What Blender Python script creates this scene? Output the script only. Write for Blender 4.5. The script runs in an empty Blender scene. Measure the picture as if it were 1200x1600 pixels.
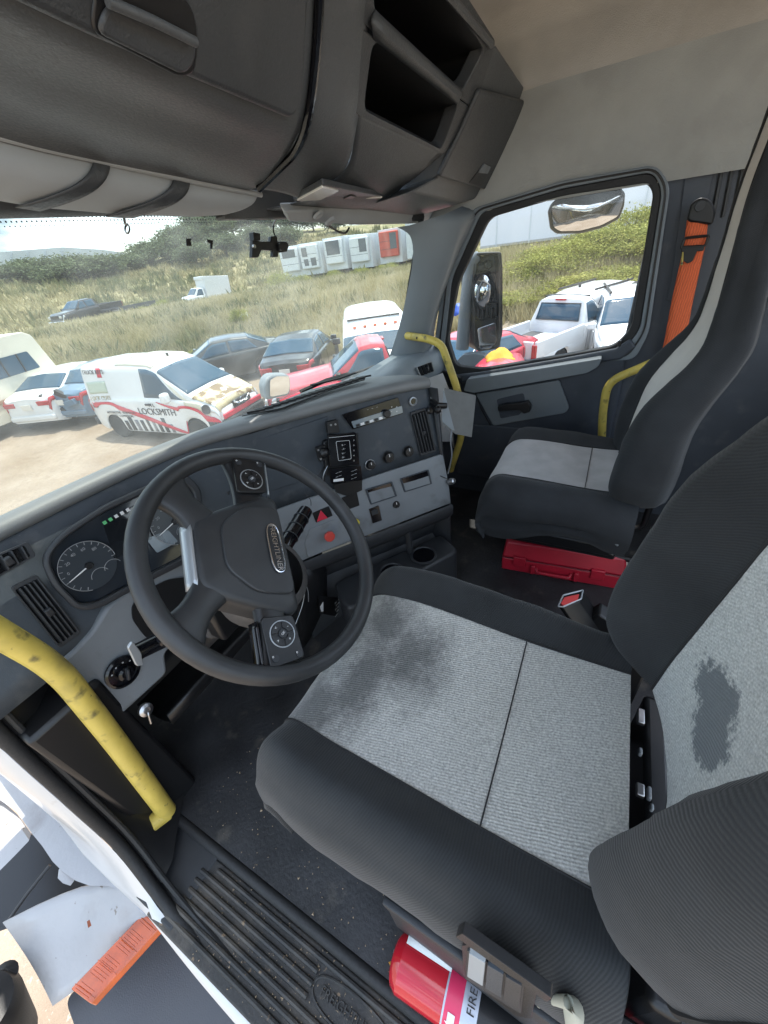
import bpy, bmesh, math, random
import numpy as np
from mathutils import Vector, Matrix
random.seed(7); rng = np.random.default_rng(7)
R_ = math.radians
scene = bpy.context.scene
C = scene.collection
# ------------------------------------------------------------------ camera (world origin is the camera; X right of cab, Y forward, Z up)
FPX, CX, CY = 600.0, 600.0, 800.0
_d = np.array([125., 850., FPX]); _d /= np.linalg.norm(_d)
_r = np.array([400., -500., FPX]); _r -= _d * (_r @ _d); _r /= np.linalg.norm(_r)
CAM = np.array([_r, np.cross(-_d, _r), -_d])
cam = bpy.data.cameras.new('camera'); cam_o = bpy.data.objects.new('camera', cam); C.objects.link(cam_o)
M = Matrix.Identity(4)
for i in range(3):
    M[i][0], M[i][1], M[i][2] = CAM[i][0], -CAM[i][1], -CAM[i][2]
cam_o.matrix_world = M
cam.sensor_fit = 'VERTICAL'; cam.sensor_height = 36; cam.lens = 36 * FPX / 1600
cam.clip_start = 0.01; cam.clip_end = 3000
scene.camera = cam_o
# ------------------------------------------------------------------ sky and sun
SUN_EL, SUN_AZ = 73, 97          # azimuth measured from +Y (ahead) towards +X (right)
world = bpy.data.worlds.new('World'); scene.world = world; world.use_nodes = True
wn = world.node_tree.nodes; wl = world.node_tree.links; wn.clear()
wo = wn.new('ShaderNodeOutputWorld'); bg = wn.new('ShaderNodeBackground'); sk = wn.new('ShaderNodeTexSky')
sk.sky_type = 'NISHITA'; sk.sun_disc = False; sk.sun_elevation = R_(SUN_EL); sk.sun_rotation = R_(SUN_AZ); sk.dust_density = 2.0
tc = wn.new('ShaderNodeTexCoord'); mp = wn.new('ShaderNodeMapping'); mp.inputs['Scale'].default_value = (1, 1, 2.2); mp.inputs['Location'].default_value = (.3, .1, 0)
cn = wn.new('ShaderNodeTexNoise'); cn.inputs['Scale'].default_value = 3.2; cn.inputs['Detail'].default_value = 9; cn.inputs['Roughness'].default_value = .58
cr = wn.new('ShaderNodeValToRGB'); cr.color_ramp.elements[0].position = .40; cr.color_ramp.elements[1].position = .56
mx = wn.new('ShaderNodeMix'); mx.data_type = 'RGBA'
cs = wn.new('ShaderNodeTexNoise'); cs.inputs['Scale'].default_value = 5.0; cs.inputs['Detail'].default_value = 7
cc = wn.new('ShaderNodeValToRGB'); cc.color_ramp.elements[0].position = .42; cc.color_ramp.elements[0].color = (1.3, 1.7, 2.1, 1); cc.color_ramp.elements[1].position = .62; cc.color_ramp.elements[1].color = (7.2, 8.0, 8.5, 1)
for a, b in ((tc.outputs['Generated'], mp.inputs['Vector']), (mp.outputs[0], cn.inputs['Vector']), (mp.outputs[0], cs.inputs['Vector']), (cn.outputs[0], cr.inputs[0]), (cs.outputs[0], cc.inputs[0]),
             (cr.outputs[0], mx.inputs[0]), (sk.outputs[0], mx.inputs[6]), (cc.outputs[0], mx.inputs[7]), (mx.outputs[2], bg.inputs[0]), (bg.outputs[0], wo.inputs[0])):
    wl.new(a, b)
bg.inputs[1].default_value = 0.15
sl = bpy.data.lights.new('sun', 'SUN'); sl.energy = 2.1; sl.angle = R_(.6); sl.color = (1, .95, .87)
so = bpy.data.objects.new('sun', sl); C.objects.link(so)
sd = Vector((math.sin(R_(SUN_AZ)) * math.cos(R_(SUN_EL)), math.cos(R_(SUN_AZ)) * math.cos(R_(SUN_EL)), math.sin(R_(SUN_EL))))
so.rotation_euler = sd.to_track_quat('Z', 'Y').to_euler()
scene.view_settings.view_transform = 'Standard'; scene.view_settings.look = 'None'
scene.view_settings.gamma = 1; scene.view_settings.use_curve_mapping = False
scene.view_settings.exposure = 1.88
scene.cycles.max_bounces = 10; scene.cycles.transparent_max_bounces = 24; scene.cycles.diffuse_bounces = 5
scene.cycles.use_denoising = True
scene.cycles.sample_clamp_indirect = 6
# ------------------------------------------------------------------ geometry helpers
def ray(px, py): return CAM @ np.array([px - CX, py - CY, FPX])
def at(px, py, **k):
    """a picture point carried out to a plane x=, y= or z= of the place"""
    (a, v), = k.items(); r = ray(px, py); return Vector(r * (v / r['xyz'.index(a)]))
class Plane:
    def __init__(s, a, b, c):
        s.o = Vector(a); u = Vector(b) - s.o; w = Vector(c) - s.o
        s.n = u.cross(w).normalized(); s.u = u.normalized(); s.v = s.n.cross(s.u)
        if s.n.dot(s.o) > 0: s.n = -s.n; s.v = -s.v       # n faces the camera
    def px(s, x, y, off=0):
        r = Vector(ray(x, y)); o = s.o + s.n * off; return r * (s.n.dot(o) / s.n.dot(r))
    def uv(s, a, b, off=0): return s.o + s.u * a + s.v * b + s.n * off
class MB:
    def __init__(s): s.v = []; s.f = []
    def add(s, vs, fs):
        o = len(s.v); s.v += [tuple(p) for p in vs]; s.f += [tuple(i + o for i in f) for f in fs]; return s
    def box(s, c, d, m=None):
        hx, hy, hz = d[0] / 2, d[1] / 2, d[2] / 2
        P = [Vector((x, y, z)) for x in (-hx, hx) for y in (-hy, hy) for z in (-hz, hz)]
        if m is not None: P = [m @ p for p in P]
        c = Vector(c)
        return s.add([p + c for p in P], [(0, 1, 3, 2), (4, 6, 7, 5), (0, 4, 5, 1), (2, 3, 7, 6), (0, 2, 6, 4), (1, 5, 7, 3)])
    def prism(s, pts, d):
        """closed outline pts given thickness along vector d"""
        n = len(pts); d = Vector(d); P = [Vector(p) for p in pts]
        nn = Vector((0, 0, 0))
        for i in range(n): nn += (P[i] - P[0]).cross(P[(i + 1) % n] - P[0])
        if nn.dot(d) < 0: P = P[::-1]
        return s.add(P + [p + d for p in P], [tuple(range(n))[::-1], tuple(range(n, 2 * n))] + [(i, (i + 1) % n, n + (i + 1) % n, n + i) for i in range(n)])
    def ring(s, outer, inner, d):
        """frame between two outlines of equal count"""
        n = len(outer); d = Vector(d); O = [Vector(p) for p in outer]; I = [Vector(p) for p in inner]
        V = O + I + [p + d for p in O] + [p + d for p in I]; F = []
        for i in range(n):
            j = (i + 1) % n
            F += [(i, j, n + j, n + i), (2*n + i, 3*n + i, 3*n + j, 2*n + j), (i, 2*n + i, 2*n + j, j), (n + i, n + j, 3*n + j, 3*n + i)]
        return s.add(V, F)
    def tube(s, path, r, n=10, closed=False, caps=True):
        P = [Vector(p) for p in path]; k = len(P); rs = r if isinstance(r, (list, tuple)) else [r] * k
        T = []
        for i in range(k):
            a = P[i - 1] if (i > 0 or closed) else P[i]; b = P[(i + 1) % k] if (i < k - 1 or closed) else P[i]
            T.append((b - a).normalized())
        nv = T[0].orthogonal().normalized(); V = []; F = []
        for i in range(k):
            nv = (nv - T[i] * nv.dot(T[i])).normalized(); b = T[i].cross(nv)
            V += [P[i] + (nv * math.cos(2*math.pi*j/n) + b * math.sin(2*math.pi*j/n)) * rs[i] for j in range(n)]
        for i in range(k if closed else k - 1):
            i2 = (i + 1) % k
            off = 0
            if closed and i2 == 0:
                d = [(V[i*n] - V[j]).length for j in range(n)]; off = int(np.argmin(d))
            F += [(i*n + j, i*n + (j+1) % n, i2*n + (j+1+off) % n, i2*n + (j+off) % n) for j in range(n)]
        if caps and not closed: F += [tuple(range(n))[::-1], tuple(range((k-1)*n, k*n))]
        return s.add(V, F)
    def grid(s, rows, cu=False, cv=False):
        a = len(rows); b = len(rows[0]); V = [p for r in rows for p in r]
        F = [(i*b + j, i*b + (j+1) % b, ((i+1) % a)*b + (j+1) % b, ((i+1) % a)*b + j) for i in range(a if cu else a - 1) for j in range(b if cv else b - 1)]
        return s.add(V, F)
    def lathe(s, prof, o, ax, n=28):
        """profile [(radius, height)] about axis ax at o"""
        ax = Vector(ax).normalized(); u = ax.orthogonal().normalized(); w = ax.cross(u); o = Vector(o)
        rows = [[o + ax*h + (u*math.cos(2*math.pi*j/n) + w*math.sin(2*math.pi*j/n))*max(r, 1e-5) for j in range(n)] for r, h in prof]
        s.grid(rows, cv=True)
        k = len(rows)
        return s.add(rows[0] + rows[-1], [tuple(range(n))[::-1], tuple(range(n, 2*n))])
    def mesh(s, name):
        m = bpy.data.meshes.new(name); m.from_pydata(s.v, [], s.f); m.validate(); m.update(); return m
def rnd(pts, r, n=4):
    """round the corners of a 3D outline"""
    P = [Vector(p) for p in pts]; k = len(P); out = []
    for i in range(k):
        a, b, c = P[i-1], P[i], P[(i+1) % k]; da = a - b; dc = c - b
        q = min(r, da.length*.45, dc.length*.45); p0 = b + da.normalized()*q; p2 = b + dc.normalized()*q
        for j in range(n + 1):
            t = j / n; out.append(p0*(1-t)**2 + b*2*t*(1-t) + p2*t*t)
    return out
def spline(pts, n=8):
    P = [Vector(p) for p in pts]; out = []
    for i in range(len(P) - 1):
        p0 = P[max(i-1, 0)]; p1 = P[i]; p2 = P[i+1]; p3 = P[min(i+2, len(P)-1)]
        for j in range(n):
            t = j / n
            out.append(.5*((2*p1) + (p2-p0)*t + (2*p0-5*p1+4*p2-p3)*t*t + (3*p1-p0-3*p2+p3)*t**3))
    out.append(P[-1]); return out
def bend(pts, r, n=6):
    """polyline with rounded bends, for bent pipes"""
    P = [Vector(p) for p in pts]; out = [P[0]]
    for i in range(1, len(P) - 1):
        a, b, c = P[i-1], P[i], P[i+1]; q = min(r, (a-b).length*.45, (c-b).length*.45)
        p0 = b + (a-b).normalized()*q; p2 = b + (c-b).normalized()*q
        out += [p0*(1-j/n)**2 + b*2*(j/n)*(1-j/n) + p2*(j/n)**2 for j in range(n+1)]
    return out + [P[-1]]
def thing(name, label, cat, loc=(0, 0, 0), rz=0, group=None):
    o = bpy.data.objects.new(name, None); C.objects.link(o); o.empty_display_size = .1
    o.location = loc; o.rotation_euler = (0, 0, rz); o['label'] = label; o['category'] = cat
    if group: o['group'] = group
    return o
def tag(o, label, cat, group=None):
    o['label'] = label; o['category'] = cat
    if group: o['group'] = group
    return o
def base_matrix(o):
    m = Matrix.LocRotScale(o.location, o.rotation_euler, o.scale)
    if o.parent: m = base_matrix(o.parent) @ o.matrix_parent_inverse @ m
    return m
def obj(name, mb, mat, parent=None, bevel=0, seg=2, smooth=True, angle=38, local=False, solid=0, label=None, subd=0):
    me = mb if isinstance(mb, bpy.types.Mesh) else mb.mesh(name)
    if mat is not None and not me.materials: me.materials.append(mat)
    o = bpy.data.objects.new(name, me); C.objects.link(o)
    if smooth:
        me.polygons.foreach_set('use_smooth', [True]*len(me.polygons)); me.set_sharp_from_angle(angle=R_(angle))
    if parent:
        o.parent = parent
        if not local: o.matrix_parent_inverse = base_matrix(parent).inverted()
    if solid:
        md = o.modifiers.new('thick', 'SOLIDIFY'); md.thickness = solid; md.offset = -1
    if bevel:
        md = o.modifiers.new('bevel', 'BEVEL'); md.width = bevel; md.segments = seg; md.limit_method = 'ANGLE'; md.angle_limit = R_(38); md.harden_normals = False
    if subd:
        md = o.modifiers.new('sub', 'SUBSURF'); md.levels = subd; md.render_levels = subd
    if label: o['label'] = label
    return o
def dup(root, loc, rz, label, group=None):
    r = root.copy(); C.objects.link(r); r.location = loc; r.rotation_euler = (0, 0, rz); r['label'] = label
    if group: r['group'] = group
    for ch in list(root.children):
        c = ch.copy(); C.objects.link(c); c.parent = r
        for g in list(ch.children):
            d = g.copy(); C.objects.link(d); d.parent = c
    return r
def text(name, body, o, xd, yd, size, mat, parent=None, ext=.0006, align='CENTER', local=False, shear=0):
    cu = bpy.data.curves.new(name, 'FONT'); cu.body = body; cu.size = size; cu.extrude = ext; cu.align_x = align; cu.align_y = 'CENTER'; cu.resolution_u = 2; cu.shear = shear
    t = bpy.data.objects.new(name + '_tmp', cu); C.objects.link(t)
    me = bpy.data.meshes.new_from_object(t.evaluated_get(bpy.context.evaluated_depsgraph_get()))
    bpy.data.objects.remove(t); bpy.data.curves.remove(cu)
    xd = Vector(xd).normalized(); zd = xd.cross(Vector(yd)).normalized(); yd = zd.cross(xd)
    mm = Matrix((xd, yd, zd)).transposed().to_4x4(); mm.translation = Vector(o); me.transform(mm)
    me.name = name; me.materials.clear()
    return obj(name, me, mat, parent, smooth=False, local=local)
# ------------------------------------------------------------------ materials
def mat(name, col, rough=.5, metal=0, spec=.5, bump=None, var=None, coat=0, dirt=None, rib=None, sheen=0, emit=None, trans=0):
    """bump=(scale,strength) var=(scale,amount) dirt=(scale,colour,threshold) rib=(axis vector, pitch, strength, contrast)"""
    m = bpy.data.materials.new(name); m.use_nodes = True; N = m.node_tree.nodes; L = m.node_tree.links
    b = N['Principled BSDF']; c4 = (*col, 1)
    b.inputs['Base Color'].default_value = c4; b.inputs['Roughness'].default_value = rough; b.inputs['Metallic'].default_value = metal
    b.inputs['Specular IOR Level'].default_value = spec
    if coat: b.inputs['Coat Weight'].default_value = coat; b.inputs['Coat Roughness'].default_value = .06
    if sheen: b.inputs['Sheen Weight'].default_value = sheen; b.inputs['Sheen Roughness'].default_value = .5
    if trans: b.inputs['Transmission Weight'].default_value = trans
    if emit: b.inputs['Emission Color'].default_value = (*emit[0], 1); b.inputs['Emission Strength'].default_value = emit[1]
    t = N.new('ShaderNodeTexCoord'); src = None
    def noise(sc, det=4):
        n = N.new('ShaderNodeTexNoise'); n.inputs['Scale'].default_value = sc; n.inputs['Detail'].default_value = det; L.new(t.outputs['Object'], n.inputs['Vector']); return n
    def mixc(fac, a, bcol, mode='MIX'):
        x = N.new('ShaderNodeMix'); x.data_type = 'RGBA'; x.blend_type = mode
        if isinstance(fac, float): x.inputs[0].default_value = fac
        else: L.new(fac, x.inputs[0])
        for s_, v in ((6, a), (7, bcol)):
            if isinstance(v, tuple): x.inputs[s_].default_value = v
            else: L.new(v, x.inputs[s_])
        return x.outputs[2]
    def ramp(inp, lo, hi, a=0., bb=1.):
        r = N.new('ShaderNodeMapRange'); r.inputs[1].default_value = lo; r.inputs[2].default_value = hi; r.inputs[3].default_value = a; r.inputs[4].default_value = bb; L.new(inp, r.inputs[0]); return r.outputs[0]
    colr = c4; h = None
    if var:
        n = noise(var[0], 5); k = var[1]
        colr = mixc(ramp(n.outputs[0], .3, .7), tuple(x*(1-k) for x in col) + (1,), tuple(min(1, x*(1+k)) for x in col) + (1,))
    if rib:
        ax, pitch, st, con = rib
        dt = N.new('ShaderNodeVectorMath'); dt.operation = 'DOT_PRODUCT'; L.new(t.outputs['Object'], dt.inputs[0]); dt.inputs[1].default_value = tuple(Vector(ax).normalized()*(2*math.pi/pitch))
        nz = noise(38, 5); ad = N.new('ShaderNodeMath'); ad.operation = 'MULTIPLY_ADD'; L.new(nz.outputs[0], ad.inputs[0]); ad.inputs[1].default_value = 7.0; L.new(dt.outputs['Value'], ad.inputs[2])
        sn = N.new('ShaderNodeMath'); sn.operation = 'SINE'; L.new(ad.outputs[0], sn.inputs[0])
        h = ramp(sn.outputs[0], -1, 1)
        f = noise(420, 2)
        hm = N.new('ShaderNodeMath'); hm.operation = 'MULTIPLY_ADD'; L.new(f.outputs[0], hm.inputs[0]); hm.inputs[1].default_value = .8; L.new(h, hm.inputs[2]); h = hm.outputs[0]
        base = colr
        x = N.new('ShaderNodeMix'); x.data_type = 'RGBA'; x.blend_type = 'MULTIPLY'; x.inputs[0].default_value = con
        if isinstance(base, tuple): x.inputs[6].default_value = base
        else: L.new(base, x.inputs[6])
        cb = N.new('ShaderNodeCombineColor'); rr = ramp(h, .2, 1.4, .25, 1.25)
        for i in range(3): L.new(rr, cb.inputs[i])
        L.new(cb.outputs[0], x.inputs[7]); colr = x.outputs[2]
        bp = N.new('ShaderNodeBump'); bp.inputs['Strength'].default_value = st; bp.inputs['Distance'].default_value = pitch*.5; L.new(h, bp.inputs['Height']); L.new(bp.outputs[0], b.inputs['Normal'])
    if dirt:
        for dd in (dirt if isinstance(dirt, list) else [dirt]):
            n = noise(dd[0], 8); wd = dd[3] if len(dd) > 3 else .1
            colr = mixc(ramp(n.outputs[0], dd[2], dd[2] + wd), colr, (*dd[1], 1))
    if not isinstance(colr, tuple): L.new(colr, b.inputs['Base Color'])
    if bump and not rib:
        n = noise(bump[0], 3 if len(bump) < 3 else bump[2]); bp = N.new('ShaderNodeBump'); bp.inputs['Strength'].default_value = bump[1]; bp.inputs['Distance'].default_value = .6/bump[0]
        L.new(n.outputs[0], bp.inputs['Height']); L.new(bp.outputs[0], b.inputs['Normal'])
        rr = ramp(n.outputs[0], .3, .7, max(.02, rough - .07), min(1, rough + .07)); L.new(rr, b.inputs['Roughness'])
    m['h'] = 0
    return m
def stain(m, spots, col, sc=60, amt=.55, edge=.35):
    """soft worn / damp patches: spots=[(centre, radius vector)] in world metres"""
    N = m.node_tree.nodes; L = m.node_tree.links; b = N['Principled BSDF']; t = N.new('ShaderNodeTexCoord')
    src = b.inputs['Base Color'].links[0].from_socket
    nz = N.new('ShaderNodeTexNoise'); nz.inputs['Scale'].default_value = sc; nz.inputs['Detail'].default_value = 8; nz.inputs['Roughness'].default_value = .7; L.new(t.outputs['Object'], nz.inputs['Vector'])
    lown = N.new('ShaderNodeTexNoise'); lown.inputs['Scale'].default_value = 17; lown.inputs['Detail'].default_value = 5; L.new(t.outputs['Object'], lown.inputs['Vector'])
    acc = None
    for c, r in spots:
        mp = N.new('ShaderNodeMapping'); mp.vector_type = 'POINT'
        mp.inputs['Scale'].default_value = tuple(1/q for q in r); mp.inputs['Location'].default_value = tuple(-c[i]/r[i] for i in range(3)); L.new(t.outputs['Object'], mp.inputs['Vector'])
        ln = N.new('ShaderNodeVectorMath'); ln.operation = 'LENGTH'; L.new(mp.outputs[0], ln.inputs[0])
        ad = N.new('ShaderNodeMath'); ad.operation = 'MULTIPLY_ADD'; L.new(nz.outputs[0], ad.inputs[0]); ad.inputs[1].default_value = 1.5; L.new(ln.outputs['Value'], ad.inputs[2])
        a2 = N.new('ShaderNodeMath'); a2.operation = 'MULTIPLY_ADD'; L.new(lown.outputs[0], a2.inputs[0]); a2.inputs[1].default_value = 1.5; L.new(ad.outputs[0], a2.inputs[2]); ad = a2
        mr = N.new('ShaderNodeMapRange'); mr.inputs[1].default_value = 2.48 - edge; mr.inputs[2].default_value = 2.48 + edge; mr.inputs[3].default_value = amt; mr.inputs[4].default_value = 0; L.new(ad.outputs[0], mr.inputs[0])
        if acc is None: acc = mr.outputs[0]
        else:
            mxn = N.new('ShaderNodeMath'); mxn.operation = 'MAXIMUM'; L.new(acc, mxn.inputs[0]); L.new(mr.outputs[0], mxn.inputs[1]); acc = mxn.outputs[0]
    x = N.new('ShaderNodeMix'); x.data_type = 'RGBA'; L.new(acc, x.inputs[0]); L.new(src, x.inputs[6]); x.inputs[7].default_value = (*col, 1); L.new(x.outputs[2], b.inputs['Base Color'])
    return m
def glass(name, tint, film=.02, rough=.0):
    m = bpy.data.materials.new(name); m.use_nodes = True; N = m.node_tree.nodes; L = m.node_tree.links; N.clear()
    o = N.new('ShaderNodeOutputMaterial'); tr = N.new('ShaderNodeBsdfTransparent'); tr.inputs[0].default_value = (*tint, 1)
    gl = N.new('ShaderNodeBsdfGlossy'); gl.inputs['Roughness'].default_value = .01 + rough; lw = N.new('ShaderNodeLayerWeight'); lw.inputs[0].default_value = .5; pw = N.new('ShaderNodeMath'); pw.operation = 'POWER'; pw.inputs[1].default_value = 4.5; L.new(lw.outputs['Facing'], pw.inputs[0]); fr = N.new('ShaderNodeMath'); fr.operation = 'MULTIPLY_ADD'; fr.inputs[1].default_value = .5; fr.inputs[2].default_value = .025; L.new(pw.outputs[0], fr.inputs[0])
    m1 = N.new('ShaderNodeMixShader'); L.new(fr.outputs[0], m1.inputs[0]); L.new(tr.outputs[0], m1.inputs[1]); L.new(gl.outputs[0], m1.inputs[2])
    df = N.new('ShaderNodeBsdfTranslucent'); df.inputs[0].default_value = (.85, .85, .82, 1); m2 = N.new('ShaderNodeMixShader')
    t = N.new('ShaderNodeTexCoord'); n = N.new('ShaderNodeTexNoise'); n.inputs['Scale'].default_value = 9; n.inputs['Detail'].default_value = 9; L.new(t.outputs['Object'], n.inputs['Vector'])
    mr = N.new('ShaderNodeMapRange'); mr.inputs[1].default_value = .3; mr.inputs[2].default_value = .75; mr.inputs[3].default_value = film*.5; mr.inputs[4].default_value = film*1.6; L.new(n.outputs[0], mr.inputs[0])
    L.new(mr.outputs[0], m2.inputs[0]); L.new(m1.outputs[0], m2.inputs[1]); L.new(df.outputs[0], m2.inputs[2]); L.new(m2.outputs[0], o.inputs[0])
    return m
G = (450, .16)
m_dark = mat('dark textured plastic', (.028, .030, .034), .52, bump=(900, .25), var=(6, .12))
m_blue = mat('blue grey dash plastic', (.040, .049, .060), .5, bump=(500, .3), var=(7, .16), dirt=[(24, (.085, .09, .095), .56, .25), (260, (.13, .13, .13), .72, .06)])
m_lgrey = mat('light grey dash plastic', (.185, .20, .215), .48, bump=(500, .3), var=(7, .1), dirt=[(16, (.12, .125, .13), .58, .2), (230, (.07, .07, .07), .74, .04)])
m_cons = mat('charcoal console plastic', (.048, .051, .055), .46, bump=(300, .4), var=(5, .18), dirt=[(12, (.065, .067, .07), .56, .2)])
m_consl = mat('grey console plastic', (.082, .087, .092), .48, bump=(300, .4), var=(5, .14), dirt=[(12, (.10, .103, .106), .58, .2)])
m_black = mat('black plastic', (.010, .010, .011), .38, bump=(600, .12))
m_gloss = mat('gloss black plastic', (.006, .006, .008), .12)
m_rubber = mat('black rubber', (.018, .018, .019), .65, bump=(200, .2))
m_wheel = mat('worn steering wheel rubber', (.030, .031, .033), .46, bump=(1200, .2), var=(14, .25))
m_visor = mat('grey vinyl visor', (.33, .345, .355), .6, bump=(700, .2), var=(5, .08))
m_head = mat('beige grey headliner cloth', (.43, .40, .36), .9, bump=(350, .5), var=(9, .09), dirt=[(5, (.34, .31, .27), .58, .2)], sheen=.2)
m_wallt = mat('grey side trim cloth', (.36, .36, .34), .85, bump=(350, .5), var=(8, .09), dirt=[(6, (.29, .285, .265), .57, .2)])
m_pil = mat('grey pillar plastic', (.19, .215, .235), .5, bump=(700, .2), var=(5, .08))
m_door = mat('dark blue grey door plastic', (.052, .060, .075), .5, bump=(350, .4), var=(6, .14), dirt=[(14, (.085, .09, .10), .58, .2)])
m_doorl = mat('light door trim plastic', (.17, .19, .205), .45, bump=(700, .2), var=(5, .08))
m_floor = mat('black rubber floor', (.022, .022, .024), .6, bump=(120, .3), var=(9, .4), dirt=[(14, (.075, .066, .056), .60, .14), (90, (.20, .18, .15), .74, .05)])
m_tread = mat('dusty black tread rubber', (.034, .033, .032), .6, bump=(150, .3), dirt=[(11, (.085, .074, .062), .47, .2), (70, (.22, .15, .09), .66, .06)])
m_yel = mat('scuffed yellow paint', (.62, .47, .10), .42, bump=(160, .12), var=(14, .12), dirt=[(9, (.30, .24, .075), .52, .18), (26, (.16, .13, .05), .60, .12), (60, (.08, .07, .04), .68, .05)])
m_white = mat('white cab paint', (.60, .60, .595), .3, coat=.4, var=(5, .04), dirt=(16, (.42, .38, .33), .66, .12))
m_fair = mat('fairing plastic greyed for shade', (.38, .375, .38), .42, coat=.15, var=(4, .10), bump=(60, .15), dirt=[(7, (.27, .25, .24), .55, .2), (60, (.20, .17, .14), .70, .05)])  # shade put into the colour: white fender panels greyed instead of shaded
m_chrome = mat('chrome', (.75, .76, .78), .12, 1)
m_steel = mat('dull steel', (.45, .45, .46), .35, 1, var=(30, .2))
m_silver = mat('silver plastic trim', (.42, .44, .46), .3, .5)
m_dfab = mat('dark ribbed seat cloth', (.040, .042, .043), .92, var=(7, .22), rib=((1, 0, .35), .0052, .55, .55), sheen=.35)
m_dfab2 = mat('dark plain seat cloth', (.025, .027, .030), .95, var=(9, .3), rib=((.3, .6, 1), .0034, .2, .35), sheen=.06)
m_lfab = mat('grey woven seat cloth', (.40, .40, .385), .9, var=(240, .22), rib=((.5, .15, 1), .0046, .5, .38), sheen=.3)
m_lfabp = mat('pale grey seat cloth', (.62, .575, .525), .9, var=(14, .06), bump=(500, .4), sheen=.3)
m_piping = mat('black seam piping', (.02, .02, .021), .8)
m_red = mat('red knob plastic', (.55, .065, .05), .4, var=(40, .1))
m_redbox = mat('red plastic case', (.42, .012, .03), .38, bump=(500, .15), var=(8, .15))
m_ora = mat('orange seat belt webbing', (.75, .14, .045), .7, rib=((0, 1, .05), .007, .5, .35))
m_amber = mat('amber lens', (.52, .085, .012), .16, coat=.8, var=(25, .2))
m_wtxt = mat('white print', (.75, .75, .75), .5)
m_scr = mat('dark display glass', (.012, .014, .017), .06, coat=.5)
m_lcd = mat('grey lcd', (.20, .24, .27), .2, coat=.6)
m_green = mat('green tell tale print', (.12, .5, .2), .4)
m_lampw = mat('clear lamp lens', (.75, .72, .66), .25, coat=.6)
m_mirror = mat('mirror silver', (.85, .85, .86), .02, 1)
m_wind = glass("windshield glass", (.82, .85, .83), .04)
m_side = glass('side window glass', (.86, .88, .88), .012)
# ================================================================== CAB SHELL
FZ = -1.2
cab = thing('truck_cab', 'open cab shell of the white truck with black floor and beige headliner around the seats', 'truck cab', (.84, 0, FZ))
mb = MB(); mb.box((.95, .22, FZ - .02), (1.9, 2.2, .04))
obj('floor', mb, m_floor, cab)
# floor mat with lumps and a raised tunnel in front
mb = MB(); rows = []
for i in range(46):
    y = 1.12 - i*.03; row = []
    for j in range(52):
        x = .015 + j*.0345
        z = FZ + .006 + .004*math.sin(x*31 + y*9)*math.sin(y*23) + .09*max(0, (y - .84)/.3)**1.6
        z += .055*math.exp(-((x - .86)/.16)**2)*(1 if y > .5 else math.exp(-((y - .5)/.2)**2))
        row.append((x, y, z))
    rows.append(row)
obj('floor_mat', MB().grid(rows), m_floor, cab)
mb = MB(); mb.grid([[(x, 1.02, FZ), (x, 1.10, -.95), (x, 1.20, -.75), (x, 1.22, -.62)] for x in (-.1, .4, .9, 1.4, 1.86)])
obj('firewall', mb, m_black, cab)
# windshield
wrows = []
for t in np.linspace(0, 1, 13):
    row = []
    for s in np.linspace(0, 1, 25):
        x = -.10 + 1.75*s + .02*t; c = 1 - (2*s - 1)**4
        yb = .86 + .36*c + .14*(1 - s)**3; yt = .70 + .17*c + .05*(1 - s)**3
        z = -.50 + .62*t - .06*t*s**3
        row.append((x, yb + (yt - yb)*t, z))
    wrows.append(row)
obj('windshield', MB().grid(wrows), m_wind, cab, solid=.005)
top = wrows[-1]; mb = MB()
obj('windshield_seal', MB().tube([Vector(r[-1]) for r in wrows[::-1]], .011, 8), m_rubber, cab)
obj('upper_seal', MB().tube([Vector(p) for p in top], .016, 8), m_rubber, cab)
# dotted black border of the glass
mb = MB(); a = wrows[-1]; b = wrows[-2]; k = 230
for r_ in range(3):
    for i in range(k):
        s = (i + .5*(r_ % 2))/k*(len(a) - 1.001); j = int(s); q = s - j; w = .30 + .11*r_
        p = (Vector(a[j])*(1-q) + Vector(a[j+1])*q)*(1-w) + (Vector(b[j])*(1-q) + Vector(b[j+1])*q)*w
        r0 = .0019 - .0004*r_
        mb.add([p + Vector((r0*math.cos(t), -.004, r0*math.sin(t))) for t in np.linspace(0, 2*math.pi, 7)[:-1]], [tuple(range(6))])
o = obj('frit_dots', mb, m_black, cab, smooth=False); o['kind'] = 'stuff'
# right pillar between windshield and door
pin = [(640, 352, 1.60), (660, 366, 1.62), (664, 400, 1.625), (655, 450, 1.625), (640, 510, 1.62), (622, 562, 1.60), (610, 590, 1.58)]
pout = [(722, 322, 1.76), (742, 336, 1.77), (722, 384, 1.785), (700, 440, 1.79), (684, 490, 1.79), (674, 550, 1.79), (668, 600, 1.79)]
rows = []
for (a, b, xa), (c, d, xc) in zip(pin, pout):
    A = at(a, b, x=xa); D = at(c, d, x=xc); mid = (A + D)/2 + Vector((-.02, -.045, 0))
    rows.append([A + Vector((.0, .05, 0)), A, A*.72 + D*.28 + Vector((-.008, -.03, 0)), mid, A*.25 + D*.75 + Vector((-.008, -.022, 0)), D, D + Vector((.02, .01, 0))])
rows = [list(c) for c in zip(*[spline([r[i] for r in rows], 4) for i in range(7)])]
obj('windshield_pillar', MB().grid(rows), m_pil, cab, angle=60)
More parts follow.
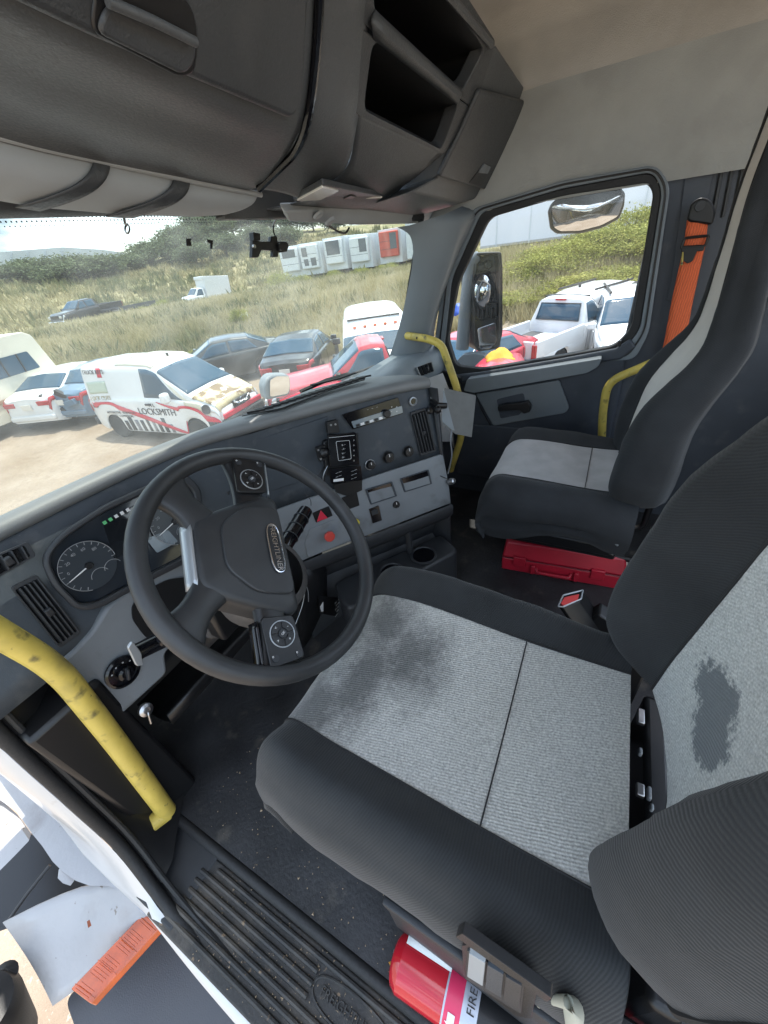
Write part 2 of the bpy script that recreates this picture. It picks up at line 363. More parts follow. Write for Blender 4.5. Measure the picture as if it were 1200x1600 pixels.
# roof lining and right side trim as one swept section
sec = [(1.80, .045), (1.815, .11), (1.80, .22), (1.765, .30), (1.70, .365), (1.58, .43), (1.40, .475), (1.15, .50), (.8, .51), (.45, .51), (.05, .49)]
sec = spline([(x, 0, z) for x, z in sec], 5); n_w = 17
ys = np.linspace(.78, -.62, 22)
def roofrow(p, y): return (p.x - .05*max(0, y - .3)**1.0*0, y, p.z + (.02*math.sin(y*5) if p.z > .42 else 0) - (.05*max(0, y - .3) if p.z > .3 else 0))
obj('side_trim', MB().grid([[roofrow(p, y) for p in sec[:n_w + 1]] for y in ys]), m_wallt, cab)
obj('headliner', MB().grid([[roofrow(p, y) for p in sec[n_w:]] for y in ys]), m_head, cab)
# a soft lamp recess ring and a torn spot in the headliner
mb = MB(); cpt = at(880, 2, z=.47)
mb.tube([cpt + Vector((.11*math.cos(t)*1.4, .07*math.sin(t), .004)) for t in np.linspace(0, 2*math.pi, 33)[:-1]], .012, 8, closed=True)
obj('headliner_recess', mb, m_head, cab)
# rear of the door opening: pillar panel with ribs, rear window corner
mb = MB(); mb.box((1.86, -.36, -.56), (.04, .62, 1.30))
obj('door_pillar', mb, m_door, cab, bevel=.01)
for i in range(3):
    a = at(1128 + i*17, 262 - i*5, x=1.838); b = at(1112 + i*17, 345 - i*6, x=1.838)
    obj('pillar_rib', MB().tube([a, b], .006, 6), m_black, cab)
pl = [at(1072, 262, x=1.838), at(1120, 250, x=1.838), at(1096, 352, x=1.838), at(1060, 470, x=1.838), at(1040, 470, x=1.838), at(1048, 440, x=1.838)]
obj('belt_panel', MB().prism(rnd(pl, .01), (-.006, 0, 0)), m_door, cab, bevel=.002)
obj('cowl', MB().grid([[(x, 1.06, -.56), (x, 1.14, -.56), (x, 1.33, -.64)] for x in (-.22, .3, .8, 1.3, 1.82)]), m_black, cab, solid=.01)
obj('kick_wall', MB().box((1.83, 1.0, -.90), (.05, .60, .64)), m_door, cab, bevel=.01)
obj('kick_wall', MB().box((.02, 1.06, -.95), (.14, .48, .54)), m_black, cab, bevel=.01)
obj('sill_end', MB().box((-.04, .78, -1.232), (.22, .28, .03)), m_dark, cab, bevel=.005)
obj('rear_floor_wall', MB().box((1.25, -.66, -.95), (1.16, .03, .56)), m_black, cab, bevel=.01)
# back wall strip behind the passenger seat, with window
mb = MB(); mb.box((1.62, -.66, -.84), (.42, .03, .78)); obj('back_wall', mb, m_pil, cab, bevel=.01)
mb = MB(); mb.box((1.62, -.655, .18), (.42, .03, .66)); 
obj('back_wall_upper', mb, m_wallt, cab, bevel=.01)
obj('back_window', MB().box((1.62, -.655, -.30), (.42, .006, .31)), m_side, cab)
# ------------------------------------------------------------------ left door sill
sill = thing('door_sill', 'dusty black ribbed step plate along the open door with a raised oval emblem', 'sill plate', (-.07, .2, -1.24))
def sp(a, z=0): return Vector((a[0], a[1], -1.215 + z))
mb = MB(); mb.prism([(-.158, .72, -1.25), (-.008, .72, -1.25), (-.008, -.5, -1.25), (-.158, -.5, -1.25)], (0, 0, .03))
obj('sill_plate', mb, m_tread, sill, bevel=.004)
for i in range(7):
    x = -.134 + i*.0185
    segs = [(.66, .30), (.12, -.48)] if i in (3, 4, 5) else [(.68 - .01*i, -.48)]
    for a, b in segs:
        obj('tread_rib', MB().tube([(x, a, -1.219), (x, a - .02, -1.2165), (x, b, -1.2165)], .0055, 8), m_tread, sill)
obj('sill_lip', MB().tube([(.004, .80, -1.205), (.004, .3, -1.203), (.004, -.5, -1.203)], .0125, 10), m_rubber, sill)
ec = Vector((-.058, .21, -1.2185)); ov = []
for t in np.linspace(0, 2*math.pi, 41)[:-1]:
    ov.append(ec + Vector((.026*np.sign(math.cos(t))*abs(math.cos(t))**.8, .088*np.sign(math.sin(t))*abs(math.sin(t))**.8, 0)))
obj('emblem_border', MB().tube(ov, .0028, 6, closed=True), m_tread, sill)
text('emblem_lettering', 'FREIGHTLINER', ec + Vector((0, 0, .001)), (0, -1, 0), (1, 0, 0), .0215, m_tread, sill, ext=.0022)
# white cab side below / ahead of the door opening, with black weatherstrip
jam = thing('door_frame', 'white painted front door frame with black rubber weatherstrip, lower left', 'door frame', (-.12, .8, -1.3))
fr = [(0.02, .98, -.30), (-.010, .90, -.50), (-.030, .87, -.70), (-.045, .85, -.90), (-.06, .81, -1.08), (-.085, .70, -1.195), (-.10, .5, -1.222), (-.105, .2, -1.225), (-.105, -.5, -1.225)]
fr = spline(fr, 6)
obj('inner_frame', MB().grid([[p + Vector((.14, .10, .0)), p + Vector((.07, .05, -.012)), p + Vector((.02, .004, -.008)), p + Vector((-.02, -.006, -.012)), p + Vector((-.045, .01, -.03))] for p in fr[:30]]), m_black, jam)
obj('weatherstrip', MB().tube([p + Vector((-.036, -.004, -.012)) for p in fr], .0125, 10), m_rubber, jam)
obj('frame_groove', MB().tube([p + Vector((-.012, -.012, -.002)) for p in fr], .006, 8), m_rubber, jam)
rows = []
for i, p in enumerate(fr):
    t = i/(len(fr) - 1)
    if t < .62:
        rows.append([p + Vector((-.05, .0, -.02)), p + Vector((-.062, .012, -.035)), p + Vector((-.075, .06, -.05)), p + Vector((-.085, .14, -.07)), p + Vector((-.09, .30, -.09))])
    else:
        rows.append([p + Vector((-.05, .0, -.012)), p + Vector((-.062, 0, -.015)), p + Vector((-.074, 0, -.03)), p + Vector((-.078, 0, -.09)), p + Vector((-.07, 0, -.3))])
obj('painted_panel', MB().grid(rows), m_white, jam, angle=60)
# broken fairing / fender outside with the amber side lamp
fen = thing('broken_fender', 'cracked white fender panel with amber marker lamp below the door frame', 'fender', (-.3, .9, -1.6))
rows = []
for i, t in enumerate(np.linspace(0, 1, 9)):
    row = []
    for j, s in enumerate(np.linspace(0, 1, 9)):
        a = at(212 - 118*s - 90*s**4, 1386 - 8*math.sin(s*3.1) + 56*s**4, z=-1.40 - .06*s); b = at(258 - 176*s, 1448 + 124*s, z=-1.49 - .08*s)
        row.append(a*(1-t) + b*t + Vector((0, 0, .018*math.sin(t*3.1)*math.sin(s*5))))
    rows.append(row)
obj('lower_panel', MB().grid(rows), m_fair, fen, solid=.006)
def flatp(name, pts, z, th=.008, m=None, r=.004):
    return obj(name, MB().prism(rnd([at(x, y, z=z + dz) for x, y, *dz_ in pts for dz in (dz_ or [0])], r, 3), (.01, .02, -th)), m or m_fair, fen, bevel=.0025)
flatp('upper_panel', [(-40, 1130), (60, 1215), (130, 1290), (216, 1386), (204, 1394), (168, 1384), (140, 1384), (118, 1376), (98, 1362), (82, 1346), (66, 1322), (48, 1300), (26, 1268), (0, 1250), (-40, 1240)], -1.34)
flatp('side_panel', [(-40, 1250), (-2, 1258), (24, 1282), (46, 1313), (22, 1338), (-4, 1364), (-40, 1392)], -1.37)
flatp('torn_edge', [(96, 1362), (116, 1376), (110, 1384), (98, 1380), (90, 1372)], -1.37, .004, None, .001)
flatp('torn_edge', [(206, 1396), (213, 1400), (220, 1412), (229, 1420), (224, 1428), (214, 1418)], -1.40, .006, m_steel, .001)
obj('dark_cavity', MB().prism([at(x, y, z=-1.56) for x, y in ((-40, 1280), (70, 1310), (150, 1370), (120, 1420), (40, 1440), (-40, 1470))], (0, .02, -.02)), m_black, fen)
obj('bracket_rod', MB().tube([at(78, 1352, z=-1.45), at(40, 1400, z=-1.47), at(8, 1446, z=-1.5)], .005, 8), m_dark, fen)
am = [at(x, y, z=-1.46) for x, y in ((110, 1545), (226, 1424), (251, 1447), (141, 1568))]
lamp = obj('marker_lamp', MB().prism(am, (0, -.008, -.02)), m_amber, fen, bevel=.003)
a, b, c, d = am
for i in range(4):
    t = .06 + i*.29; u = a*(1-t) + b*t; w = d*(1-t) + c*t
    obj('lens_rib', MB().tube([u + Vector((0, 0, .001)), w + Vector((0, 0, .001))], .0008, 6), m_amber, lamp)
for i in range(26):
    t = .03 + i*.0375
    if i % 9 in (3, 4): continue
    u = a*(1-t) + b*t; w = d*(1-t) + c*t; obj('lens_flute', MB().tube([u*.86 + w*.14 + Vector((0, 0, .0004)), u*.2 + w*.8 + Vector((0, 0, .0002))], .0008, 5), m_amber, lamp)
obj('rust_chip', MB().prism([at(x, y, z=-1.418) for x, y in ((136, 1440), (140, 1437), (143, 1446), (138, 1450))], (0, 0, .001)), mat('rust', (.25, .07, .03), .8), fen)
obj('lower_step', MB().prism(rnd([at(x, y, z=-1.62) for x, y in ((100, 1560), (258, 1430), (520, 1700), (150, 1700))], .03), (0, 0, -.10)), mat('dark grey step moulding', (.075, .078, .088), .55, bump=(300, .3)), fen, bevel=.02, seg=3)
hk = thing('step_tank', 'black rounded moulding at the lower left corner beyond the amber lamp', 'tank', (-.5, .95, -1.8))
obj('tank_body', MB().lathe([(.02, -.1), (.07, -.09), (.085, -.05), (.085, .2), (.06, .24)], at(-26, 1600, z=-1.55), (-.3, .2, -.9)), m_black, hk)
obj('tank_cap', MB().lathe([(.012, 0), (.03, .004), (.03, .02), (.01, .03)], at(6, 1530, z=-1.52), (.4, -.2, .8), 16), m_black, hk)
# ------------------------------------------------------------------ yellow grab handles
def pipe(name, label, pts, r, plates=(), bendr=.06):
    t = thing(name, label, 'grab handle', tuple(min(pts, key=lambda p: p[2])))
    obj('rail', MB().tube(bend(pts, bendr, 8), r, 16), m_yel, t, angle=60)
    for p, q in plates:
        obj('mounting_end', MB().tube([p, q], r*1.0, 14), m_yel, t, bevel=.003)
    return t
yl = pipe('grab_handle', 'long scuffed yellow grab handle beside the open driver door, lower left', [(.012, .80, -.30), (.036, .80, -.44), (.056, .80, -.575), (.034, .80, -.825), (.000, .80, -1.145)], .0215,
          [(Vector((.004, .80, -1.147)), Vector((-.036, .81, -1.135)))], .08)
yl = pipe('grab_handle', 'yellow grab handle on the windshield pillar behind the grey device box', [at(646, 526, x=1.60), at(668, 529, x=1.585), at(690, 538, x=1.58), at(716, 612, x=1.58), at(722, 680, x=1.58), at(704, 735, x=1.60)], .0155,
     [(at(646, 526, x=1.60), at(646, 526, x=1.60) + Vector((.02, .04, 0)))], .05)
pipe('grab_handle', 'yellow bent grab handle between the passenger seat and door', [at(940, 690, x=1.74), at(942, 640, x=1.74), at(950, 596, x=1.74), at(1000, 575, x=1.74), at(1030, 562, x=1.76)], .0155, [], .07)
obj('mounting_bolt', MB().lathe([(.006, 0), (.005, .004)], at(652, 528, x=1.582), (-1, -.3, 0), 10), m_black, yl)
# ================================================================== OVERHEAD CONSOLE
Pc = Plane((0, .47, .19), (1, .47, .19), (0, .40, .29))
con = thing('overhead_console', 'charcoal overhead storage console with open cubby and cabinet above the windshield', 'overhead console', (.84, .6, .11))
def cpx(x, y, off=0): return Pc.px(x, y, off)
obj('inner_box', MB().prism([(-.15, y, z) for y, z in ((.72, .17), (.86, .14), (.86, .5), (.50, .5), (.54, .32), (.63, .24))], (.99, 0, 0)), m_black, con)
# left body: rolled lower edge into the face
colx = [-60, 60, 180, 300, 380, 405]
low = [at(x, y, y=.665) for x, y in ((-60, 172), (60, 212), (180, 243), (300, 271), (380, 289), (403, 293))]
mid = [at(x, y, y=.60) for x, y in ((-60, 118), (60, 165), (180, 205), (300, 240), (390, 262), (428, 266))]
mid2 = [at(x, y, y=.545) for x, y in ((-60, 55), (60, 105), (180, 150), (300, 192), (400, 226), (452, 235))]
fc = [cpx(x, y) for x, y in ((-60, -20), (60, 38), (180, 86), (300, 133), (410, 176), (474, 180))]
fc2 = [cpx(x, y) for x, y in ((-60, -160), (60, -110), (180, -60), (300, -20), (420, 30), (490, 60))]
fc3 = [cpx(x, y) for x, y in ((-60, -260), (60, -230), (180, -200), (300, -170), (420, -150), (496, -120))]
back = [Vector((p.x, .86, .115)) for p in low]
rows = [back, low, mid, mid2, fc, fc2, fc3]
cols = [spline([r[i] for r in rows], 5) for i in range(6)]
cols = [spline([c[k] for c in cols], 4) for k in range(len(cols[0]))]
obj('lower_shell', MB().grid(cols), m_consl, con, solid=.004, angle=60)
# raised pocket door with pull
pd = [cpx(x, y, .012) for x, y in ((-60, -36), (150, 62), (300, 124), (458, 189), (476, 160), (484, -10), (484, -220), (-60, -300))]
door = obj('pocket_door', MB().prism(rnd(pd, .018, 5), Pc.n*-.016), m_cons, con, bevel=.0075, seg=3)
obj('pull_recess', MB().prism(rnd([cpx(x, y, .0145) for x, y in ((142, 50), (282, 122), (305, 116), (312, 60), (300, 5), (255, -20), (155, -60))], .012, 5), Pc.n*-.006), m_black, door, bevel=.002)
obj('pull_scoop', MB().prism(rnd([cpx(x, y, .019) for x, y in ((152, 52), (288, 119), (306, 100), (308, 62), (170, 6))], .010, 5), Pc.n*-.006), m_cons, door, bevel=.003)
obj('pull_bar', MB().tube([cpx(168, 2, .026), cpx(240, 33, .027), cpx(306, 66, .026)], .0042, 10), m_consl, door)
# centre section: column left of the cubby, wrapping under to the lamps
L_ = [at(398, 294, y=.672), at(428, 264, y=.607), at(452, 236, y=.552), cpx(475, 180, -.006), cpx(492, 60, -.006), cpx(498, -120, -.006)]
M_ = [at(470, 312, y=.66), at(508, 290, y=.59), at(540, 262, y=.54), cpx(556, 205), cpx(572, 80), cpx(588, -120)]
obj('centre_column', MB().grid([[a*(1-t) + b*t - Vector((0, .012*math.sin(t*3.14), 0)) for t in np.linspace(0, 1, 9)] for a, b in zip(spline(L_, 6), spline(M_, 6))]), m_consl, con, solid=.004, angle=70)
lowb = [cpx(x, y) for x, y in ((556, 170), (600, 192), (650, 216), (692, 236))]
rows = [lowb, [at(x, y, y=.545) for x, y in ((545, 252), (590, 268), (628, 274), (652, 272))], [at(x, y, y=.61) for x, y in ((510, 287), (560, 298), (600, 300), (625, 292))], [at(x, y, y=.68) for x, y in ((468, 313), (530, 320), (580, 322), (612, 312))], [Vector((p, .86, .10)) for p in (.95, 1.06, 1.16, 1.28)]]
cols = [spline([r[i] for r in rows], 6) for i in range(4)]
obj('under_shell', MB().grid([spline([c[k] for c in cols], 4) for k in range(len(cols[0]))]), m_consl, con, solid=.004, angle=70)
obj('shell_groove', MB().tube(spline([at(404, 295, y=.655), at(437, 263, y=.59), at(463, 234, y=.535), cpx(482, 180, .004), cpx(496, 60, .004), cpx(502, -120, .004)], 6), .0065, 8), m_gloss, con)
# cubby cavities with real depth
def cavity(name, quad, depth, parent):
    q = [cpx(*p) for p in quad]; q = rnd(q, .02, 4); d = Vector((0.0, depth, .01)); n = len(q)
    return obj(name, MB().add(q + [p + d for p in q], [(i, (i+1) % n, n + (i+1) % n, n + i) for i in range(n)] + [tuple(range(n, 2*n))]), m_black, parent)
lowq = ((583, 62), (716, 164), (690, 234), (568, 172)); uppq = ((589, -40), (584, 14), (724, 142), (757, 78), (672, -50))
cavity('cubby', lowq, .20, con); cavity('cubby', uppq, .20, con)
def frame(name, outer, inner, off, thick, m, parent, bv=.003, r=.02):
    return obj(name, MB().ring(rnd([cpx(x, y, off) for x, y in outer], r, 4), rnd([cpx(x, y, off) for x, y in inner], r, 4), Pc.n*-thick), m, parent, bevel=bv)
frame('cubby_frame', ((560, 40), (738, 170), (694, 242), (552, 176)), lowq, .004, .03, m_cons, con)
frame('cubby_frame', ((560, -60), (558, 30), (742, 172), (776, 66), (690, -70)), uppq, .004, .03, m_cons, con)
sh = [[cpx(586 + 138*t, 14 + 130*t, .012*math.sin(s*3.14) + .004) * (1-s) + cpx(583 + 132*t, 62 + 102*t, .012*math.sin(s*3.14) + .004) * s for s in np.linspace(0, 1, 7)] for t in np.linspace(0, 1, 9)]
obj('cubby_shelf', MB().grid(sh), m_consl, con, solid=.006)
obj('cubby_lip', MB().tube([cpx(690, -20, .006), cpx(728, 24, .01), cpx(768, 70, .006)], .007, 8), m_consl, con)
# right cabinet
cb = [cpx(x, y) for x, y in ((745, 132), (832, 158), (812, 232), (772, 300), (684, 282), (724, 200))]
obj('cabinet_shell', MB().prism([cpx(x, y) for x, y in ((738, 130), (775, 68), (833, 156), (814, 236), (772, 300), (720, 318), (640, 300), (684, 276))], (0, .25, -.02)), m_consl, con, bevel=.006)
cd = obj('cabinet_door', MB().prism(rnd([cpx(x, y, .016) for x, y in ((751, 140), (826, 160), (808, 232), (766, 299), (687, 277), (722, 205))], .012, 4), Pc.n*-.014), m_cons, con, bevel=.006, seg=3)
obj('latch_recess', MB().prism(rnd([cpx(x, y, .018) for x, y in ((757, 256), (768, 262), (752, 290), (733, 286))], .006, 4), Pc.n*-.004), m_black, cd)
obj('latch_tab', MB().prism(rnd([cpx(x, y, .021) for x, y in ((757, 256), (767, 261), (762, 272), (748, 270))], .003, 3), Pc.n*-.004), m_lgrey, cd, bevel=.001)
# dome lamps
dl = obj('lamp_panel', MB().prism(rnd([at(x, y, z=.098) for x, y in ((458, 314), (505, 289), (622, 312), (580, 330))], .01), (0, 0, .01)), m_cons, con, bevel=.002)
for q in (((464, 314), (504, 293), (530, 299), (490, 318)), ((528, 323), (560, 311), (598, 309), (574, 322))):
    obj('lamp_lens', MB().prism(rnd([at(x, y, z=.095) for x, y in q], .006), (0, 0, .004)), m_lampw, dl, bevel=.001)
obj('lamp_switch', MB().prism([at(x, y, z=.095) for x, y in ((520, 318), (548, 306), (556, 308), (528, 320))], (0, 0, .004)), m_black, dl)
obj('visor_hinge', MB().prism(rnd([at(x, y, y=.80) for x, y in ((392, 288), (440, 284), (476, 310), (470, 340), (350, 342), (352, 318))], .01), (0, .03, 0)), m_consl, con, bevel=.004)
# header trim behind the visors
obj('header_trim', MB().grid([[Vector((x, .80, .112)), Vector((x, .86, .098 - .03*max(0, x - 1))), Vector((x, .89, .12))] for x in np.linspace(-.1, 1.62, 12)]), m_cons, con, solid=.004)
# ------------------------------------------------------------------ sun visors
vis = thing('sun_visor', 'long grey driver sun visor with two dark bands under the console', 'sun visor', (.45, .72, .11))
vt = [at(x, y, y=.70) for x, y in ((-60, 190), (60, 222), (180, 250), (300, 278), (404, 300))]
vb = [at(x, y, y=.76) for x, y in ((-60, 306), (60, 326), (180, 336), (300, 340), (350, 336))]
def vpt(s, t, off=0):
    k = s*4; i = min(3, int(k)); q = k - i
    a = vt[i]*(1-q) + vt[i+1]*q; b = vb[i]*(1-q) + vb[i+1]*q
    return a*(1-t) + b*t + Vector((0, -.024*math.sin(t*math.pi) - off, -.008*math.sin(t*math.pi) - off*.6))
obj('visor_panel', MB().grid([[vpt(s, t) for t in np.linspace(0, 1, 12)] for s in np.linspace(0, 1, 33)]), m_visor, vis, solid=.012, bevel=.004)
for s0, s1, w in ((.44, .20, .055), (.70, .50, .055)):  # darker thin strips slanting across the visor panel
    obj('dark_band', MB().grid([[vpt(s0 + (s1 - s0)*t**1.3 + w*(q - .5)*(1 + .6*t), t, .004) for q in np.linspace(0, 1, 5)] for t in np.linspace(0, 1, 14)]), m_cons, vis, solid=.002)
obj('top_hem', MB().tube([vpt(s, .03, .006) for s in np.linspace(0, 1, 30)], .005, 8), m_visor, vis)
v2 = thing('sun_visor', 'folded grey passenger sun visor, right of the dome lamps', 'sun visor', (1.3, .75, .1))
vq = [at(x, y, y=.70) for x, y in ((446, 333), (560, 325), (640, 324), (694, 322), (706, 337))] + [at(x, y, y=.735) for x, y in ((690, 348), (640, 351), (560, 353), (452, 347))]
obj('visor_panel', MB().prism(vq, (0, .014, .022)), m_visor, v2, bevel=.006, seg=3)
for q in ((497, 335), (515, 345)):
    obj('visor_bump', MB().lathe([(.001, .006), (.012, .005), (.016, 0)], at(*q, y=.70), (0, -.5, -1), 16), m_visor, v2)
obj('loose_wire', MB().tube(spline([at(508, 349, y=.74), at(520, 357, y=.75), at(532, 363, y=.75), at(540, 364, y=.75), at(546, 355, y=.74)], 6), .0028, 6), m_black, v2)
# clip hanging from the header
clip = tag(obj('snap_hook', MB().tube(spline([at(193, 335, y=.80), at(195, 347, y=.80), at(197, 352, y=.80)], 4), .0022, 8).tube([at(199 + 3.5*math.sin(t), 358 - 7*math.cos(t), y=.80) for t in np.linspace(0, 2*math.pi, 13)[:-1]], .0016, 6, closed=True), m_steel), 'small steel snap hook hanging below the grey driver visor', 'hook')
# camera bracket on the windshield
cmk = thing('camera_bracket', 'black camera bracket stuck to the windshield with a wire going up', 'bracket', tuple(at(410, 385, y=.89)))
def flat(pts, y, d=.008): return MB().prism([at(a, b, y=y) for a, b in pts], (0, -d, 0))
obj('arm', flat(((390, 376), (404, 378), (418, 378), (419, 370), (428, 369), (429, 378), (443, 378), (447, 384), (444, 394), (430, 396), (430, 402), (422, 402), (422, 392), (404, 391), (399, 403), (389, 403)), .89, .012), m_black, cmk, bevel=.0015)
obj('foot', flat(((389, 364), (400, 366), (400, 377), (390, 377)), .89, .016), m_black, cmk, bevel=.001)
obj('pivot_boss', MB().lathe([(.009, -.006), (.009, .006)], at(437, 386, y=.875), (0, 1, 0), 16), m_black, cmk, bevel=.001)
obj('screw', MB().lathe([(.0045, -.003), (.0045, .003)], at(397, 385, y=.875), (0, 1, 0), 12), m_steel, cmk)
obj('wire', MB().tube(spline([at(431, 372, y=.885), at(427, 360, y=.88), at(428, 350, y=.87), at(433, 340, y=.82)], 6), .0022, 6), m_black, cmk)
for i, (q, lb) in enumerate((((( 290, 373), (299, 373), (297, 377), (299, 385), (291, 384)), 'left scrap of black tape on the windshield glass'), (((323, 374), (332, 376), (331, 389), (328, 389), (328, 380), (324, 379)), 'right bent scrap of black tape on the windshield glass'))):
    tag(obj('tape_scrap', flat(q, .89, .002), m_black), lb, 'tape scrap', 'black tape scraps on the windshield')
# ================================================================== DASHBOARD
dash = thing('dashboard', 'dark wraparound dashboard with gauges, radio, knobs and a pale lower band', 'dashboard', (.6, .85, -1.1))
Ps = Plane((1.12, .415, -.816), (.679, .75, -.814), (1.15, .487, -.39))      # centre stack face
Pcl = Plane((0, .85, -.62), (1, .85, -.62), (0, .93, -.34))                  # gauge cluster face
Plo = Plane((0, .85, -.60), (1, .85, -.60), (0, .81, -.86))                  # pale lower panel left of the column
top_e = spline([(-.13, 1.0, -.352), (.10, .98, -.352), (.30, .965, -.352), (.46, .945, -.353), (.59, .905, -.354), (.70, .828, -.355), (.865, .708, -.357), (.95, .645, -.358), (1.06, .562, -.362), (1.15, .495, -.372)], 5)
mid_e = spline([(-.13, .848, -.62), (.10, .848, -.62), (.30, .848, -.62), (.46, .848, -.62), (.58, .84, -.62), (.68, .788, -.62), (.83, .676, -.62), (.92, .608, -.62), (1.03, .525, -.622), (1.135, .445, -.624)], 5)
bot_e = spline([(-.13, .80, -.86), (.10, .80, -.86), (.30, .80, -.86), (.46, .80, -.83), (.58, .795, -.815), (.679, .748, -.815), (.83, .633, -.815), (.92, .565, -.816), (1.02, .49, -.816), (1.12, .414, -.816)], 5)
n = len(top_e)
nrm = []
for i in range(n):
    t = (top_e[min(i+1, n-1)] - top_e[max(i-1, 0)]); t.z = 0; t.normalize(); nrm.append(Vector((t.y, -t.x, 0)))   # towards the seats
obj('upper_fascia', MB().grid([[a*(1-s) + b*s for s in np.linspace(0, 1, 8)] for a, b in zip(top_e, mid_e)]), m_blue, dash, solid=.012)
# top pad with rolled brow
rows = []
for i in range(n):
    a = top_e[i]; q = nrm[i]; s = i/(n-1); dep = .34 - .16*s
    f = -q; f = Vector((f.x*.55 - .06, abs(f.y) + .1, 0)).normalized()
    if s > .93: dep = .12
    k_ = min(1, max(0, (s - .42)/.36)); k_ = k_*k_*(3 - 2*k_); dep = .03 + .15*k_
    if s > .90: dep = max(.08, dep - (s - .90)*.8)
    rows.append([a + q*.004 + Vector((0, 0, -.030)), a + q*.020 + Vector((0, 0, -.026)), a + q*.028 + Vector((0, 0, -.012)), a + q*.022 + Vector((0, 0, .001)), a + q*.004 + Vector((0, 0, .006)),
                 a + f*dep*.3 + Vector((0, 0, .006)), a + f*dep*.65 + Vector((0, 0, .004)), a + f*dep + Vector((0, 0, -.006)), a + f*(dep + .025) + Vector((0, 0, -.03)), a + f*(dep + .05) + Vector((0, 0, -.09)), a + f*(dep + .06) + Vector((0, 0, -.2))])
obj('top_pad', MB().grid(rows), mat('dash top vinyl', (.17, .175, .175), .5, bump=(500, .25), var=(7, .1)), dash, angle=70)
# defroster slot on the top
q = [at(x, y, z=-.346) for x, y in ((378, 652), (410, 640), (480, 616), (540, 597), (572, 590), (570, 595), (520, 610), (440, 640))]
q = [p + Vector((0, 0, .0015)) for p in q]
dslot = obj('defroster_slot', MB().prism(q, (0, 0, .003)), m_black, dash, bevel=.001)
for i in range(16):
    t = .06 + i*.058; a = q[0]*(1-t) + q[4]*t
    obj('slot_fin', MB().box(a + Vector((.012, -.012, .005)), (.003, .05, .005), Matrix.Rotation(.7, 3, 'Z')), m_black, dslot)
# pale band below the stack, and lower left pale panel
i0 = 23
obj('lower_band', MB().grid([[a*(1-s) + b*s + nrm[i]*(.006 + .006*math.sin(s*3.1)) for s in np.linspace(0, 1, 7)] for i, (a, b) in list(enumerate(zip(mid_e, bot_e)))[i0:]]), m_lgrey, dash, solid=.012, bevel=.003)
lip = [b + nrm[i]*.012 for i, b in enumerate(bot_e)][i0:]
obj('lower_roll', MB().grid([[p + nrm[i0+i]*0.002, p + nrm[i0+i]*.008 + Vector((0, 0, -.012)), p + nrm[i0+i]*.004 + Vector((0, 0, -.045)), p - nrm[i0+i]*.03 + Vector((0, 0, -.085)), p - nrm[i0+i]*.08 + Vector((0, 0, -.12))] for i, p in enumerate(lip)]), m_dark, dash, angle=70)
m_dim = mat('grey dial print', (.30, .31, .32), .5)
def lo(x, y, off=0): return Plo.px(x, y, off)
lp = [lo(x, y) for x, y in ((292, 868), (262, 884), (228, 902), (198, 924), (168, 948), (146, 985), (118, 1015), (92, 1037), (177, 1130), (262, 1052), (258, 1020), (300, 985), (330, 960), (345, 900), (330, 860))]
obj('knee_panel', MB().prism(rnd(lp, .012, 3), (0, .03, 0)), m_lgrey, dash, bevel=.007, seg=3)
rec = [lo(x, y, .003) for x, y in ((205, 945), (232, 920), (262, 905), (300, 900), (300, 960), (252, 1010), (226, 995), (206, 968))]
obj('column_recess', MB().prism(rnd(rec, .012, 3), (0, -.003, 0)), m_black, dash)
ledge = [Pcl.px(x, y, .006) for x, y in ((292, 872), (262, 888), (228, 906), (200, 926))] 
obj('ledge_trim', MB().tube(ledge, .006, 8), m_lgrey, dash)
